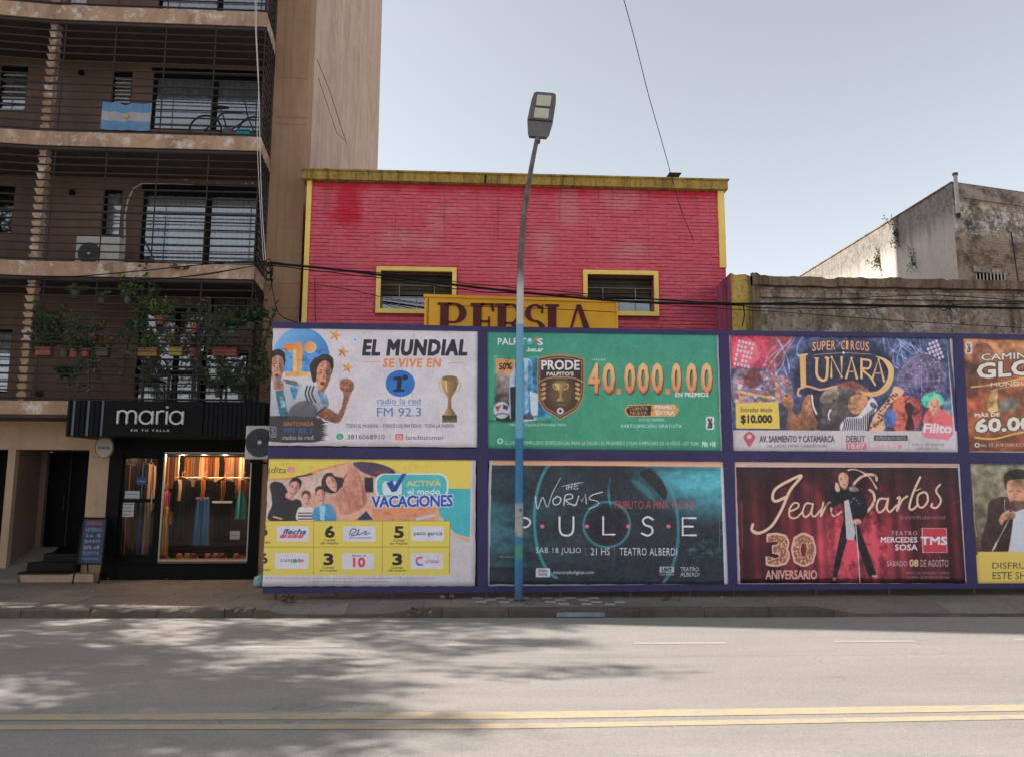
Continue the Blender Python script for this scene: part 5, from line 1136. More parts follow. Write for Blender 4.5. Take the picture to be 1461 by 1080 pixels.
def cup(A, x, y, w, h, c1=(196, 160, 96), c2=(92, 66, 34)):
    """a plain gold goblet"""
    A.spline([(x - .42 * w, y), (x - .36 * w, y + .25 * h), (x - .1 * w, y + .45 * h), (x - .1 * w, y + .7 * h), (x + .1 * w, y + .7 * h), (x + .1 * w, y + .45 * h), (x + .36 * w, y + .25 * h), (x + .42 * w, y)], c1, c2=c2, gdir=(.8, .2), soft=1)
    A.ell(x, y, .42 * w, .06 * h, tuple(v * .6 for v in c1)); 
    for s_ in (-1, 1): A.curve([(x + s_ * .4 * w, y + .06 * h), (x + s_ * .58 * w, y + .1 * h), (x + s_ * .5 * w, y + .26 * h), (x + s_ * .25 * w, y + .32 * h)], .06 * w, c1)
    A.poly([(x - .14 * w, y + .68 * h), (x + .14 * w, y + .68 * h), (x + .34 * w, y + .82 * h), (x - .34 * w, y + .82 * h)], c1, c2=c2, gdir=(1, 0)); A.rect(x - .4 * w, y + .83 * h, x + .4 * w, y + h, (60, 48, 30), c2=(120, 92, 48)); A.rect(x - .4 * w, y + .89 * h, x + .4 * w, y + .93 * h, (40, 80, 55))
    A.line([(x - .22 * w, y + .06 * h), (x - .16 * w, y + .3 * h)], .07 * w, (232, 208, 150), a=.8, soft=2)
def poster(name, art, label, off=-.016, rough=.55, seed=1, K=1.66, group='posters pasted on the hoarding', border=None):
    m = art.material(name, K, rough); q = art.quad; nx, ny = 36, 20; rg = random.Random(seed); v = []; uvs = []; f = []
    for j in range(ny + 1):
        for i in range(nx + 1):
            u, w = i / nx, j / ny; x = lerp(lerp(q[0][0], q[1][0], u), lerp(q[3][0], q[2][0], u), w); y = lerp(lerp(q[0][1], q[1][1], u), lerp(q[3][1], q[2][1], u), w)
            if i in (0, nx): x += rg.uniform(-.8, .5)
            if j in (0, ny): y += rg.uniform(-.5, .6)
            d = off + .0028 * noise.noise(Vector((u * 5 + seed * 3, w * 3, 1))) + .0018 * noise.noise(Vector((u * 16, w * 4 + seed, 5)))
            v.append(tuple(fq(x, y, d))); uvs.append((u, 1 - w))
    N = len(v)
    for j in range(ny):
        for i in range(nx): a = j * (nx + 1) + i; f.append((a, a + nx + 1, a + nx + 2, a + 1))
    ring = [i for i in range(nx + 1)] + [(j + 1) * (nx + 1) + nx for j in range(ny)] + [ny * (nx + 1) + nx - 1 - i for i in range(nx)] + [(ny - 1 - j) * (nx + 1) for j in range(ny - 1)]
    for r_ in ring: v.append((v[r_][0], v[r_][1] + .0035, v[r_][2])); uvs.append(uvs[r_])
    for k in range(len(ring)): k2 = (k + 1) % len(ring); f.append((ring[k], ring[k2], N + k2, N + k))
    me = bpy.data.meshes.new(name); me.from_pydata(v, [], f); ul = me.uv_layers.new(name='uv')
    fl_ = np.array([uvs[l.vertex_index] for l in me.loops], np.float32).ravel(); ul.data.foreach_set('uv', fl_); me.materials.append(m); me.polygons.foreach_set('use_smooth', [k < nx * ny for k in range(len(f))]); me.update()
    o = link(name, me); return tag(o, label, 'poster', group)
WHT = (186, 178, 184)

# ---- 1 radio poster ------------------------------------------------
A = Art([(390, 462), (683, 465.6), (682, 638), (383.5, 635)], (360, 440), 4.297, WHT)
A.ell(300, 300, 176, 182, (110, 172, 214), c2=(38, 104, 172), gdir=(.75, .45)); A.poly([(95, 405), (480, 405), (480, 500), (95, 500)], WHT)
A.ell(290, 410, 190, 24, WHT, soft=6)
A.poly([(192, 218), (300, 205), (312, 250), (300, 385), (352, 390), (352, 415), (200, 418), (200, 392), (246, 385), (252, 262), (196, 262)], (214, 112, 44), c2=(238, 190, 120), gdir=(.5, .5)); A.rect(252, 250, 272, 385, (246, 206, 150), a=.8, soft=4); A.ell(356, 238, 38, 36, (222, 122, 52), c2=(242, 196, 140), gdir=(.8, .4))
def star(x, y, r, rot, c=(196, 126, 58)):
    A.poly([(x + (r if k % 2 == 0 else r * .38) * math.sin(R(rot + 36 * k)), y - (r if k % 2 == 0 else r * .38) * math.cos(R(rot + 36 * k))) for k in range(10)], c, c2=(226, 168, 104), gdir=(1, 0)); A.line([(x, y), (x + r * .8 * math.sin(R(rot + 144)), y - r * .8 * math.cos(R(rot + 144)))], 5, (120, 66, 26), a=.7)
star(510, 165, 42, 15); star(555, 266, 40, 10); star(585, 362, 40, 12)
A.ell(632, 192, 26, 24, (172, 180, 206), a=.7, soft=8); A.ell(632, 192, 5, 5, (64, 84, 150))
# left fan
A.spline([(95, 470), (130, 432), (200, 425), (280, 445), (320, 500), (330, 680), (100, 680)], (176, 178, 184), c2=(130, 134, 142), gdir=(.6, .6), soft=1)
A.poly([(140, 500), (190, 495), (222, 655), (168, 655)], (44, 96, 120), a=.9); A.poly([(165, 540), (188, 535), (205, 600), (178, 602)], (140, 168, 160), a=.8); 
for k in range(3): A.line([(190 + k * 8, 432 + k * 10), (275 + k * 5, 450 + k * 10)], 5, (34, 36, 44))
A.poly([(232, 480), (262, 470), (300, 530), (320, 500), (290, 560), (250, 545)], (30, 122, 172), a=.85)
A.poly([(130, 440), (190, 440), (195, 492), (135, 495)], (150, 96, 76), soft=1)
face(A, 152, 360, 86, 150, (168, 118, 96), (40, 34, 38), rot=3, mouth=1.5); A.ell(150, 432, 30, 22, (120, 112, 112), a=.6, soft=4)
# right fan with raised fist
A.spline([(400, 590), (470, 610), (520, 640), (545, 610), (560, 540), (560, 488), (612, 492), (590, 560), (560, 650), (525, 698), (440, 676), (390, 640)], (184, 122, 88), c2=(110, 64, 46), gdir=(.2, .9), soft=1)
A.spline([(270, 540), (300, 480), (370, 455), (440, 500), (470, 590), (400, 640), (370, 690), (260, 690)], (188, 190, 196), c2=(120, 122, 132), gdir=(.4, .9), soft=1)
A.poly([(400, 498), (430, 500), (452, 580), (438, 588), (412, 540)], (60, 132, 172), a=.85)
for k in range(3): A.curve([(338 + k * 20, 470 + k * 2), (326 + k * 20, 520), (346 + k * 22, 572)], 9, (34, 38, 48))
A.curve([(452, 600), (400, 640), (372, 676)], 8, (40, 44, 60))
A.spline([(360, 400), (354, 345), (390, 300), (445, 292), (490, 320), (498, 362), (470, 350), (424, 338), (402, 370), (392, 440), (372, 446)], (58, 42, 36), soft=2)
face(A, 438, 402, 92, 168, (176, 116, 92), (52, 38, 32), rot=8, mouth=1.6, shade=.5)
A.spline([(536, 452), (556, 428), (596, 430), (620, 452), (622, 490), (596, 508), (556, 504), (538, 484)], (176, 118, 92), c2=(112, 68, 50), gdir=(.3, .9), soft=1)
for k in range(4): A.line([(552 + k * 16, 436), (556 + k * 15, 470)], 3, (90, 52, 40))
A.line([(540, 478), (590, 480)], 8, (150, 96, 72))
A.photo(95, 250, 640, 700, .32, 16)
# dark brush patch
pts = [(100, 655), (250, 655), (420, 668), (438, 690)]; rg = random.Random(2)
for k in range(12): pts += [(452 + rg.uniform(-6, 22), 694 + k * 10), (432 + rg.uniform(-14, 6), 699 + k * 10)]
pts += [(380, 818), (200, 822), (100, 812)]
A.poly(pts, (56, 52, 54)); A.spline([(240, 600), (330, 560), (400, 610), (380, 680), (230, 680)], (60, 58, 60), a=.7, soft=8)
A.text('SINTONIZÁ', 192, 686, 378, 716, (206, 116, 52), bold=.02); A.text('FM 92.3', 192, 730, 372, 764, (38, 76, 132), bold=.03, shear=.15); A.text('radio la red', 188, 776, 374, 802, (170, 168, 170))
A.rect(104, 720, 148, 786, (120, 124, 146), rad=10); A.rect(108, 725, 143, 781, (60, 58, 66), rad=8); A.text('S', 118, 732, 138, 774, (140, 140, 160))
A.text('EL MUNDIAL', 674, 190, 1318, 290, (38, 36, 42), bold=.085, shear=.15, space=1.12)
A.text('SE VIVE EN', 800, 304, 1160, 360, (206, 118, 60), bold=.06, shear=.12, space=1.1); A.line([(672, 326), (790, 324)], 4, (206, 130, 80)); A.line([(1204, 334), (1296, 330)], 4, (206, 130, 80))
A.ell(908, 457, 90, 81, (16, 96, 172)); A.poly([(866, 418), (914, 412), (920, 440), (912, 490), (934, 492), (934, 506), (866, 508), (866, 494), (886, 490), (890, 436), (868, 436)], (34, 36, 48)); A.ell(938, 420, 18, 16, (34, 36, 48))
A.text('radio la red', 768, 545, 1032, 582, (58, 106, 166)); A.line([(770, 590), (1034, 590)], 3, (90, 130, 180)); A.text('FM 92.3', 766, 604, 1036, 658, (52, 104, 164), bold=.008)
A.text('TODO EL MUNDIAL - TODOS LOS PARTIDOS - TODA LA PASIÓN', 576, 700, 1240, 727, (56, 54, 62), bold=.01, shear=.25)
A.ell(538, 783, 22, 20, (38, 146, 96)); A.curve([(530, 774), (534, 788), (548, 792)], 4, WHT); A.text('3816068910', 584, 770, 812, 800, (66, 64, 72)); A.line([(845, 762), (845, 802)], 2, (120, 116, 124))
A.rect(876, 766, 928, 806, (178, 70, 110), c2=(212, 128, 70), rad=10); A.ell(902, 786, 13, 12, WHT); A.ell(902, 786, 8, 8, (190, 90, 100)); A.text('laredtucuman', 944, 776, 1170, 802, (72, 70, 78), bold=.01)
cup(A, 1210, 425, 112, 270, (190, 150, 92), (84, 62, 36))
poster('poster', A, 'white radio poster with two shouting football fans and a gold cup, top left', seed=1)

# ---- 2 credit poster -------------------------------------------------
YL_ = (212, 188, 66)
A = Art([(383.3, 653.5), (679, 654), (678, 835.8), (374.4, 836)], (360, 640), 4.297, (182, 174, 178))
A.poly([(90, 55), (1350, 55), (1345, 240), (1160, 250), (1140, 430), (80, 436)], YL_)
A.spline([(90, 190), (250, 175), (420, 128), (560, 84), (700, 82), (860, 120), (980, 190), (1060, 300), (1120, 434), (80, 434), (80, 300)], (196, 146, 124), soft=1)
A.spline([(90, 200), (300, 180), (470, 130), (520, 180), (400, 240), (300, 330), (120, 430), (80, 420)], (188, 160, 150), a=.9, soft=8); A.spline([(620, 84), (760, 86), (870, 130), (860, 190), (700, 150)], (72, 58, 78), soft=4)
A.rect(690, 172, 742, 262, (48, 42, 50), soft=3); A.rect(745, 130, 830, 150, (110, 60, 60), soft=4); A.poly([(740, 330), (1130, 350), (1120, 432), (730, 432)], (200, 128, 88), soft=3); A.line([(1010, 425), (1120, 400)], 18, (172, 172, 182)); 
A.curve([(90, 186), (260, 172), (440, 120), (600, 80)], 8, (206, 124, 70)); A.line([(272, 168), (330, 160), (366, 150)], 9, (70, 44, 44))
# woman in pink
A.spline([(430, 240), (430, 180), (470, 160), (520, 168), (560, 180), (566, 222), (540, 236), (520, 260), (480, 268)], (58, 40, 42), soft=2)
A.spline([(470, 300), (540, 250), (570, 170), (600, 90), (640, 120), (690, 230), (700, 330), (640, 380), (560, 400), (510, 380), (500, 320)], (206, 148, 122), c2=(170, 104, 88), gdir=(1, .2), soft=1)
A.curve([(560, 240), (590, 300), (600, 360)], 10, (166, 102, 84), soft=5); A.curve([(640, 150), (660, 230), (670, 330)], 12, (186, 130, 106), soft=6); A.curve([(560, 185), (578, 150)], 5, (90, 50, 50)); A.curve([(512, 340), (540, 400), (600, 410)], 14, (212, 156, 134), soft=3)
face(A, 486, 205, 60, 88, (216, 160, 138), (58, 40, 42), rot=-28)
A.poly([(640, 430), (700, 375), (742, 430)], (48, 48, 84))
# man in black
A.spline([(100, 430), (122, 330), (112, 210), (180, 205), (222, 262), (260, 300), (300, 320), (290, 430)], (46, 42, 46), soft=1); A.spline([(112, 212), (122, 260), (160, 300), (125, 320)], (42, 50, 62), soft=3); A.curve([(130, 410), (180, 424)], 10, (200, 150, 100), soft=2)
A.spline([(214, 262), (262, 300), (240, 310), (205, 290)], (190, 124, 116), soft=1); face(A, 253, 240, 62, 96, (206, 146, 134), (42, 32, 34), rot=24)
# boys
A.spline([(276, 372), (300, 350), (360, 350), (384, 372), (384, 432), (276, 432)], (196, 190, 180), soft=1)
for k in range(3): A.rect(280, 384 + k * 18, 382, 392 + k * 18, (104, 64, 84) if k != 1 else (52, 44, 60))
A.rect(318, 330, 344, 356, (196, 140, 126)); face(A, 330, 305, 48, 72, (214, 156, 142), (90, 50, 42), rot=2)
A.spline([(376, 370), (410, 345), (470, 330), (500, 370), (512, 432), (380, 432)], (74, 150, 190), c2=(52, 120, 166), soft=1); A.poly([(412, 345), (448, 342), (444, 432), (418, 432)], (142, 190, 206)); face(A, 420, 285, 54, 84, (210, 150, 134), (64, 44, 42), rot=-6)
# right side shapes
A.poly([(1120, 240), (1345, 240), (1340, 540), (1240, 510), (1150, 400)], (52, 160, 168)); A.spline([(1125, 360), (1160, 470), (1250, 520), (1340, 555), (1340, 580), (1220, 540), (1140, 470)], (224, 160, 92))
A.poly([(1340, 50), (1380, 50), (1375, 850), (1330, 850)], (182, 174, 178)); A.poly([(1215, 512), (1345, 575), (1345, 850), (1215, 850)], (180, 172, 176))
A.text('dita', 114, 110, 206, 146, (74, 60, 44), bold=.01, shear=.25); A.line([(104, 120), (100, 146)], 6, (74, 60, 44)); A.rect(214, 108, 262, 142, (220, 130, 128), rad=4); A.text('x', 228, 114, 246, 136, YL_, bold=.03)
A.photo(80, 80, 1120, 434, .13, 14, 3)
# logo bubble
A.rect(752, 148, 1204, 300, (190, 200, 204), rad=56); A.rect(766, 156, 1192, 292, (60, 164, 170), rad=50); A.rect(800, 196, 918, 278, (196, 204, 208), rad=18)
A.poly([(822, 206), (860, 190), (872, 222), (920, 150), (948, 146), (884, 256), (856, 260)], (34, 70, 158), c2=(30, 54, 136)); 
A.text('ACTIVÁ', 946, 182, 1158, 226, (204, 186, 96), bold=.05); A.text('el modo', 952, 240, 1152, 274, (206, 210, 212), bold=.03)
A.text('VACACiONES', 732, 284, 1230, 356, (26, 62, 156), bold=.06, slope=-8, outline=(196, 200, 212), ow=.10, space=.95)
# grid
A.rect(60, 436, 1215, 772, YL_); 
for y_ in (436, 596): A.line([(60, y_), (1214, y_)], 3, (96, 82, 30), a=.8)
for xx in (378, 800): A.line([(xx, 438), (xx - 3, 770)], 3, (110, 94, 36), a=.8)
A.line([(1214, 440), (1208, 760)], 4, (96, 82, 30), a=.8)
for (x_, y_, w_, h_) in ((150, 468, 196, 94), (556, 468, 200, 94), (976, 470, 198, 90), (138, 634, 206, 98), (550, 636, 198, 98), (972, 634, 198, 98)): A.rect(x_, y_, x_ + w_, y_ + h_, (190, 186, 196), rad=12)
for (n_, x_, y_) in (('6', 446, 466), ('5', 870, 468), ('3', 438, 636), ('3', 860, 636)):
    A.text(n_, x_, y_, x_ + 60, y_ + 74, (36, 34, 30), bold=.06); A.text('Cuotas', x_ - 6, y_ + 80, x_ + 62, y_ + 94, (50, 46, 36), bold=.02); A.text('sin Interés', x_ - 24, y_ + 98, x_ + 82, y_ + 113, (50, 46, 36), bold=.02)
for y_ in (462, 634): A.text('6', 52, y_, 94, y_ + 66, (36, 34, 30), bold=.06); A.text('rés', 66, y_ + 98, 110, y_ + 112, (50, 46, 36), bold=.02)
A.text('flecha', 188, 484, 330, 518, (40, 48, 108), bold=.05, shear=.4); A.poly([(176, 520), (318, 520), (308, 542), (166, 542)], (196, 66, 76)); A.text('BUS', 200, 523, 290, 539, (196, 190, 200), shear=.4, space=1.5)
A.curve([(596, 520), (612, 486), (640, 494), (606, 524), (640, 520), (656, 488), (650, 522), (700, 498), (690, 520), (724, 508)], 5, (44, 48, 96)); A.line([(592, 540), (734, 540)], 3, (44, 48, 96))
A.text('paco garcía', 992, 500, 1166, 530, (40, 38, 48), bold=.02); A.text('cuspide', 172, 666, 316, 694, (70, 66, 76), bold=.02); A.ell(262, 684, 14, 13, (52, 130, 90), a=.8); A.ell(292, 683, 12, 12, (206, 96, 60), a=.8)
A.text('Rincón 10', 614, 644, 698, 656, (50, 46, 80), bold=.02); A.text('10', 618, 660, 694, 722, (206, 56, 66), bold=.08)
A.curve([(1040, 662), (1012, 668), (1008, 694), (1034, 708)], 11, (196, 56, 70)); A.curve([(1010, 694), (1020, 708), (1044, 706)], 11, (60, 110, 180)); A.text('cristal', 1060, 672, 1140, 696, (160, 50, 80))
A.text('Promoción válida para compras realizadas con tarjeta de crédito en comercios adheridos. Consultá bases y condiciones', 84, 784, 1120, 800, (140, 128, 132)); A.text('Cuotas fijas sin interés según plan vigente. No acumulable con otras promociones', 340, 804, 850, 818, (140, 128, 132))
poster('poster', A, 'yellow credit card poster with a smiling family of four above a grid of instalment offers', seed=2)

# ---- 3 green prize poster ---------------------------------------------
GR = (52, 134, 106)
A = Art([(692.7, 469), (1025, 475.3), (1030.7, 643.7), (692.7, 640)], (680, 450), 3.949, GR)
A.tex(7, 70, 3, ax=.5); A.c[:int(A.H * .3)] += np.linspace(14, 0, int(A.H * .3))[:, None, None] * np.array([-.6, -.2, .5])
A.poly([(50, 74), (1365, 98), (1366, 104), (50, 82)], (150, 176, 170)); A.poly([(1352, 98), (1366, 98), (1390, 768), (1376, 768)], (182, 178, 184)); A.line([(54, 80), (54, 750)], 5, (130, 150, 150))
A.text('PALPIT', 120, 128, 282, 166, (198, 200, 200), bold=.05); A.ell(302, 146, 19, 19, (70, 150, 190)); A.ell(302, 140, 9, 10, (200, 204, 206)); A.ell(338, 134, 11, 11, (206, 96, 60)); A.text('S', 346, 130, 378, 168, (198, 200, 200), bold=.05); A.text('.bet.ar', 284, 180, 380, 204, (194, 198, 198), bold=.04)
A.poly([(110, 240), (222, 252), (222, 330), (110, 330)], (214, 132, 58), c2=(170, 120, 96)); A.poly([(110, 330), (225, 330), (225, 590), (110, 590)], (150, 132, 126), c2=(40, 38, 44)); A.text('50%', 126, 266, 200, 304, (44, 34, 30), bold=.05)
A.spline([(190, 350), (215, 300), (250, 250), (300, 244), (325, 300), (330, 420), (345, 560), (320, 592), (200, 592), (186, 470)], (176, 186, 196), c2=(130, 150, 170), gdir=(1, .3), soft=1)
for k in range(3): A.poly([(216 + k * 38, 262 - k * 4), (234 + k * 38, 256), (240 + k * 40, 580), (220 + k * 38, 580)], (50, 142, 196))
A.poly([(190, 400), (240, 396), (250, 590), (196, 590)], (34, 40, 50)); A.poly([(318, 240), (372, 232), (384, 400), (420, 570), (320, 570)], (28, 116, 158)); A.ell(244, 280, 24, 34, (60, 50, 46)); A.poly([(300, 420), (352, 440), (348, 560), (312, 560)], (176, 186, 196))
A.ell(142, 530, 46, 48, (174, 170, 178)); A.poly([(106, 510), (140, 500), (120, 540)], (196, 60, 70)); A.poly([(150, 494), (180, 508), (176, 530), (150, 520)], (52, 60, 96)); A.curve([(104, 560), (142, 548), (186, 556)], 7, (80, 84, 100)); A.ell(146, 592, 90, 8, (20, 50, 44), a=.6, soft=6)
A.poly([(256, 560), (300, 540), (318, 560), (330, 588), (250, 588)], (60, 62, 70)); A.line([(258, 586), (330, 586)], 8, (178, 178, 182))
A.photo(100, 230, 420, 600, .4, 22, 4)
# shield
SH = [(346, 236), (410, 222), (480, 216), (560, 226), (612, 240), (614, 400), (604, 470), (570, 530), (476, 586), (384, 530), (350, 470), (344, 400)]
A.poly(SH, (150, 108, 72)); A.poly([(478 + (x - 478) * .94, 395 + (y - 395) * .94) for x, y in SH], (56, 36, 32)); A.poly([(478 + (x - 478) * .90, 395 + (y - 395) * .90) for x, y in SH], (176, 128, 82)); A.poly([(478 + (x - 478) * .875, 395 + (y - 395) * .875) for x, y in SH], (46, 34, 32), c2=(70, 50, 40))
A.ell(478, 420, 70, 90, (150, 120, 60), a=.35, soft=22); A.text('PRODE', 368, 250, 586, 306, (190, 186, 186), bold=.07, outline=(30, 26, 28), ow=.05); A.text("PALPITO'S", 398, 316, 552, 338, (190, 186, 186), bold=.05); A.curve([(352, 372), (410, 350), (480, 346), (550, 350), (606, 372)], 6, (176, 128, 82))
cup(A, 478, 374, 74, 128, (206, 168, 100), (96, 70, 34)); A.ell(476, 534, 20, 19, (178, 176, 178)); A.ell(476, 534, 8, 8, (40, 40, 46))
for s_ in (-1, 1):
    for k in range(4): A.ell(478 + s_ * 96, 384 + k * 26, 16, 9, (176, 132, 80), rot=s_ * 25)
A.text('MÁS DE', 656, 240, 732, 254, (186, 196, 186), bold=.03)
gx = [(632, 700, '4'), (714, 786, '0'), (836, 900, '0'), (910, 976, '0'), (988, 1056, '0'), (1100, 1156, '0'), (1182, 1244, '0'), (1264, 1330, '0')]
for (xa, xb, ch_) in gx:
    A.text(ch_, xa + 4, 272, xb + 4, 446, (92, 44, 26), bold=.05); A.text(ch_, xa, 266, xb, 436, (222, 170, 100), bold=.045, c2=(176, 96, 56))
    A.text(ch_, xa + 7, 274, xb - 7, 428, (240, 204, 150), bold=.0, c2=(204, 120, 66), a=.7)
for x_ in (806, 1078): A.rect(x_ - 12, 410, x_ + 14, 440, (196, 122, 72))
A.text('EN PREMIOS', 1122, 430, 1308, 456, (190, 194, 190), bold=.04)
A.poly([(836, 530), (860, 500), (1120, 496), (1146, 528), (1118, 566), (858, 566)], (196, 132, 66)); A.poly([(846, 530), (866, 506), (990, 504), (984, 560), (864, 560)], (52, 36, 32)); A.text('CUENTA', 864, 510, 968, 530, (200, 150, 110), bold=.04); A.text('NUEVA', 872, 536, 966, 556, (200, 150, 110), bold=.04); A.text('PREMIO', 1008, 502, 1122, 526, (192, 188, 180), bold=.05, outline=(60, 34, 26)); A.text('EXTRA', 1012, 532, 1120, 558, (192, 188, 180), bold=.05, outline=(60, 34, 26)); A.line([(980, 530), (1000, 528)], 4, (60, 34, 26))
A.text('SORTEO MENSUAL', 918, 578, 1070, 592, (170, 190, 180)); A.text('PARTICIPACIÓN GRATUITA', 820, 606, 1160, 630, (182, 194, 188), bold=.01); A.text('PRODE Palpitos Mundial 2026', 186, 606, 510, 624, (182, 194, 188), bold=.01)
A.rect(1292, 566, 1340, 604, (186, 188, 190), rad=14); A.rect(1292, 600, 1340, 642, (186, 188, 190), rad=14); A.text('26', 1302, 574, 1330, 634, (70, 50, 60), bold=.05)
A.ell(134, 706, 17, 16, (176, 190, 184)); A.ell(134, 706, 9, 9, GR); A.text('EL JUEGO COMPULSIVO ES PERJUDICIAL PARA LA SALUD - EL PROHIBIDO JUGAR A MENORES DE 18 AÑOS - LEY 9.244', 162, 700, 1252, 732, (172, 188, 182), slope=4); A.text('PIN  +18', 1272, 708, 1346, 738, (176, 190, 184), bold=.03)
poster('poster', A, 'green prize poster with a dark shield and gold 40.000.000 behind the lamp post', seed=3)

# ---- 4 dark teal concert poster -----------------------------------------
A = Art([(698, 655), (1039, 658), (1042, 835.6), (694.3, 835.6)], (680, 640), 3.845, (34, 42, 50))
H_, W_ = A.H, A.W; n1 = fnoise(H_, W_, 150, 1, 6, 1.6); n2 = fnoise(H_, W_, 40, 2, 5, 2.2); n3 = fnoise(H_, W_, 14, 3, 4)
yy, xx_ = np.mgrid[0:H_, 0:W_]; U, V = xx_ / W_, yy / H_
m_ = np.clip(1.5 - 3.4 * np.hypot((U - .98) * 1.1, (V - .08)), 0, 1) ** .8 * (.5 + .9 * n2) + np.clip(1 - 4.0 * np.hypot((U - .0) * 1, (V - .55) * .8), 0, 1) * .5 * (.4 + n2) + .35 * np.clip((.45 - abs(U - .12)) * 2, 0, 1) * np.clip(n2 - .35, 0, 1) * 2 * (V < .85)
A.c += np.clip(m_, 0, 1)[..., None] * np.array([34, 122, 128]); A.c += (n3 - .5)[..., None] * np.array([12, 26, 28]); 
for (cx_, cy_, rx, ry, a0, a1, w, al) in ((470, 380, 150, 330, 100, 262, 16, .75), (960, 440, 150, 330, -60, 62, 16, .6), (720, 412, 128, 124, 0, 360, 10, .75), (860, 230, 130, 190, 110, 200, 11, .7), (720, 60, 380, 300, 30, 70, 60, .0)):
    A.curve([(cx_ + rx * math.cos(R(a0 + (a1 - a0) * k / 14)), cy_ + ry * math.sin(R(a0 + (a1 - a0) * k / 14))) for k in range(15)], w, (52, 140, 154), a=min(1, al * 1.2), soft=5)
A.spline([(900, 130), (960, 110), (1020, 170), (1050, 240), (1030, 275), (980, 220), (930, 170)], (34, 28, 34), a=.85, soft=6); A.spline([(850, 170), (900, 180), (960, 230), (980, 280), (930, 250)], (56, 128, 138), a=.6, soft=8); A.ell(720, 415, 110, 104, (34, 26, 34), a=.8, soft=10); A.ell(720, 150, 110, 70, (36, 34, 42), a=.6, soft=20)
for k in range(26):
    rg = random.Random(k); A.ell(rg.uniform(1150, 1350), rg.uniform(440, 600), rg.uniform(4, 20), rg.uniform(3, 14), (54, 116, 122), a=.35, soft=3)
for k in range(60):
    rg = random.Random(k + 99); A.ell(rg.uniform(560, 900), rg.uniform(150, 660), 2.5, 2, (150, 170, 176), a=.5)
A.rect(60, 100, 1345, 120, (34, 34, 42), a=.25, soft=8)
A.poly([(60, 50), (1400, 50), (1400, 98), (60, 88)], (206, 148, 114)); A.poly([(66, 56), (1390, 66), (1390, 70), (66, 62)], (186, 170, 166)); A.poly([(50, 50), (84, 50), (70, 760), (44, 760)], (176, 172, 178)); A.poly([(1340, 100), (1384, 100), (1400, 760), (1360, 760)], (184, 180, 186)); A.poly([(50, 742), (1400, 744), (1400, 760), (50, 760)], (178, 174, 182))
WS = (196, 194, 200)
A.curve([(326, 258), (338, 326), (366, 262), (392, 316), (420, 240), (466, 156)], 6, WS, w2=3); A.curve([(470, 204), (530, 190), (590, 182)], 3, WS)
A.curve([(502, 196), (496, 222)], 4, WS)
for p_ in ([(512, 192), (506, 222)], [(530, 190), (524, 220)], [(508, 208), (528, 204)], [(544, 190), (538, 218), (566, 214)], [(542, 202), (562, 200)], [(544, 190), (572, 184)]): A.line(p_, 4, WS)
A.curve([(446, 258), (424, 276), (430, 302), (458, 296), (466, 268), (446, 258)], 6, WS); A.curve([(484, 306), (492, 254), (524, 246), (530, 266), (494, 280), (540, 308)], 6, WS); A.line([(548, 308), (566, 256), (582, 284), (602, 248), (608, 296)], 6, WS); A.curve([(696, 234), (640, 250), (624, 272), (668, 284), (670, 306), (616, 326)], 6, WS, w2=3); A.line([(500, 300), (560, 302)], 3, WS)
A.text('TRIBUTO A PINK FLOYD', 756, 282, 1198, 326, (172, 60, 74), bold=.015)
for ch_, x0_, x1_ in (('P', 226, 302), ('U', 456, 538), ('L', 696, 762), ('S', 912, 978), ('E', 1132, 1206)):
    if ch_ == 'P': A.line([(232, 472), (232, 374)], 11, WS); A.curve([(232, 376), (276, 376), (298, 398), (278, 424), (232, 426)], 11, WS)
    if ch_ == 'U': A.curve([(460, 370), (460, 430), (470, 462), (498, 472), (526, 462), (536, 430), (536, 370)], 11, WS)
    if ch_ == 'L': A.line([(700, 370), (700, 466), (762, 466)], 11, WS)
    if ch_ == 'S': A.curve([(972, 384), (944, 370), (918, 386), (928, 412), (962, 426), (970, 452), (946, 472), (912, 460)], 11, WS)
    if ch_ == 'E': A.line([(1204, 376), (1134, 376), (1134, 470), (1206, 470)], 11, WS); A.line([(1134, 422), (1190, 422)], 11, WS)
for x_ in (364, 610, 837, 1057): A.ell(x_, 421, 12, 11, (196, 92, 96))
A.text('SAB 18 JULIO', 328, 538, 578, 578, WS, bold=.02, space=1.1); A.text('21 HS', 632, 540, 736, 580, WS, bold=.02); A.text('TEATRO ALBERDI', 790, 540, 1104, 582, WS, bold=.02, space=1.1)
for x_ in (604, 762): A.line([(x_, 536), (x_, 584)], 3, (150, 66, 76))
A.rect(328, 652, 408, 702, (182, 182, 188), rad=6); A.text('ENTRADA', 344, 660, 392, 674, (40, 38, 44), bold=.04); A.text('DIGITAL', 344, 680, 392, 694, (40, 38, 44), bold=.04); A.text('mientradadigital.com', 424, 666, 648, 690, WS, bold=.015)
A.rect(1008, 644, 1088, 676, (160, 160, 166)); A.text('UNT', 1020, 650, 1076, 672, (40, 38, 44), bold=.05); A.text('CULTURA', 1008, 682, 1088, 692, WS); A.text('TEATRO', 1122, 646, 1222, 670, WS, bold=.02); A.text('ALBERDI', 1122, 676, 1224, 698, WS, bold=.02); A.text('VENTA ONLINE', 124, 584, 206, 594, (150, 150, 156)); A.line([(1334, 380), (1334, 540)], 3, (130, 140, 146), a=.6)
poster('poster', A, 'dark teal concert poster with widely spaced white letters, bottom row beside the lamp post', seed=4)

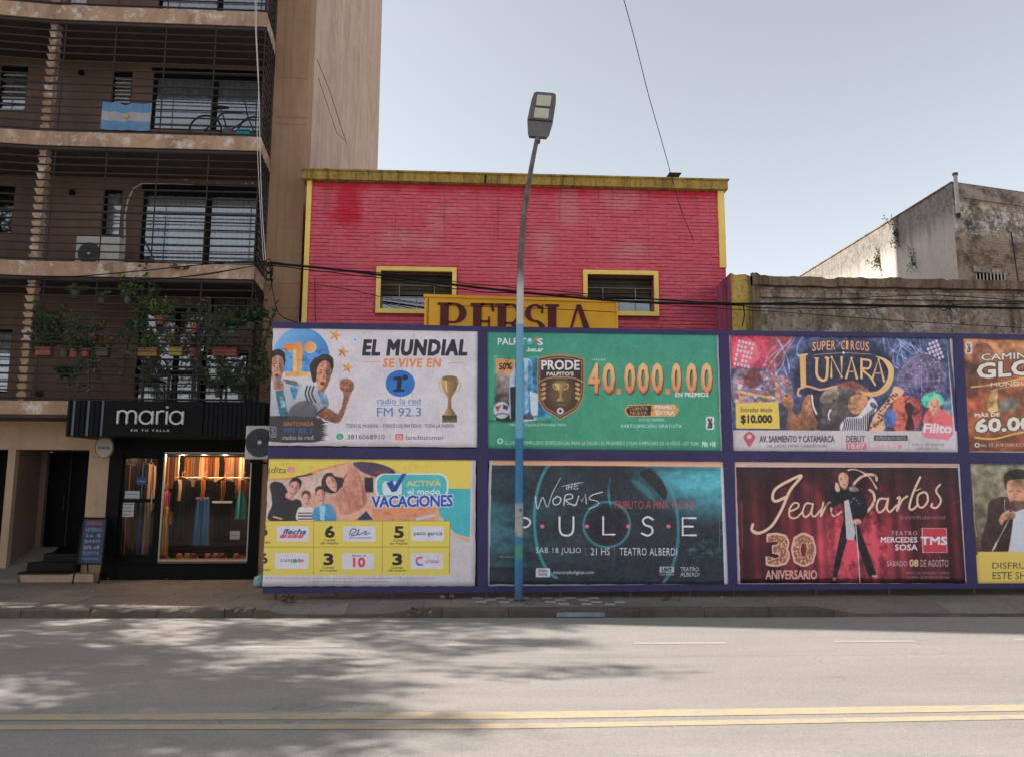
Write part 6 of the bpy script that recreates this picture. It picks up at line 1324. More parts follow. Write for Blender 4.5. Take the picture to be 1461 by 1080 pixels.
# ---- 5 circus poster -------------------------------------------------------
A = Art([(1038.8, 474.7), (1359, 480), (1371.3, 645.2), (1046.2, 643)], (1030, 460), 3.39, (62, 70, 104))
n1 = fnoise(A.H, A.W, 70, 21, 5); n2 = fnoise(A.H, A.W, 24, 22, 4); A.c += (n1 - .5)[..., None] * np.array([60, 60, 70]) + (n2 - .5)[..., None] * 40
A.rect(36, 56, 250, 220, (186, 56, 84), soft=10); A.ell(120, 150, 70, 66, (226, 120, 130), a=.6, soft=12); A.spline([(250, 60), (350, 66), (300, 180), (230, 250), (220, 150)], (150, 66, 72), soft=10)
rg = random.Random(5)
for k in range(46):
    cx_ = rg.choice([300, 360, 430, 560, 680, 800, 860, 900]); y_ = rg.uniform(60, 130); A.curve([(cx_ + rg.uniform(-60, 60), y_), (cx_ + rg.uniform(-90, 60) - (40 if cx_ < 500 else -40), y_ + 90), (cx_ + rg.uniform(-160, 60) * (1 if cx_ < 500 else -.8), y_ + rg.uniform(140, 230))], rg.uniform(2, 6), (150, 168, 204) if k % 3 else (84, 104, 160), a=.7, soft=1)
for gx0, gy0, sx_, sy_, rt_ in ((80, 84, 17, 22, 12), (970, 110, 17, 20, -22)):
    for i in range(5):
        for j in range(6):
            if rg.random() < .8: a_ = R(rt_); X_, Y_ = i * sx_, j * sy_; A.rect(gx0 + X_ * math.cos(a_) - Y_ * math.sin(a_), gy0 + X_ * math.sin(a_) + Y_ * math.cos(a_), gx0 + X_ * math.cos(a_) - Y_ * math.sin(a_) + 12, gy0 + X_ * math.sin(a_) + Y_ * math.cos(a_) + 15, (206, 188, 204), a=.85)
A.spline([(60, 240), (140, 225), (230, 250), (330, 270), (340, 380), (200, 390), (60, 390)], (150, 120, 128), a=.7, soft=8)
for k in range(70): x_, y_ = rg.uniform(70, 320), rg.uniform(240, 390); A.ell(x_, y_, rg.uniform(4, 14), rg.uniform(3, 10), rg.choice([(214, 140, 78), (190, 66, 70), (204, 196, 206), (96, 60, 86), (120, 150, 190)]), rot=rg.uniform(0, 90), a=.8, soft=1)
A.curve([(80, 330), (150, 345), (240, 360)], 12, (222, 172, 88)); A.ell(150, 270, 44, 46, (110, 52, 60), a=.8, soft=5)
A.spline([(380, 180), (420, 130), (600, 118), (760, 130), (830, 190), (830, 290), (760, 350), (560, 370), (400, 340), (350, 260)], (44, 46, 70), soft=12)
# globe
A.ell(968, 272, 122, 122, (84, 80, 112)); A.ell(940, 235, 70, 60, (120, 100, 136), a=.5, soft=18); A.ell(968, 350, 100, 44, (46, 50, 96), a=.7, soft=10)
for k in range(9): A.curve([(968 + (k - 4) * 6, 152), (968 + (k - 4) * 29, 272), (968 + (k - 4) * 7, 392)], 2, (150, 132, 160), a=.7)
for k in range(7): A.curve([(852 + 10 * abs(k - 3), 190 + k * 27), (968, 196 + k * 29), (1084 - 10 * abs(k - 3), 190 + k * 27)], 2, (150, 132, 160), a=.6)
for k in range(40): A.ell(rg.uniform(880, 1060), rg.uniform(180, 330), 3, 3, (196, 160, 150), a=.8)
# animals
A.rect(290, 400, 1120, 525, (70, 64, 72), a=.65, soft=20)
A.spline([(300, 350), (330, 345), (350, 380), (345, 430), (380, 440), (400, 370), (430, 345), (450, 400), (520, 470), (540, 520), (330, 520), (325, 430), (296, 390)], (168, 112, 72), c2=(112, 72, 50), soft=2); A.ell(318, 362, 24, 18, (176, 110, 84)); A.ell(316, 352, 6, 5, (40, 26, 24))
A.spline([(470, 480), (500, 360), (540, 310), (600, 300), (660, 330), (690, 400), (700, 520), (480, 520)], (92, 84, 82), c2=(56, 50, 52), soft=2); A.spline([(480, 360), (520, 312), (562, 308), (570, 350), (530, 384), (490, 386)], (176, 160, 134), c2=(104, 92, 84), soft=2); A.spline([(436, 340), (470, 330), (476, 400), (500, 470), (470, 480), (440, 410)], (44, 42, 52)); A.curve([(440, 350), (446, 400), (462, 438)], 9, (196, 192, 192)); A.curve([(560, 400), (540, 450), (512, 480), (492, 470)], 24, (84, 76, 76)); A.curve([(530, 420), (520, 446), (526, 470)], 10, (206, 200, 190), w2=4); A.ell(548, 372, 5, 5, (24, 20, 20))
A.spline([(620, 370), (650, 345), (700, 350), (710, 400), (660, 440), (620, 420)], (170, 118, 82), soft=3); A.spline([(560, 300), (640, 280), (720, 330), (730, 360), (640, 330)], (150, 84, 74), a=.8, soft=6); A.curve([(690, 352), (710, 380)], 8, (214, 150, 70))
A.spline([(580, 520), (600, 460), (660, 450), (700, 400), (728, 360), (756, 392), (748, 430), (716, 450), (700, 520)], (184, 180, 186), soft=1)
for k in range(15): A.curve([(590 + k * 11, 462 - max(0, k - 8) * 9), (598 + k * 10, 490 - max(0, k - 8) * 9), (590 + k * 11, 518)], 5, (36, 36, 50))
A.ell(738, 398, 20, 12, (50, 48, 62), rot=40, a=.8); A.line([(728, 366), (722, 350)], 6, (150, 150, 160))
A.spline([(840, 306), (878, 322), (876, 350), (830, 380), (790, 440), (790, 520), (720, 520), (740, 450), (790, 390), (822, 340)], (206, 164, 130), soft=1)
for k in range(34): t_ = k / 34; A.ell(846 - 110 * t_ + rg.uniform(-14, 14), 340 + 170 * t_ + rg.uniform(-10, 10), 7, 5, (128, 62, 50), rot=rg.uniform(0, 90))
A.spline([(830, 440), (840, 370), (900, 350), (960, 380), (970, 450), (930, 520), (840, 520)], (206, 110, 66), c2=(150, 60, 70), gdir=(1, .3), soft=3); A.ell(818, 460, 30, 44, (60, 90, 150), soft=8)
A.spline([(890, 390), (905, 378), (922, 392), (934, 420), (922, 450), (934, 512), (892, 512), (902, 450), (890, 420)], (56, 30, 36)); A.curve([(926, 400), (950, 430), (930, 440)], 6, (60, 34, 40)); A.ell(904, 372, 11, 12, (150, 96, 80)); A.line([(884, 384), (912, 358)], 5, (40, 26, 32))
# clown-like performer, generic
A.spline([(966, 386), (980, 350), (1020, 334), (1062, 350), (1078, 388), (1050, 400), (1000, 410)], (70, 170, 140), soft=3); A.spline([(984, 490), (990, 430), (1030, 410), (1080, 420), (1116, 450), (1116, 500)], (206, 90, 92), soft=2); face(A, 1030, 398, 56, 74, (206, 150, 130), (76, 170, 140), rot=4); A.ell(1030, 404, 7, 6, (200, 60, 60)); A.ell(1100, 400, 26, 40, (130, 170, 200), a=.6, soft=8)
A.photo(34, 56, 1130, 522, .34, 14, 6)
# lettering
GO = (214, 172, 104)
def arctext(body, cx_, y_, w, h, c, rise): 
    n_ = len(body.replace(' ', '  '))
    xs__ = cx_ - w / 2; step = w / len(body)
    for i, ch_ in enumerate(body):
        if ch_ != ' ': u_ = (i + .5) / len(body) * 2 - 1; A.text(ch_, xs__ + i * step + 1, y_ + rise * u_ * u_, xs__ + (i + 1) * step - (3 if ch_ != 'I' else 10), y_ + h + rise * u_ * u_, c, bold=.03, outline=(40, 34, 48), ow=.06)
arctext('SUPER CIRCUS', 580, 88, 280, 44, (204, 140, 96), 8)
A.poly([(380, 158), (410, 152), (412, 306), (386, 318)], (206, 150, 80), c2=GO); A.curve([(396, 312), (376, 322), (372, 346), (384, 352)], 10, (214, 160, 130)); A.curve([(376, 318), (420, 306), (480, 322), (540, 310), (560, 306)], 10, (206, 146, 120))
A.line([(378, 160), (416, 154)], 9, (222, 180, 110)); 
A.curve([(464, 176), (464, 250), (486, 276), (510, 268), (516, 190), (512, 170)], 13, GO)
A.line([(534, 262), (536, 168), (584, 262), (584, 168)], 12, GO); A.line([(606, 266), (632, 172), (658, 268)], 12, GO); A.line([(616, 236), (650, 236)], 7, (196, 120, 80)); A.line([(680, 266), (680, 176)], 12, GO); A.curve([(680, 178), (722, 186), (716, 220), (682, 224), (722, 262), (746, 300)], 10, GO); A.line([(732, 270), (762, 178), (788, 282)], 11, GO); A.line([(740, 244), (780, 244)], 7, (196, 120, 80)); A.line([(456, 172), (472, 174)], 7, GO); A.line([(504, 170), (522, 172)], 7, GO)
A.spline([(745, 162), (800, 178), (834, 220), (828, 290), (790, 338), (736, 356), (690, 346), (664, 320), (700, 334), (760, 326), (800, 280), (808, 230), (784, 186)], (222, 186, 124), c2=(196, 150, 92)); A.line([(450, 156), (595, 146), (728, 154)], 2, GO); A.ell(594, 147, 6, 6, (220, 214, 220))
A.poly([(66, 388), (276, 380), (284, 512), (70, 510)], (206, 176, 66)); A.text('Entradas desde', 92, 408, 246, 430, (52, 44, 30), bold=.03); A.text('$10.000', 92, 444, 246, 490, (46, 38, 30), bold=.07)
A.poly([(40, 518), (1160, 524), (1165, 640), (50, 640)], (176, 168, 172)); A.spline([(106, 548), (134, 526), (162, 548), (156, 570), (134, 600), (112, 570)], (172, 66, 80)); A.ell(134, 550, 12, 11, (176, 168, 172))
A.text('AV. SARMIENTO Y CATAMARCA', 184, 546, 550, 578, (74, 68, 74), bold=.03); A.text('(AL LADO HIPER CARREFOUR)', 220, 588, 514, 608, (90, 84, 90), bold=.01); A.line([(586, 556), (586, 602)], 2, (130, 120, 126)); A.text('DEBUT', 606, 546, 698, 578, (84, 78, 84), bold=.03); A.rect(606, 582, 704, 614, (190, 96, 104)); A.text('10.07', 616, 586, 694, 610, (190, 176, 180), bold=.05); A.line([(716, 548), (716, 612)], 2, (130, 120, 126))
A.rect(740, 544, 902, 570, (64, 58, 66)); A.text('ENTRADAS EN VENTA', 750, 549, 892, 566, (176, 170, 176), bold=.03); A.text('ticketek', 744, 588, 850, 608, (206, 130, 130)); A.ell(866, 598, 10, 10, (206, 120, 120)); A.line([(908, 560), (908, 612)], 2, (130, 120, 126)); A.text('LUN A VIE 20:30 HS', 924, 582, 1076, 596, (100, 94, 100)); A.text('SAB Y DOM 17 HS', 946, 602, 1048, 614, (100, 94, 100))
A.poly([(972, 500), (1118, 490), (1120, 540), (1092, 566), (984, 556), (968, 530)], (204, 106, 122)); A.text('Filito', 976, 484, 1112, 532, (214, 206, 210), bold=.06, shear=.1, slope=2)
A.poly([(1086, 62), (1120, 62), (1165, 640), (1128, 640)], (182, 176, 180)); A.poly([(1086, 62), (1100, 64), (1146, 524), (1128, 522)], (70, 66, 92)); A.line([(34, 56), (52, 610)], 9, (182, 172, 182)); A.line([(30, 52), (1115, 68)], 5, (170, 168, 190))
poster('poster', A, 'busy circus poster with elephant, camel and zebra under gold letters', seed=5)

# ---- 6 singer poster ---------------------------------------------------------
A = Art([(1046.2, 658.3), (1373.7, 659.5), (1387, 833.2), (1052.1, 833.2)], (1030, 640), 3.39, (64, 18, 28))
xx_ = np.arange(A.W); cur = np.sin(xx_ / 17 + 2 * np.sin(xx_ / 61)) * .5 + np.sin(xx_ / 7.3) * .2; U, V = np.meshgrid(np.arange(A.W) / A.W, np.arange(A.H) / A.H)
spot = np.exp(-(((U - .50) / .22) ** 2 + ((V - .72) / .33) ** 2)); topd = np.clip(1 - V * 2.4, 0, 1)
cc = np.array([70, 18, 28]) + (cur[None, :, None] * np.array([34, 9, 12])) + spot[..., None] * np.array([138, 42, 52]) * (1 + .35 * cur[None, :, None]); cc = cc * (1 - .75 * topd[..., None]) + np.array([38, 26, 34]) * .75 * topd[..., None]; A.c = cc * (.75 + .4 * fnoise(A.H, A.W, 60, 4)[..., None]); A.c[int(A.H * .95):] *= .55
A.poly([(380, 160), (440, 165), (560, 330), (540, 380)], (150, 40, 50), a=.35, soft=14)
def suit():
    BK = (24, 22, 30)
    A.spline([(560, 150), (600, 160), (640, 180), (680, 215), (684, 270), (664, 330), (660, 360), (690, 440), (726, 540), (750, 612), (738, 618), (712, 610), (670, 500), (640, 420), (616, 420), (590, 500), (560, 610), (544, 632), (540, 600), (556, 500), (576, 400), (590, 330), (580, 260), (530, 280), (536, 230), (548, 170)], BK, soft=1)
    A.poly([(592, 250), (614, 240), (648, 400), (640, 438), (604, 434)], (176, 166, 172), soft=1); A.curve([(612, 196), (670, 226), (690, 285), (658, 342)], 36, BK); A.curve([(590, 200), (542, 244), (536, 205), (556, 172)], 28, BK); A.spline([(618, 184), (645, 180), (668, 196), (650, 204), (622, 202)], (176, 140, 134), a=.7, soft=3)
    A.ell(656, 348, 20, 14, (196, 132, 110)); A.line([(648, 350), (660, 500), (670, 646)], 5, (190, 176, 170)); A.ell(740, 614, 14, 6, (150, 120, 110)); A.ell(546, 628, 9, 9, (160, 130, 110))
    face(A, 590, 148, 50, 72, (206, 150, 120), (60, 26, 24), rot=-6); A.spline([(552, 160), (566, 168), (574, 196), (560, 206), (548, 190)], (190, 150, 128), soft=2)
    for k in range(8): A.ell(600 + 9 * k, 250 + 16 * math.sin(k), 2.5, 2.5, (190, 180, 190))
SG = (204, 172, 146); SG2 = (150, 110, 86)
A.curve([(150, 362), (146, 390), (180, 404), (240, 370), (290, 290), (330, 200), (386, 130), (330, 150), (262, 190), (246, 232), (262, 250), (310, 230)], 14, SG)
A.curve([(152, 366), (150, 388), (180, 402)], 6, SG); 
A.curve([(328, 300), (366, 282), (372, 262), (348, 260), (328, 290), (330, 324), (360, 330), (392, 300)], 9, SG); A.curve([(436, 262), (408, 262), (392, 300), (404, 326), (430, 306), (442, 262), (436, 310), (452, 322), (480, 290)], 9, SG); A.curve([(492, 256), (480, 322), (508, 268), (534, 254), (530, 300), (546, 322), (580, 300)], 9, SG)
A.curve([(582, 116), (640, 98), (710, 130), (750, 190)], 7, SG); A.curve([(750, 150), (744, 128), (700, 124), (650, 156), (612, 220), (604, 270), (636, 306), (700, 300), (738, 250), (734, 210), (716, 196)], 13, SG)
A.curve([(796, 238), (764, 240), (750, 276), (762, 304), (790, 284), (806, 236), (800, 284), (816, 300), (846, 270)], 10, SG); A.curve([(850, 236), (862, 234), (848, 296), (872, 246), (898, 226)], 10, SG); A.curve([(960, 136), (926, 210), (908, 276), (922, 290), (950, 266)], 11, SG); A.curve([(926, 204), (962, 190)], 5, SG)
A.curve([(976, 206), (950, 222), (948, 266), (970, 280), (996, 250), (992, 214), (976, 206)], 10, SG); A.curve([(1056, 170), (1036, 200), (1060, 244), (1040, 280), (1014, 276), (1018, 262)], 10, SG)
suit(); A.photo(520, 90, 780, 650, .4, 18, 7)
for (x0_, x1_, ch_) in ((212, 330, '3'), (336, 458, '0')):
    A.text(ch_, x0_, 402, x1_, 568, (206, 160, 140), bold=.10); A.text(ch_, x0_ + 9, 412, x1_ - 9, 558, (142, 84, 64), bold=.06)
rg = random.Random(1)
for k in range(170): x_, y_ = rg.uniform(216, 454), rg.uniform(406, 564); px_ = A.T([(x_, y_)])[0].astype(int); 
for k in range(300):
    x_, y_ = rg.uniform(214, 456), rg.uniform(404, 566); px_ = A.T([(x_, y_)])[0].astype(int); c_ = A.c[min(px_[1], A.H - 1), min(px_[0], A.W - 1)]
    if abs(c_[0] - 142) < 14 and abs(c_[1] - 84) < 14: A.ell(x_, y_, 3.2, 3.2, (216, 180, 150))
A.text('ANIVERSARIO', 212, 584, 462, 630, (204, 150, 134), bold=.045)
A.text('30 AÑOS EN UNA NOCHE', 862, 318, 1082, 336, (150, 120, 126)); A.text('TEATRO', 820, 394, 946, 414, (186, 168, 172), space=1.3); A.text('MERCEDES', 770, 422, 946, 450, (204, 190, 194), bold=.05); A.text('SOSA', 838, 458, 948, 488, (204, 190, 194), bold=.05)
A.poly([(966, 378), (1088, 380), (1092, 500), (970, 500)], (196, 130, 136)); A.poly([(972, 382), (1084, 384), (1088, 496), (976, 496)], (176, 36, 52)); A.text('TMS', 962, 420, 1090, 462, (204, 196, 200), bold=.06)
A.text('SÁBADO', 800, 532, 898, 566, (190, 168, 164), bold=.005); A.text('08', 908, 532, 952, 568, (206, 180, 120), bold=.05); A.text('DE AGOSTO', 962, 534, 1096, 568, (190, 168, 164), bold=.005)
A.text('APOYO DEL MUNICIPIO Y OTROS', 894, 592, 1098, 606, (150, 120, 122)); A.text('TUCUMAN - SECRETARIA DE CULTURA', 892, 614, 1102, 626, (150, 120, 122)); A.line([(96, 250), (100, 480)], 3, (150, 110, 120), a=.6)
A.poly([(50, 60), (1140, 64), (1142, 82), (60, 80)], (206, 156, 128)); A.poly([(60, 80), (1145, 84), (1146, 90), (60, 87)], (184, 176, 180)); A.poly([(55, 82), (68, 82), (90, 655), (74, 655)], (182, 170, 178)); A.poly([(1140, 64), (1166, 66), (1212, 657), (1180, 657)], (184, 178, 184)); A.poly([(78, 648), (1200, 650), (1200, 660), (78, 658)], (180, 172, 180))
poster('poster', A, 'red curtain poster of a singer in a black suit with a large 30', seed=6)

# ---- 7 orange football poster (runs out of the photo) --------------------------
A = Art([(1369, 481), (1700, 486), (1722, 651), (1381, 646)], (1361, 470), 5.68, (150, 90, 58))
n1 = fnoise(A.H, A.W, 130, 31, 5); n2 = fnoise(A.H, A.W, 60, 32, 5, 2.0); A.c = np.array([96, 56, 40]) + n1[..., None] * np.array([120, 70, 30]) + (n2 - .5)[..., None] * np.array([60, 40, 20])
A.rect(60, 60, 2000, 220, (206, 150, 104), a=.5, soft=30); A.rect(100, 820, 2000, 1000, (96, 50, 36), a=.5, soft=30)
A.spline([(150, 200), (170, 130), (230, 108), (290, 130), (320, 190), (260, 260), (200, 330), (160, 300)], (120, 76, 56), soft=6); A.spline([(60, 260), (180, 300), (200, 520), (120, 560), (70, 460)], (70, 46, 40), a=.75, soft=14); A.spline([(100, 560), (260, 560), (240, 700), (120, 800)], (180, 84, 44), a=.6, soft=16)
A.spline([(370, 570), (480, 540), (530, 560), (500, 640), (400, 660), (360, 640)], (108, 104, 88), soft=6); A.spline([(300, 500), (350, 480), (350, 560), (310, 640), (260, 650)], (196, 156, 96), c2=(120, 90, 50), soft=2); A.poly([(270, 640), (350, 570), (360, 650), (300, 668)], (186, 156, 90))
A.curve([(140, 460), (300, 440), (600, 380)], 10, (222, 170, 100), soft=3); A.curve([(290, 490), (420, 460), (600, 430)], 5, (222, 180, 110), soft=2)
A.photo(60, 60, 2000, 1000, .4, 34, 8)
A.rect(92, 104, 148, 150, (190, 184, 178), rad=16); A.rect(92, 148, 148, 196, (190, 184, 178), rad=16); A.text('26', 106, 114, 136, 186, (100, 60, 50), bold=.04)
W_7 = (196, 190, 180)
A.text('CAMINO A LA', 222, 196, 980, 250, W_7, bold=.06, slope=-30, outline=(70, 40, 30), ow=.06); A.text('GLORIA', 186, 270, 1000, 396, W_7, bold=.09, slope=-60, outline=(60, 36, 30), ow=.06); A.text('MUNDIAL FEDERAL', 296, 424, 1000, 458, (190, 176, 150), bold=.04, slope=-40)
A.text('MÁS DE', 166, 664, 372, 704, W_7, bold=.05, slope=-8, outline=(60, 36, 30)); A.text('60.000.000', 172, 716, 1120, 832, W_7, bold=.08, slope=-46, outline=(50, 40, 30), ow=.06)
A.curve([(170, 870), (330, 880), (560, 826), (1100, 740)], 14, (206, 160, 60)); A.ell(188, 932, 22, 20, W_7); A.ell(188, 932, 13, 12, (110, 66, 46)); A.text('PIN', 216, 924, 262, 948, W_7, bold=.04); A.text('EL JUEGO COMPULSIVO ES PERJUDICIAL PARA LA SALUD', 284, 918, 1500, 950, (186, 170, 160)); A.line([(62, 80), (120, 1000)], 6, (170, 160, 166)); A.rect(100, 985, 2000, 1004, (160, 150, 156))
poster('poster', A, 'orange football prize poster cut by the right edge of the photo, top row', seed=7)

# ---- 8 singer with microphone, yellow footer --------------------------------------
A = Art([(1381.4, 661), (1715, 664), (1732, 833), (1394, 835.5)], (1361, 650), 5.4, (112, 106, 84))
n1 = fnoise(A.H, A.W, 160, 41, 4); V = (np.arange(A.H) / A.H)[:, None, None]; A.c = np.array([124, 120, 98]) * (1 - V) + np.array([92, 62, 48]) * V + (n1[..., None] - .5) * 36
A.rect(160, 600, 2000, 740, (80, 46, 38), a=.6, soft=24)
A.spline([(260, 480), (280, 350), (390, 310), (470, 330), (640, 350), (720, 480), (740, 740), (240, 740)], (60, 44, 38), c2=(50, 28, 28), soft=3); A.poly([(470, 430), (560, 400), (620, 740), (425, 740), (450, 600)], (178, 178, 186), soft=2)
A.spline([(404, 180), (420, 280), (440, 350), (500, 390), (570, 350), (590, 240), (580, 160), (480, 150)], (196, 140, 108), c2=(140, 92, 70), gdir=(.8, .3), soft=2)
A.spline([(392, 200), (392, 150), (430, 116), (510, 100), (585, 128), (604, 200), (560, 176), (430, 190), (412, 260), (400, 240)], (48, 40, 36), soft=3); A.spline([(430, 370), (470, 340), (520, 345), (570, 350), (540, 400), (470, 420)], (84, 54, 42), soft=4)
A.line([(430, 270), (466, 264)], 6, (70, 44, 36)); A.line([(490, 264), (530, 270)], 6, (70, 44, 36)); A.curve([(476, 280), (470, 318), (490, 322)], 5, (130, 80, 60)); A.line([(460, 350), (500, 346)], 7, (110, 50, 46))
A.spline([(352, 490), (380, 440), (440, 410), (480, 430), (470, 480), (400, 490), (376, 530)], (196, 142, 110), c2=(150, 96, 72), soft=2); A.line([(440, 420), (540, 386)], 18, (70, 60, 56)); A.line([(430, 490), (300, 728)], 9, (150, 140, 130)); A.line([(330, 670), (312, 712)], 16, (178, 172, 164)); A.curve([(400, 330), (396, 380), (402, 420)], 5, (176, 170, 160))
A.photo(110, 60, 1000, 735, .4, 26, 9)
A.poly([(160, 735), (2000, 735), (2000, 1002), (180, 1002)], (206, 176, 70)); A.ell(170, 745, 16, 16, (100, 70, 52)); A.text('DISFRUTÁ DE', 300, 806, 800, 866, (60, 52, 40), bold=.015); A.text('ESTE SHOW', 302, 892, 716, 948, (60, 52, 40), bold=.015); A.line([(148, 250), (160, 520), (176, 620)], 6, (170, 160, 150), a=.8); A.line([(112, 62), (2000, 66)], 7, (150, 146, 136))
poster('poster', A, 'olive poster of a bearded man with a microphone above a yellow footer', seed=8)
# ================================================================== CHALKBOARD
A = Art([(119, 738), (153, 739), (146, 804), (109, 804)], (0, 0), 1, (26, 28, 38), W=360, H=640)
A.k = 10
rg = random.Random(3)
def chk(body, x0, y0, x1, y1, c): A.text(body, x0, y0, x1, y1, c, bold=.0, shear=.1)
ty = lambda v: 738 + v
A.rect(118, 741, 152, 803, (44, 50, 66)); A.tex(9, 60, 3)
for i, (b_, c_) in enumerate((('OFERTAS', (170, 80, 100)), ('REMERAS', (110, 130, 160)), ('2x $', (110, 130, 170)), ('JEANS', (130, 140, 160)), ('30% off', (150, 150, 160)), ('nuevos', (90, 120, 170)), ('ingresos', (90, 120, 170)))):
    y_ = 743 + i * 8.4; sh = -(y_ - 740) * .13; A.text(b_, 124 + sh, y_, 147 + sh, y_ + 5.5, c_)
o = quad_on(*CH_Q, .03, 'board', A.material('chalk_writing', 1.5, .7), ch)
fr_ = MB(); cq = [Vector(p) for p in CH_Q]
for i in range(4): fr_.tube([tuple(cq[i] + Vector((0, -.005, 0))), tuple(cq[(i + 1) % 4] + Vector((0, -.005, 0)))], .016, 4)
fr_.build('frame', M_BLK, ch)
for k in (0, 1):
    q = cq[k]; MB().tube([tuple(q), (q.x - .015 + .0 * k, q.y - .06, SW)], .014, 5).build('leg', M_BLK, ch)
    t_ = cq[3 - k]; MB().tube([tuple(t_), (q.x + .04, q.y + .42, SW)], .012, 5).build('leg', M_BLK, ch)

# ================================================================== SHOP: papers, clothes, lights
M_PAPER = plain('white_paper', (.50, .49, .50), .8, .08, 12); M_PBL = plain('blue_print', (.08, .16, .30), .7, .2, 9); M_BLU = plain('blue_sticker', (.02, .06, .22), .5, .2, 9)
def paper(px0, px1, py0, py1, label, m=M_PAPER, lines=3, y=YG + .038, ink=None):
    x0, x1, z0, z1 = rect(px0, px1, py0, py1, y); t = empty('paper_notice', ((x0 + x1) / 2, y, z0), label, 'notice')
    MB().box((x0, y, z0), (x1, y + .003, z1)).build('sheet', m, t)
    for k in range(lines): zz = z1 - (z1 - z0) * (k + .7) / (lines + .4); MB().box((x0 + .015, y - .002, zz - .012), (x1 - .015 - .03 * (k % 2), y - .0005, zz)).build('printed_line', ink or M_FAN, t)
paper(178, 199, 700, 714, 'white and blue paper notice on the shop door glass, the upper one', ink=M_PBL, lines=2)
paper(175, 191, 715, 737, 'white printed paper on the shop door glass, the lower one', lines=4)
paper(195, 209, 680, 691, 'round blue sticker on the shop door glass', M_BLU, 1, ink=M_PAPER)
paper(328, 342, 757, 769, 'small white card standing low in the shop window', y=YG + .12, lines=1)
def cloth(name, c, rough=.9): 
    t = NT(name); n1 = t.noise(6, 5, .6, (1, 1, .3)); n2 = t.noise(160, 2); t.color(t.mix(n1, lin(c, .6), lin(c, 1.35))); t.rough(rough); t.b.inputs['Specular IOR Level'].default_value = .05; t.bump(t.math('ADD', n1, t.math('MULTIPLY', n2, .2)), .6, .02); return t.m
CL = {k: cloth(k + '_fabric', v) for k, v in dict(black=(.005, .005, .006), denim=(.055, .14, .29), cream=(.45, .36, .26), rust=(.30, .10, .03), teal=(.03, .16, .18), camel=(.34, .20, .08), pink=(.40, .07, .16), white=(.55, .52, .50), navy=(.03, .05, .12), taupe=(.18, .13, .10), violet=(.12, .14, .34), brown=(.12, .05, .03)).items()}
def garment(prof, y, depth, name, m, parent, seed=0):
    """prof: (z, xl, xr) rows from top to hem -> a folded hanging cloth shape"""
    rg = random.Random(seed); v = []; f = []; n = 9; rows = len(prof)
    ph = [rg.uniform(0, 6) for _ in range(3)]
    for (z, xl, xr) in prof:
        for side in (0, 1):
            for i in range(n + 1):
                u_ = i / n; x = xl + (xr - xl) * u_; fold = .018 * math.sin(u_ * 14 + ph[0] + z) + .012 * math.sin(u_ * 27 + ph[1]); d = depth * math.sqrt(max(0, 1 - (2 * u_ - 1) ** 2)) + .008
                v.append((x, y + (d + fold * .5 if side else -d + fold), z))
    R_ = 2 * (n + 1)
    for j in range(rows - 1):
        a = j * R_
        for i in range(n): f.append((a + i, a + i + 1, a + R_ + i + 1, a + R_ + i)); q = a + n + 1; f.append((q + i + 1, q + i, q + R_ + i, q + R_ + i + 1))
        f.append((a, a + R_, a + R_ + n + 1, a + n + 1)); f.append((a + n, a + 2 * n + 1, a + R_ + 2 * n + 1, a + R_ + n))
    for a in (0, (rows - 1) * R_):
        for i in range(n): f.append((a + i, a + i + 1, a + n + 2 + i, a + n + 1 + i))
    mb = MB(); mb.add(v, f); return mb.build(name, m, parent, True)
YCL = YG + .45
gx_ = lambda px: PX(px, YCL, 700)
gz_ = lambda py: PZ(290, py, YCL)
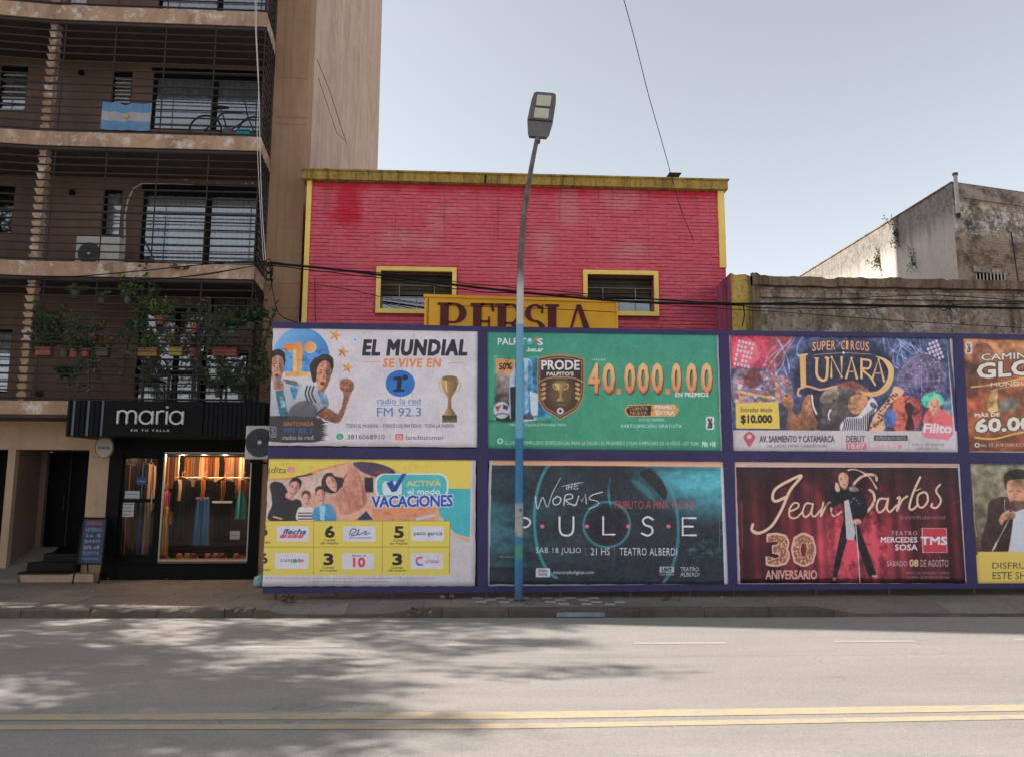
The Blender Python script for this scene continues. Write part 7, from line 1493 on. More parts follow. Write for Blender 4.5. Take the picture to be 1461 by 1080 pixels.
def outfit(px, topc, botc, label, top=(684, 716), bot=(716, 776), w=11, inner=None, jeans=False, skirt=False, sd=1):
    x = gx_(px); k = (gx_(px + 10) - x) / 10; t = empty('clothes_outfit', (x, YCL, gz_(top[0])), label, 'outfit', 'outfits hanging in the shop window')
    hz = gz_(top[0]) + .05; MB().tube([(x - w * k * .8, YCL, hz - .05), (x, YCL, hz), (x + w * k * .8, YCL, hz - .05)], .012, 5).build('hanger', M_WOOD, t); MB().tube([(x, YCL, hz), (x, YCL, hz + .07), (x + .03, YCL, hz + .1), (x + .05, YCL, hz + .08)], .005, 4).build('hook', M_ALU, t)
    W_ = w * k; z0, z1 = gz_(top[0]), gz_(top[1])
    garment([(z0, x - W_ * .35, x + W_ * .35), (z0 - .03, x - W_ * .9, x + W_ * .9), (z0 - .15, x - W_ * 1.0, x + W_ * 1.0), (z0 - .3, x - W_ * .7, x + W_ * .7), (z1, x - W_ * .72, x + W_ * .72)], YCL, .07, 'top', CL[topc], t, sd)
    for s_ in (-1, 1): garment([(z0 - .03, x + s_ * W_ * .75 - .04, x + s_ * W_ * .75 + .05), (z0 - .25, x + s_ * W_ * 1.0 - .045, x + s_ * W_ * 1.0 + .045), (z1 - .1, x + s_ * W_ * 1.12 - .04, x + s_ * W_ * 1.12 + .04)], YCL + .01, .035, 'sleeve', CL[topc], t, sd + s_)
    if inner: garment([(z0 - .01, x - W_ * .25, x + W_ * .25), (z0 - .2, x - W_ * .16, x + W_ * .3), (z0 - .42, x - W_ * .2, x + W_ * .12)], YCL - .075, .012, 'shirt_front', CL[inner], t, sd + 3)
    zb0, zb1 = gz_(bot[0]), gz_(bot[1])
    if jeans:
        for s_ in (-1, 1): garment([(zb0, x + s_ * W_ * .36 - W_ * .38, x + s_ * W_ * .36 + W_ * .38), (zb0 - .25, x + s_ * W_ * .42 - W_ * .42, x + s_ * W_ * .42 + W_ * .42), (zb1, x + s_ * W_ * .52 - W_ * .46, x + s_ * W_ * .52 + W_ * .46)], YCL - .01, .06, 'trouser_leg', CL[botc], t, sd + s_ + 5)
        MB().box((x - W_ * .74, YCL - .085, zb0 - .03), (x + W_ * .74, YCL + .06, zb0 + .012), 0, .006).build('belt', CL['black'] if botc != 'denim' else CL['violet'], t)
    elif botc: garment([(zb0, x - W_ * .62, x + W_ * .62), (zb0 - .2, x - W_ * .85, x + W_ * .85), (zb1, x - W_ * 1.05, x + W_ * 1.05)], YCL - .01, .075, 'skirt', CL[botc], t, sd + 7)
    return t
outfit(259, 'black', 'black', 'black jacket over a cream shirt with a long black skirt in the shop window', top=(683, 722), bot=(720, 772), inner='cream', sd=2)
outfit(291, 'black', 'denim', 'black top with an open rust neckline over wide blue jeans in the shop window', top=(683, 712), bot=(710, 777), w=12, inner='rust', jeans=True, sd=5)
outfit(320, 'black', 'black', 'rust shouldered black top and black trousers right of the blue jeans', top=(684, 716), bot=(716, 774), w=13, inner='rust', jeans=True, sd=9)
MB().box((gx_(306), YCL - .10, gz_(717)), (gx_(334), YCL - .085, gz_(714))).build('white_hem', CL['white'], [o for o in col.objects if o.name == 'clothes_outfit.002'][0])
outfit(346, 'brown', 'teal', 'dark top with a teal bag at the right end of the shop window', top=(684, 702), bot=(700, 740), w=8, sd=12)
outfit(240, 'camel', 'camel', 'camel coloured long garment hanging at the left edge of the shop window', top=(722, 740), bot=(738, 792), w=5, sd=15)
outfit(236, 'pink', None, 'small pink and blue printed top at the left edge of the shop window', top=(700, 722), w=5, inner='violet', sd=18)
# garments behind the door glass
YCL = YG + .5
for px, c_, lb in ((178, 'taupe', 'long taupe garment just inside the shop door at the left'), (186, 'brown', 'long brown garment behind the papers on the shop door'), (213, 'taupe', 'pale taupe garment hanging right inside the shop door'), (205, 'navy', 'dark blue garment hanging in the middle of the shop door')):
    outfit(px, c_, c_, lb, top=(662, 720), bot=(716, 790), w=4.5, sd=int(px))
# rail with folded clothes high up and small goods below
rl = empty('clothes_rail', (gx_(290), YG + .5, gz_(676)), 'metal clothes rail at the top of the shop window', 'clothes rail')
MB().tube([(WX0 + .05, YG + .46, gz_(681)), (WX1 - .02, YG + .46, gz_(681))], .012, 8).build('bar', M_ALU, rl, True)
for xx in (WX0 + .1, WX1 - .08): MB().tube([(xx, YG + .46, gz_(681)), (xx, YG + .46, zt + .14)], .008, 6).build('hanger_rod', M_ALU, rl, True)
YB_ = YG + 1.2; rg = random.Random(6)
for i, px in enumerate(range(240, 352, 7)):
    x = PX(px, YB_, 660); c_ = ['rust', 'brown', 'camel', 'black', 'rust', 'taupe', 'brown', 'cream'][i % 8]
    o = garment([(PZ(290, 652, YB_), x - .05, x + .05), (PZ(290, 660, YB_), x - .06, x + .06), (PZ(290, 690 + rg.uniform(-8, 10), YB_), x - .055, x + .06)], YB_, .03, 'hanging_garment', CL[c_], None, i)
    tag(o, f'{c_} coloured garment on the back rail of the lit shop', 'garment', 'garments on the back rail of the shop')
grp = {}
for o in [o for o in col.objects if o.name.startswith('hanging_garment')]: grp.setdefault(o['label'], []).append(o)
for lb, os_ in grp.items():
    nm = {2: ['left', 'right'], 3: ['left', 'middle', 'right']}.get(len(os_))
    for i, o in enumerate(sorted(os_, key=lambda o: o.data.vertices[0].co.x)):
        o['label'] = ORD[i] + ' ' + lb + ', counted from the left'
for i in range(11):
    x = gx_(246 + i * 10); z = ZW0 + .025; c_ = ['brown', 'black', 'rust', 'taupe'][i % 4]
    o = MB().lathe([(.05, 0), (.058, .03), (.05, .075), (.02, .09)], (x, YG + .32 + .05 * (i % 2), z), 10).build('folded_garment', CL[c_], None, True); tag(o, f'{ORD[i]} folded item from the left on the display floor, {c_} cloth', 'folded clothes', 'folded items along the display floor')
# warm display lamps (they are lit in the photo)
def m_emit(name, c, s_):
    t = NT(name); e = t.n('ShaderNodeEmission'); e.inputs[0].default_value = (*c, 1); e.inputs[1].default_value = s_; t.l(e.outputs[0], t.out.inputs['Surface']); return t.m
M_BULB = m_emit('lit_warm_bulb', (1, .55, .2), 5)
for i, (px, dy_) in enumerate(((262, .28), (292, .28), (322, .3), (340, .9), (300, 1.5), (200, 1.1))):
    x = PX(px, YG + dy_, 648); zz = zt + (.09 if i > 2 else .03)
    t = empty('display_spotlight', (x, YG + dy_, zz), ['warm spotlight above the black jacket in the shop window', 'warm spotlight above the blue jeans in the shop window', 'warm spotlight above the rust shouldered top in the shop window', 'warm spotlight deep at the right of the shop window', 'warm spotlight at the back of the lit shop', 'warm spotlight inside the shop door'][i], 'spotlight', 'warm spotlights in the shop')
    MB().tube([(x, YG + dy_, zz + .05), (x, YG + dy_, zz - .03)], .03, 10).build('lamp_body', M_BLK, t, True); MB().lathe([(.022, 0), (.02, -.008)], (x, YG + dy_, zz - .031), 10).build('bulb', M_BULB, t)
    ld = bpy.data.lights.new('shop_light', 'POINT'); ld.energy = (19, 22, 22, 9, 7, 5)[i]; ld.color = (1, .58, .26); ld.shadow_soft_size = .03
    lo = bpy.data.objects.new('shop_light', ld); col.objects.link(lo); lo.parent = t; lo.location = (0, -.02, -.09)

# ================================================================== BALCONY THINGS
# flag
M_FLB = cloth('sky_blue_flag_cloth', (.12, .23, .38)); M_FLW = cloth('white_flag_cloth', (.33, .32, .34)); M_SUNE = plain('gold_print', (.50, .27, .07), .8, .2, 20)
YF = Y_BAL - .02; fx0, fx1, fz0, fz1 = rect(146, 215, 147, 186, YF)
flag = empty('flag', (fx0, YF, fz0), 'sky blue and white striped flag with a small sun tied to the balcony railing', 'flag')
def flagstrip(t0, t1, m, nm):
    n = 24; v = []; f = []
    for i in range(n + 1):
        u_ = i / n; x = lerp(fx0, fx1, u_); sag = .03 * math.sin(u_ * 3.14) + .012 * math.sin(u_ * 17)
        for t_ in (t0, t1): z = lerp(fz1, fz0, t_) - sag * (1 - t_ * .6); v.append((x, YF - .012 - .018 * math.sin(u_ * 11 + t_ * 2) - .01 * math.sin(u_ * 23 + 1), z))
        for t_ in (t1, t0): z = lerp(fz1, fz0, t_) - sag * (1 - t_ * .6); v.append((x, YF - .008 - .018 * math.sin(u_ * 11 + t_ * 2) - .01 * math.sin(u_ * 23 + 1), z))
    for i in range(n):
        a = i * 4
        for k in range(4): f.append((a + k, a + 4 + k, a + 4 + (k + 1) % 4, a + (k + 1) % 4))
    f += [(0, 1, 2, 3), (n * 4 + 3, n * 4 + 2, n * 4 + 1, n * 4)]
    mb = MB(); mb.add(v, f); return mb.build(nm, m, flag, True)
flagstrip(0, .333, M_FLB, 'blue_stripe'); flagstrip(.3335, .666, M_FLW, 'white_stripe'); flagstrip(.6665, 1, M_FLB, 'blue_stripe')
cx_, cz_ = (fx0 + fx1) / 2 + .02, lerp(fz1, fz0, .53); pts = []
for k in range(24): r_ = .055 if k % 2 == 0 else .036; pts.append((cx_ + r_ * math.cos(k * math.pi / 12), cz_ + r_ * math.sin(k * math.pi / 12)))
MB().prism(pts, YF - .05, YF - .044).build('sun_emblem', M_SUNE, flag)
# bicycle
YBK = Y_BAL + .42; bw = lambda px, py: P(px, py, YBK)
bz_ = zs[2][0]; r_w = .30; c1 = bw(293, 190); c1 = Vector((c1.x, YBK, bz_ + r_w)); c2 = Vector((c1.x + .92, YBK, bz_ + r_w))
bike = empty('bicycle', (c1.x + .46, YBK, bz_), 'dark bicycle parked on the third floor balcony behind the railing', 'bicycle')
M_BK = plain('dark_bicycle_paint', (.02, .02, .025), .4, .2, 6); M_RUB = plain('tyre_rubber', (.02, .02, .02), .9, .2, 9, bump=0)
for c_ in (c1, c2):
    circ = [(c_.x + r_w * math.cos(a), c_.y, c_.z + r_w * math.sin(a)) for a in [2 * math.pi * k / 28 for k in range(29)]]
    w_ = MB().tube(circ, .02, 6, caps=False).build('wheel', M_RUB, bike, True); sp = MB()
    for k in range(14): a = 2 * math.pi * k / 14; sp.tube([(c_.x, c_.y, c_.z), (c_.x + r_w * math.cos(a), c_.y, c_.z + r_w * math.sin(a))], .0025, 3)
    sp.build('spokes', M_RIB, w_); MB().tube([(c_.x, c_.y - .04, c_.z), (c_.x, c_.y + .04, c_.z)], .02, 8).build('hub', M_BK, w_)
bb = Vector((c1.x + .42, YBK, bz_ + .28)); st = Vector((c1.x + .30, YBK, bz_ + .66)); hd0 = Vector((c2.x - .16, YBK, bz_ + .70)); hd1 = Vector((c2.x - .12, YBK, bz_ + .56))
mb = MB()
for a_, b_ in ((bb, st), (st, hd0), (bb, hd1), (hd0, hd1), (c1, bb), (c1, st)): mb.tube([tuple(a_), tuple(b_)], .016, 6)
mb.build('frame', M_BK, bike, True); MB().tube([tuple(hd1), tuple(c2)], .014, 6).build('fork', M_BK, bike, True)
MB().tube([tuple(hd0), tuple(hd0 + Vector((-.01, 0, .08))), tuple(hd0 + Vector((.02, -.22, .1)))], .012, 6).build('handlebar', M_BK, bike, True)
MB().tube([tuple(st), tuple(st + Vector((-.03, 0, .1)))], .012, 6).build('seat_post', M_BK, bike, True); MB().hexa([tuple(st + Vector(p)) for p in ((-.16, -.07, .1), (.12, -.02, .1), (.12, .02, .1), (-.16, .07, .1), (-.16, -.07, .14), (.12, -.02, .13), (.12, .02, .13), (-.16, .07, .14))]).build('saddle', M_RUB, bike)
MB().lathe([(.09, -.004), (.09, .004)], (bb.x, YBK - .03, bb.z), 16, axis='y').build('chainring', M_RIB, bike)
# storage things on balconies
M_TEALP = plain('teal_plastic', (.03, .22, .25), .5, .15, 6); M_GREYP = plain('grey_plastic', (.25, .25, .26), .5, .15, 6)
x0, x1, z0, z1 = rect(338, 356, 168, 186, Y_BAL + .3)
cr_ = empty('storage_crate', ((x0 + x1) / 2, Y_BAL + .3, zs[2][0]), 'teal crate at the right end of the third floor balcony beside the bicycle', 'crate')
MB().box((x0, Y_BAL + .3, zs[2][0] + .002), (x1, Y_BAL + .6, zs[2][0] + .26), 0, .01).build('body', M_TEALP, cr_); MB().box((x0 - .01, Y_BAL + .29, zs[2][0] + .262), (x1 + .01, Y_BAL + .61, zs[2][0] + .29), 0, .005).build('rim', M_TEALP, cr_)
x0, x1, z0, z1 = rect(84, 98, 170, 186, Y_BAL + .5)
b_ = empty('dark_box', ((x0 + x1) / 2, Y_BAL + .5, zs[2][0]), 'small dark box standing on the third floor balcony left of the flag', 'box')
MB().box((x0, Y_BAL + .5, zs[2][0] + .002), (x1, Y_BAL + .75, zs[2][0] + .17), 0, .01).build('body', M_BLK, b_); MB().box((x0 - .01, Y_BAL + .49, zs[2][0] + .172), (x1 + .01, Y_BAL + .76, zs[2][0] + .19), 0, .004).build('lid', M_IRON, b_)
# wall lamps and hung cloths
for px, py, lb in ((117, 104, 'small dark wall lamp on the third floor balcony wall'), (104, 274, 'small dark wall lamp on the second floor balcony wall')):
    p = P(px, py, Y_WALL - .03); t = empty('wall_lamp', (p.x, p.y, p.z), lb, 'wall lamp'); MB().lathe([(.03, .03), (.055, 0), (.055, -.05), (.035, -.09)], (p.x, p.y - .03, p.z), 12, axis='z').build('shade', M_BLK, t, True); MB().box((p.x - .02, p.y - .02, p.z - .02), (p.x + .02, p.y + .029, p.z + .02)).build('mount', M_BLK, t)
x0, x1, z0, z1 = rect(102, 122, -6, 14, Y_BAL + .2); o = garment([(z1, x0, x1), ((z0 + z1) / 2, x0 - .01, x1), (z0 + .02, x0, x1 + .02)], Y_BAL + .22, .02, 'hanging_towel', CL['white'], None, 3); tag(o, 'white towel hanging above the top balcony slab', 'towel')
# pale screw plugs on the wall over the second floor window
pg = MB(); rg = random.Random(2)
for px, py in ((296, 246), (296, 253), (331, 247), (331, 254), (348, 256), (356, 257), (311, 263), (311, 267), (345, 264), (351, 263), (265, 257), (275, 262), (360, 262)): p = P(px, py, Y_WALL); pg.box((p.x - .02, p.y - .006, p.z - .015), (p.x + .025, p.y - .0005, p.z + .018))
pg.build('plaster_patch', M_PAPER, apt)

# ---- potted plants of the first floor balcony
def leafmat(name, a, b):
    t = NT(name); oi = t.n('ShaderNodeNewGeometry'); n1 = t.noise(25, 3); t.color(t.mix(oi.outputs['Random Per Island'], t.mix(n1, a, b), lin(b, 1.2))); t.rough(.55)
    tr = t.n('ShaderNodeBsdfTranslucent'); tr.inputs[0].default_value = lin(b, 1.2); mx = t.n('ShaderNodeMixShader'); mx.inputs[0].default_value = .3; t.l(t.b.outputs[0], mx.inputs[1]); t.l(tr.outputs[0], mx.inputs[2]); t.l(mx.outputs[0], t.out.inputs['Surface']); return t.m
LM = [leafmat('deep_green_leaves', (.022, .045, .018, 1), (.045, .085, .03, 1)), leafmat('grey_green_leaves', (.035, .055, .035, 1), (.075, .105, .065, 1)), leafmat('yellow_green_leaves', (.05, .08, .022, 1), (.12, .155, .05, 1)), leafmat('dry_leaves', (.10, .08, .04, 1), (.16, .12, .06, 1))]
M_STEM = plain('plant_stem', (.08, .07, .035), .8, .2, 20, bump=0); M_TERRA = plain('terracotta', (.26, .075, .045), .85, .18, 12, grime=(.12, .07, .05, 1)); M_PGREEN = plain('green_plastic_pot', (.03, .12, .07), .5, .15, 9); M_PGREY = plain('grey_pot', (.07, .065, .06), .7, .15, 9)
def add_leaf(mb, p, d, L, w, rg):
    d = d.normalized(); s_ = d.cross(Vector((rg.uniform(-1, 1), rg.uniform(-1, 1), rg.uniform(.2, 1)))).normalized(); n_ = d.cross(s_)
    mb.add([p, p + d * L * .45 + s_ * w + n_ * w * .25, p + d * L, p + d * L * .45 - s_ * w + n_ * w * .25, p + d * L * .5], [(0, 1, 4), (1, 2, 4), (2, 3, 4), (3, 0, 4)])
def plant(px, py, label, pot='round', potm=None, leaf=0, n=60, spread=.2, height=.35, L=.06, y=None, trailing=False, box_w=.2, group=None, pw=None, pd=1.0):
    y = y if y else Y_BAL + .09; c = P(px, py, y); rg = random.Random(int(px * 7 + py)); n = int(n * 2.0) if pot != 'none' else n; L *= 1.12; spread *= 1.15; potm = potm or M_TERRA
    t = empty('potted_plant', tuple(c), label, 'potted plant', group or 'potted plants on the first floor balcony')
    if pot == 'round': MB().lathe([(.055, -.13), (.075, -.015), (.085, -.012), (.085, .01), (.07, .01), (.066, -.01)], tuple(c), 14).build('pot', potm, t, True)
    elif pot == 'box': MB().box((c.x - box_w, c.y - .075, c.z - .13), (c.x + box_w, c.y + .075, c.z), 0, .012).build('planter_box', potm, t); MB().box((c.x - box_w - .012, c.y - .087, c.z + .001), (c.x + box_w + .012, c.y + .087, c.z + .02), 0, .005).build('rim', potm, t)
    st_ = MB(); lf = MB(); k_n = max(3, n // 9); bw_ = box_w if pot == 'box' else .04
    for k in range(k_n):
        b = c + Vector((rg.uniform(-bw_, bw_), rg.uniform(-.03, .03), 0)); a = rg.uniform(0, 6.28); q = [b]; dr_ = Vector((math.cos(a) * spread, math.sin(a) * spread * .5, height * rg.uniform(.5, 1.1)))
        if trailing and rg.random() < .7: dr_.z = -height * rg.uniform(.3, 1.2)
        for i in range(1, 6):
            u_ = i / 5; z = dr_.z * u_ * (1.0 if dr_.z > 0 else u_); q.append(b + Vector((dr_.x * u_ ** .8, dr_.y * u_, z + (.04 * math.sin(u_ * 3) if dr_.z < 0 else 0))) + Vector((rg.uniform(-.015, .015), rg.uniform(-.01, .01), 0)))
        st_.tube([tuple(p) for p in q], .004, 4)
        for i in range(1, 6):
            for _ in range(max(1, n // (k_n * 4))): add_leaf(lf, q[i] + Vector((rg.uniform(-.02, .02),) * 3), Vector((rg.uniform(-1, 1), rg.uniform(-1, .4), rg.uniform(-.6, .9))), L * rg.uniform(.6, 1.3), L * .28, rg)
    st_.build('stems', M_STEM, t); tag(lf.build('leaves', LM[leaf], t), kind='stuff'); return t
GRN = None
plant(64, 498, 'potted plant with upright dark leaves in a red box beside the toothed column', 'box', n=170, spread=.22, height=.75, L=.10, box_w=.13)
plant(92, 500, 'bushy grey green plant in a dark pot right of the toothed column', potm=M_PGREY, leaf=1, n=140, spread=.26, height=.65, L=.07)
plant(106, 500, 'pale flecked plant in a terracotta pot with yellowish leaves', leaf=2, n=70, spread=.2, height=.4)
plant(123, 499, 'round leaved bright green plant in a terracotta pot', leaf=0, n=70, spread=.16, height=.18, L=.09)
plant(148, 499, 'plant in a wide pale pot beside the bright green one', 'box', M_PGREY, 3, 60, .18, .25, box_w=.10)
plant(108, 417, 'young plant with a tuft of light leaves at the top of a thin stem, left', potm=M_PGREY, leaf=2, n=40, spread=.14, height=.10, L=.09, y=Y_BAL + .12)
plant(145, 425, 'thin light leaved plant next to the tufted one near the slab', potm=M_PGREY, leaf=2, n=36, spread=.12, height=.14, L=.06, y=Y_BAL + .12)
plant(134, 478, 'green plant in a terracotta pot hung on the railing above the planter boxes', n=80, leaf=1, spread=.2, height=.3)
plant(196, 460, 'large climbing plant with pale green leaves in the middle of the railing', potm=M_PGREEN, leaf=0, n=260, spread=.30, height=.95, L=.085, trailing=True)
plant(183, 425, 'climbing pale stems reaching the slab above', potm=M_PGREY, leaf=2, n=90, spread=.14, height=.40, L=.075)
plant(229, 453, 'plant in a terracotta pot hooked high on the railing left of the window', n=110, leaf=2, spread=.25, height=.30, L=.08)
plant(212, 499, 'long ochre planter box with thin grassy leaves under the first floor window', 'box', plain('ochre_planter', (.30, .15, .05), .8, .2, 9), 2, 120, .16, .34, .07, box_w=.17)
plant(252, 498, 'yellowish planter box with upright leaves left of the red one', 'box', plain('yellow_planter', (.26, .2, .06), .8, .2, 9), 3, 90, .2, .40, .07, box_w=.12)
plant(278, 465, 'plant in a terracotta pot hanging in front of the window middle', n=60, leaf=1, spread=.14, height=.45, L=.05)
plant(276, 499, 'leafy plant in a small terracotta pot right of the yellowish planter', n=50, leaf=1, spread=.12, height=.2)
plant(300, 480, 'grey green trailing plant over the right half of the first floor railing', potm=M_PGREY, leaf=1, n=260, spread=.30, height=.60, L=.06, trailing=True)
plant(322, 499, 'long red planter box with small plants on the right half of the railing', 'box', plain('red_planter', (.24, .05, .04), .8, .2, 9), 1, 110, .2, .30, .05, box_w=.22)
plant(332, 468, 'dark green pot with dark leaves near the right end of the railing', potm=M_PGREEN, n=90, leaf=0, spread=.2, height=.15, L=.09)
plant(358, 462, 'large leaved green plant at the right corner of the first floor railing', potm=M_PGREY, n=120, leaf=0, spread=.22, height=.25, L=.10)
plant(97, 540, 'small leafy plant in a pot low behind the railing left of the shop sign', potm=M_PGREY, n=80, leaf=0, spread=.16, height=.20, L=.08, y=Y_BAL + .2)
plant(128, 515, 'grey green plant trailing below the planter boxes', potm=M_PGREY, leaf=1, n=150, spread=.26, height=.45, L=.07, trailing=True)
plant(312, 556, 'bushy plant behind the railing just above the shop sign, left of two', potm=M_PGREY, leaf=1, n=220, spread=.34, height=.40, L=.07, y=Y_BAL + .15)
plant(345, 560, 'bushy plant behind the railing just above the shop sign, right of two', potm=M_PGREY, leaf=1, n=240, spread=.34, height=.46, L=.07, y=Y_BAL + .15)
plant(57, 568, 'small terracotta pot with low green leaves on the slab left of the shop sign', n=40, leaf=0, spread=.1, height=.15, L=.06, y=Y_BAL + .2)
plant(372, 505, 'dark climbing plant on the side railing at the balcony corner', potm=M_PGREY, leaf=0, n=200, spread=.22, height=.9, L=.07, y=Y_BAL + .2, trailing=True)
plant(258, 386, 'small weed growing out of the second floor slab edge', pot='none', leaf=0, n=40, spread=.12, height=.1, L=.05, y=Y_BAL - .03, group='weeds on the buildings')
# iron chair and table seen through the bars
M_CH = plain('dark_iron_furniture', (.03, .028, .028), .6, .2, 9)
x0 = P(218, 540, Y_BAL + .7).x; cz0 = zs[0][0]; yy_ = Y_BAL + .62
chair = empty('balcony_chair', (x0, yy_, cz0), 'round backed iron chair behind the plants on the first floor balcony', 'chair')
MB().box((x0 - .22, yy_ - .2, cz0 + .43), (x0 + .22, yy_ + .2, cz0 + .46), 0, .01).build('seat', M_CH, chair)
ci = [(x0 + .2 * math.cos(a), yy_ + .2, cz0 + .72 + .2 * math.sin(a)) for a in [2 * math.pi * k / 24 for k in range(25)]]; mb = MB().tube(ci, .012, 5)
for k in range(3): mb.tube([(x0 + (.05 + .05 * k) * math.cos(a), yy_ + .2, cz0 + .72 + (.05 + .05 * k) * math.sin(a)) for a in [2 * math.pi * q / 16 for q in range(17)]], .006, 4)
mb.build('backrest', M_CH, chair)
for sx_ in (-.2, .2):
    for sy_ in (-.18, .18): MB().tube([(x0 + sx_, yy_ + sy_, cz0), (x0 + sx_ * .95, yy_ + sy_, cz0 + .43)], .012, 5).build('leg', M_CH, chair)
x1_ = P(265, 540, Y_BAL + .7).x; tb = empty('balcony_table', (x1_, yy_, cz0), 'small dark table beside the iron chair on the first floor balcony', 'table')
MB().box((x1_ - .27, yy_ - .2, cz0 + .60), (x1_ + .27, yy_ + .2, cz0 + .64), 0, .01).build('tabletop', M_CH, tb)
for sx_ in (-.22, .22):
    for sy_ in (-.15, .15): MB().box((x1_ + sx_ - .02, yy_ + sy_ - .02, cz0), (x1_ + sx_ + .02, yy_ + sy_ + .02, cz0 + .6)).build('leg', M_CH, tb)

# ================================================================== WALL WEEDS ON THE REAR BUILDING
def weed(px, py, a_, Y, label, n, spread, h_, trail=0):
    rg = random.Random(int(px)); d_ = ray(px, py); c = EYE + d_ * ((XW - .06) / d_.x); t = empty('wall_weed', tuple(c), label, 'wall plant', 'weeds on the buildings'); st_ = MB(); lf = MB()
    for k in range(9):
        a = rg.uniform(0, 6.28); q = [c + Vector((0, 0, 0))]; 
        for i in range(1, 7): q.append(q[-1] + Vector((math.cos(a) * spread / 6 + rg.uniform(-.04, .04), rg.uniform(-.03, .01), (h_ if k % 2 else -h_) / 6 + rg.uniform(-.03, .05))))
        st_.tube([tuple(p) for p in q], .008, 4)
        for p in q:
            for _ in range(max(1, n // 60)): add_leaf(lf, p + Vector((rg.uniform(-.1, .1), -.02, rg.uniform(-.1, .1))), Vector((rg.uniform(-1, 1), rg.uniform(-1, .2), rg.uniform(-1, 1))), .075 * rg.uniform(.6, 1.3), .028, rg)
    st_.build('stems', M_STEM, t); tag(lf.build('leaves', LM[2], t), kind='stuff')
weed(1277, 335, 0, 20.9, 'leafy weed rooted on the sunlit side wall, the upper and larger one', 220, .35, .42)
weed(1251, 372, 0, 20.8, 'leafy weed low on the sunlit side wall, left of the larger one', 180, .5, .3)
weed(1302, 374, 0, 20.0, 'sparse weed on the shaded part of the side wall', 90, .3, .35)

# ================================================================== LITTER
def bag(px, py, r_, label, c, sc=(1, .8, .8), seed=1):
    p = G(px, py, SW); m = plain('thin_plastic', c, .35, .15, 9); rg = random.Random(seed); v = []; f = []; n = 14; rows = 9
    for j in range(rows):
        th = math.pi * j / (rows - 1)
        for i in range(n):
            a = 2 * math.pi * i / n; rr = r_ * (1 + .22 * noise.noise(Vector((math.cos(a) * 2 + seed, math.sin(a) * 2, th * 2)))); v.append((p.x + rr * math.sin(th) * math.cos(a) * sc[0], p.y + r_ + rr * math.sin(th) * math.sin(a) * sc[1], max(SW + .001, SW + r_ * sc[2] * .9 + rr * math.cos(th) * sc[2])))
    for j in range(rows - 1):
        for i in range(n): f.append((j * n + i, j * n + (i + 1) % n, (j + 1) * n + (i + 1) % n, (j + 1) * n + i))
    mb = MB(); mb.add(v, f); mb.tube([(p.x, p.y + r_, SW + r_ * 1.5 * sc[2]), (p.x + .03, p.y + r_, SW + r_ * 1.95 * sc[2]), (p.x + .07, p.y + r_ - .02, SW + r_ * 2.2 * sc[2])], [.02, .03, .05], 6)
    return tag(mb.build('rubbish_bag', m, None, True), label, 'rubbish bag', 'rubbish on the pavement')
bag(367, 838, .10, 'crumpled turquoise plastic bag against the left end of the hoarding', (.30, .52, .50), (1, .9, 1), 3)
bag(361, 818, .09, 'grey bundle on the pavement at the foot of the black shop corner', (.14, .12, .12), (.7, .8, 1.6), 5)
M_LIT = [plain('brown_litter', (.14, .08, .04), .9, .3, 20, bump=0), plain('grey_litter', (.25, .22, .20), .9, .2, 20, bump=0), plain('rusty_litter', (.20, .07, .03), .9, .3, 20, bump=0)]
def litter(px0, px1, py0, py1, n, size, label, k):
    mb = MB(); rg = random.Random(int(px0))
    for _ in range(n):
        g = G(rg.gauss((px0 + px1) / 2, (px1 - px0) / 5), rg.uniform(py0, py1), SW); s_ = size * rg.uniform(.4, 1.2); z = pave_z(g.x, g.y) + .006 + rg.uniform(0, size * .5); a = rg.uniform(0, 6.28); d = Vector((math.cos(a), math.sin(a), rg.uniform(-.2, .5))); add_leaf(mb, Vector((g.x, g.y, z)), d, s_, s_ * .35, rg)
    tag(mb.build('leaf_litter', M_LIT[k % 3], None), label, 'leaf litter', kind='stuff')
litter(932, 975, 850, 857, 40, .06, 'small heap of rusty dry leaves on the pavement right of the lamp post', 2)
litter(395, 430, 853, 860, 30, .09, 'scattered dark leaf litter near the left end of the hoarding', 0)
litter(985, 1030, 868, 877, 24, .05, 'broken dark debris on the kerb right of the lamp post', 0)
litter(1180, 1220, 872, 878, 24, .05, 'brown debris where the kerb ends at the right', 2)
litter(560, 620, 866, 878, 40, .07, 'brown debris at the right end of the dropped kerb', 0)
litter(800, 1400, 848, 870, 60, .05, 'scattered crumbs of litter along the pavement', 1); litter(20, 360, 825, 872, 60, .05, 'scattered crumbs of litter in front of the shop', 1)
p = G(637, 853, SW)
o = MB(); rg = random.Random(4)
for k in range(5): q = p + Vector((rg.uniform(-.1, .1), rg.uniform(-.05, .05), 0)); s_ = rg.uniform(.03, .06); o.lathe([(s_ * .6, 0), (s_, s_ * .5), (s_ * .7, s_), (.01, s_ * 1.3)], (q.x, q.y, SW), 7)
tag(o.build('rubble', M_PAVE, None), 'little pile of pale rubble under the bottom edge of the yellow poster', 'rubble')

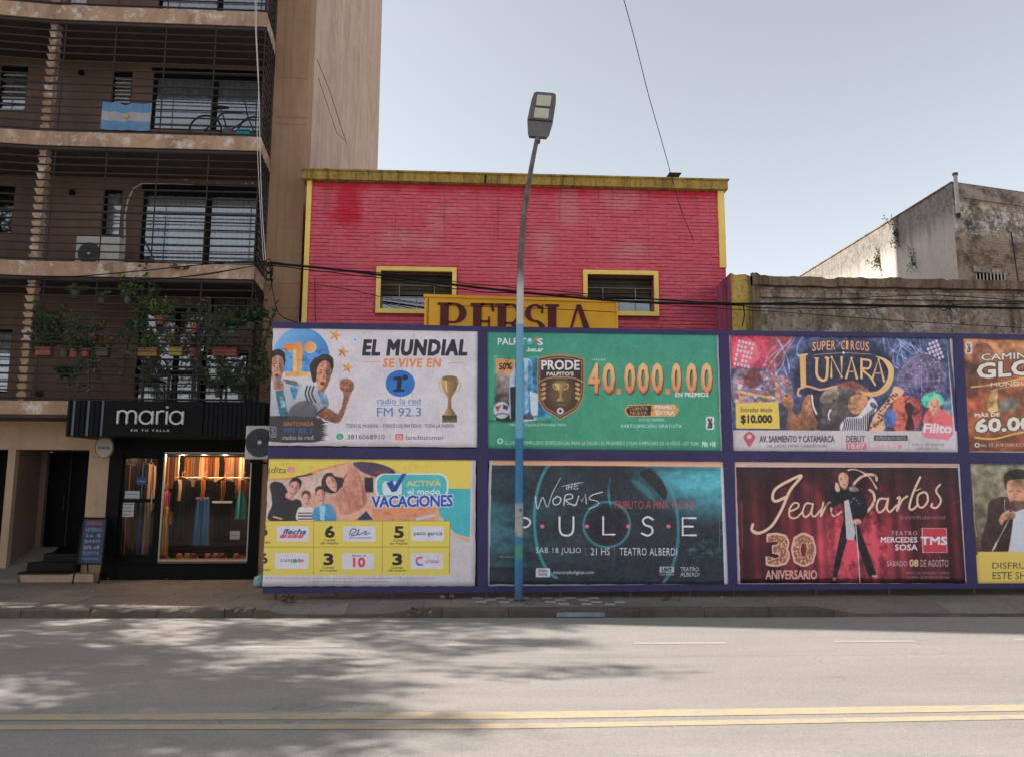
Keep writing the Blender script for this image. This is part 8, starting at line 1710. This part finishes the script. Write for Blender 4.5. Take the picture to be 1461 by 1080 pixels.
# ================================================================== STREET TREES up the street to the left (their shadows lie on the road)
M_BARK = plaster('tree_bark', (.13, .095, .07), (.04, .03, .022, 1), .5, .6, sc=3); 
def tree(x, y, H, R_, seed, label, nleaf=5200, trunk_r=.2, lean=-.04, ls=1.0):
    rg = random.Random(seed); t = empty('street_tree', (x, y, 0), label, 'tree', 'street trees up the street'); br = MB(); lf = MB(); tips = []
    def grow(p, d, L, r_, lev):
        q = [p]; n = 5
        for i in range(n): d = (d + Vector((rg.uniform(-.14, .14), rg.uniform(-.14, .14), rg.uniform(-.05, .12)))).normalized(); q.append(q[-1] + d * L / n)
        br.tube([tuple(v) for v in q], [r_ * (1 - .45 * i / n) for i in range(n + 1)], 7 if lev < 2 else 4)
        if lev >= 2: tips.extend(q[2:])
        if lev == 4: return
        for k in range([4, 3, 3, 3][lev]):
            a = rg.uniform(0, 6.28); s_ = d.orthogonal().normalized(); s_ = Quaternion(d, a) @ s_; nd = (d * rg.uniform(.55, .8) + s_ * rg.uniform(.5, .95)).normalized(); grow(q[-1] if k < 2 else q[-2], nd, L * rg.uniform(.62, .82), r_ * .52, lev + 1)
    grow(Vector((x, y, 0)), Vector((.02, lean, 1)).normalized(), H * .36, trunk_r, 0)
    tips = [p for p in tips if noise.noise(p * .5 + Vector((seed, 0, 0))) > .04]
    for _ in range(nleaf):
        p = rg.choice(tips); g = p + Vector((rg.gauss(0, .16), rg.gauss(0, .16), rg.gauss(0, .14))); add_leaf(lf, g, Vector((rg.uniform(-1, 1), rg.uniform(-1, 1), rg.uniform(-1, .5))), ls * rg.uniform(.09, .16), ls * .035, rg)
    br.build('trunk', M_BARK, t, True); tag(lf.build('crown', LM[0], t), kind='stuff')
tree(-16.6, kerb_y(-17) + .45, 13.8, 4, 5, 'leafy street tree on the kerb just beyond the left edge of the photo', 14000, lean=-.30, ls=1.25)
tree(-15.0, 2.2, 13.0, 4, 9, 'street tree on the near side of the road beyond the left edge of the photo', 15000, lean=.52, ls=1.25)
tree(-18.8, kerb_y(-19) + .45, 12.0, 4, 21, 'taller street tree on the kerb farther up the street to the left', 12000, lean=-.34, ls=1.25)
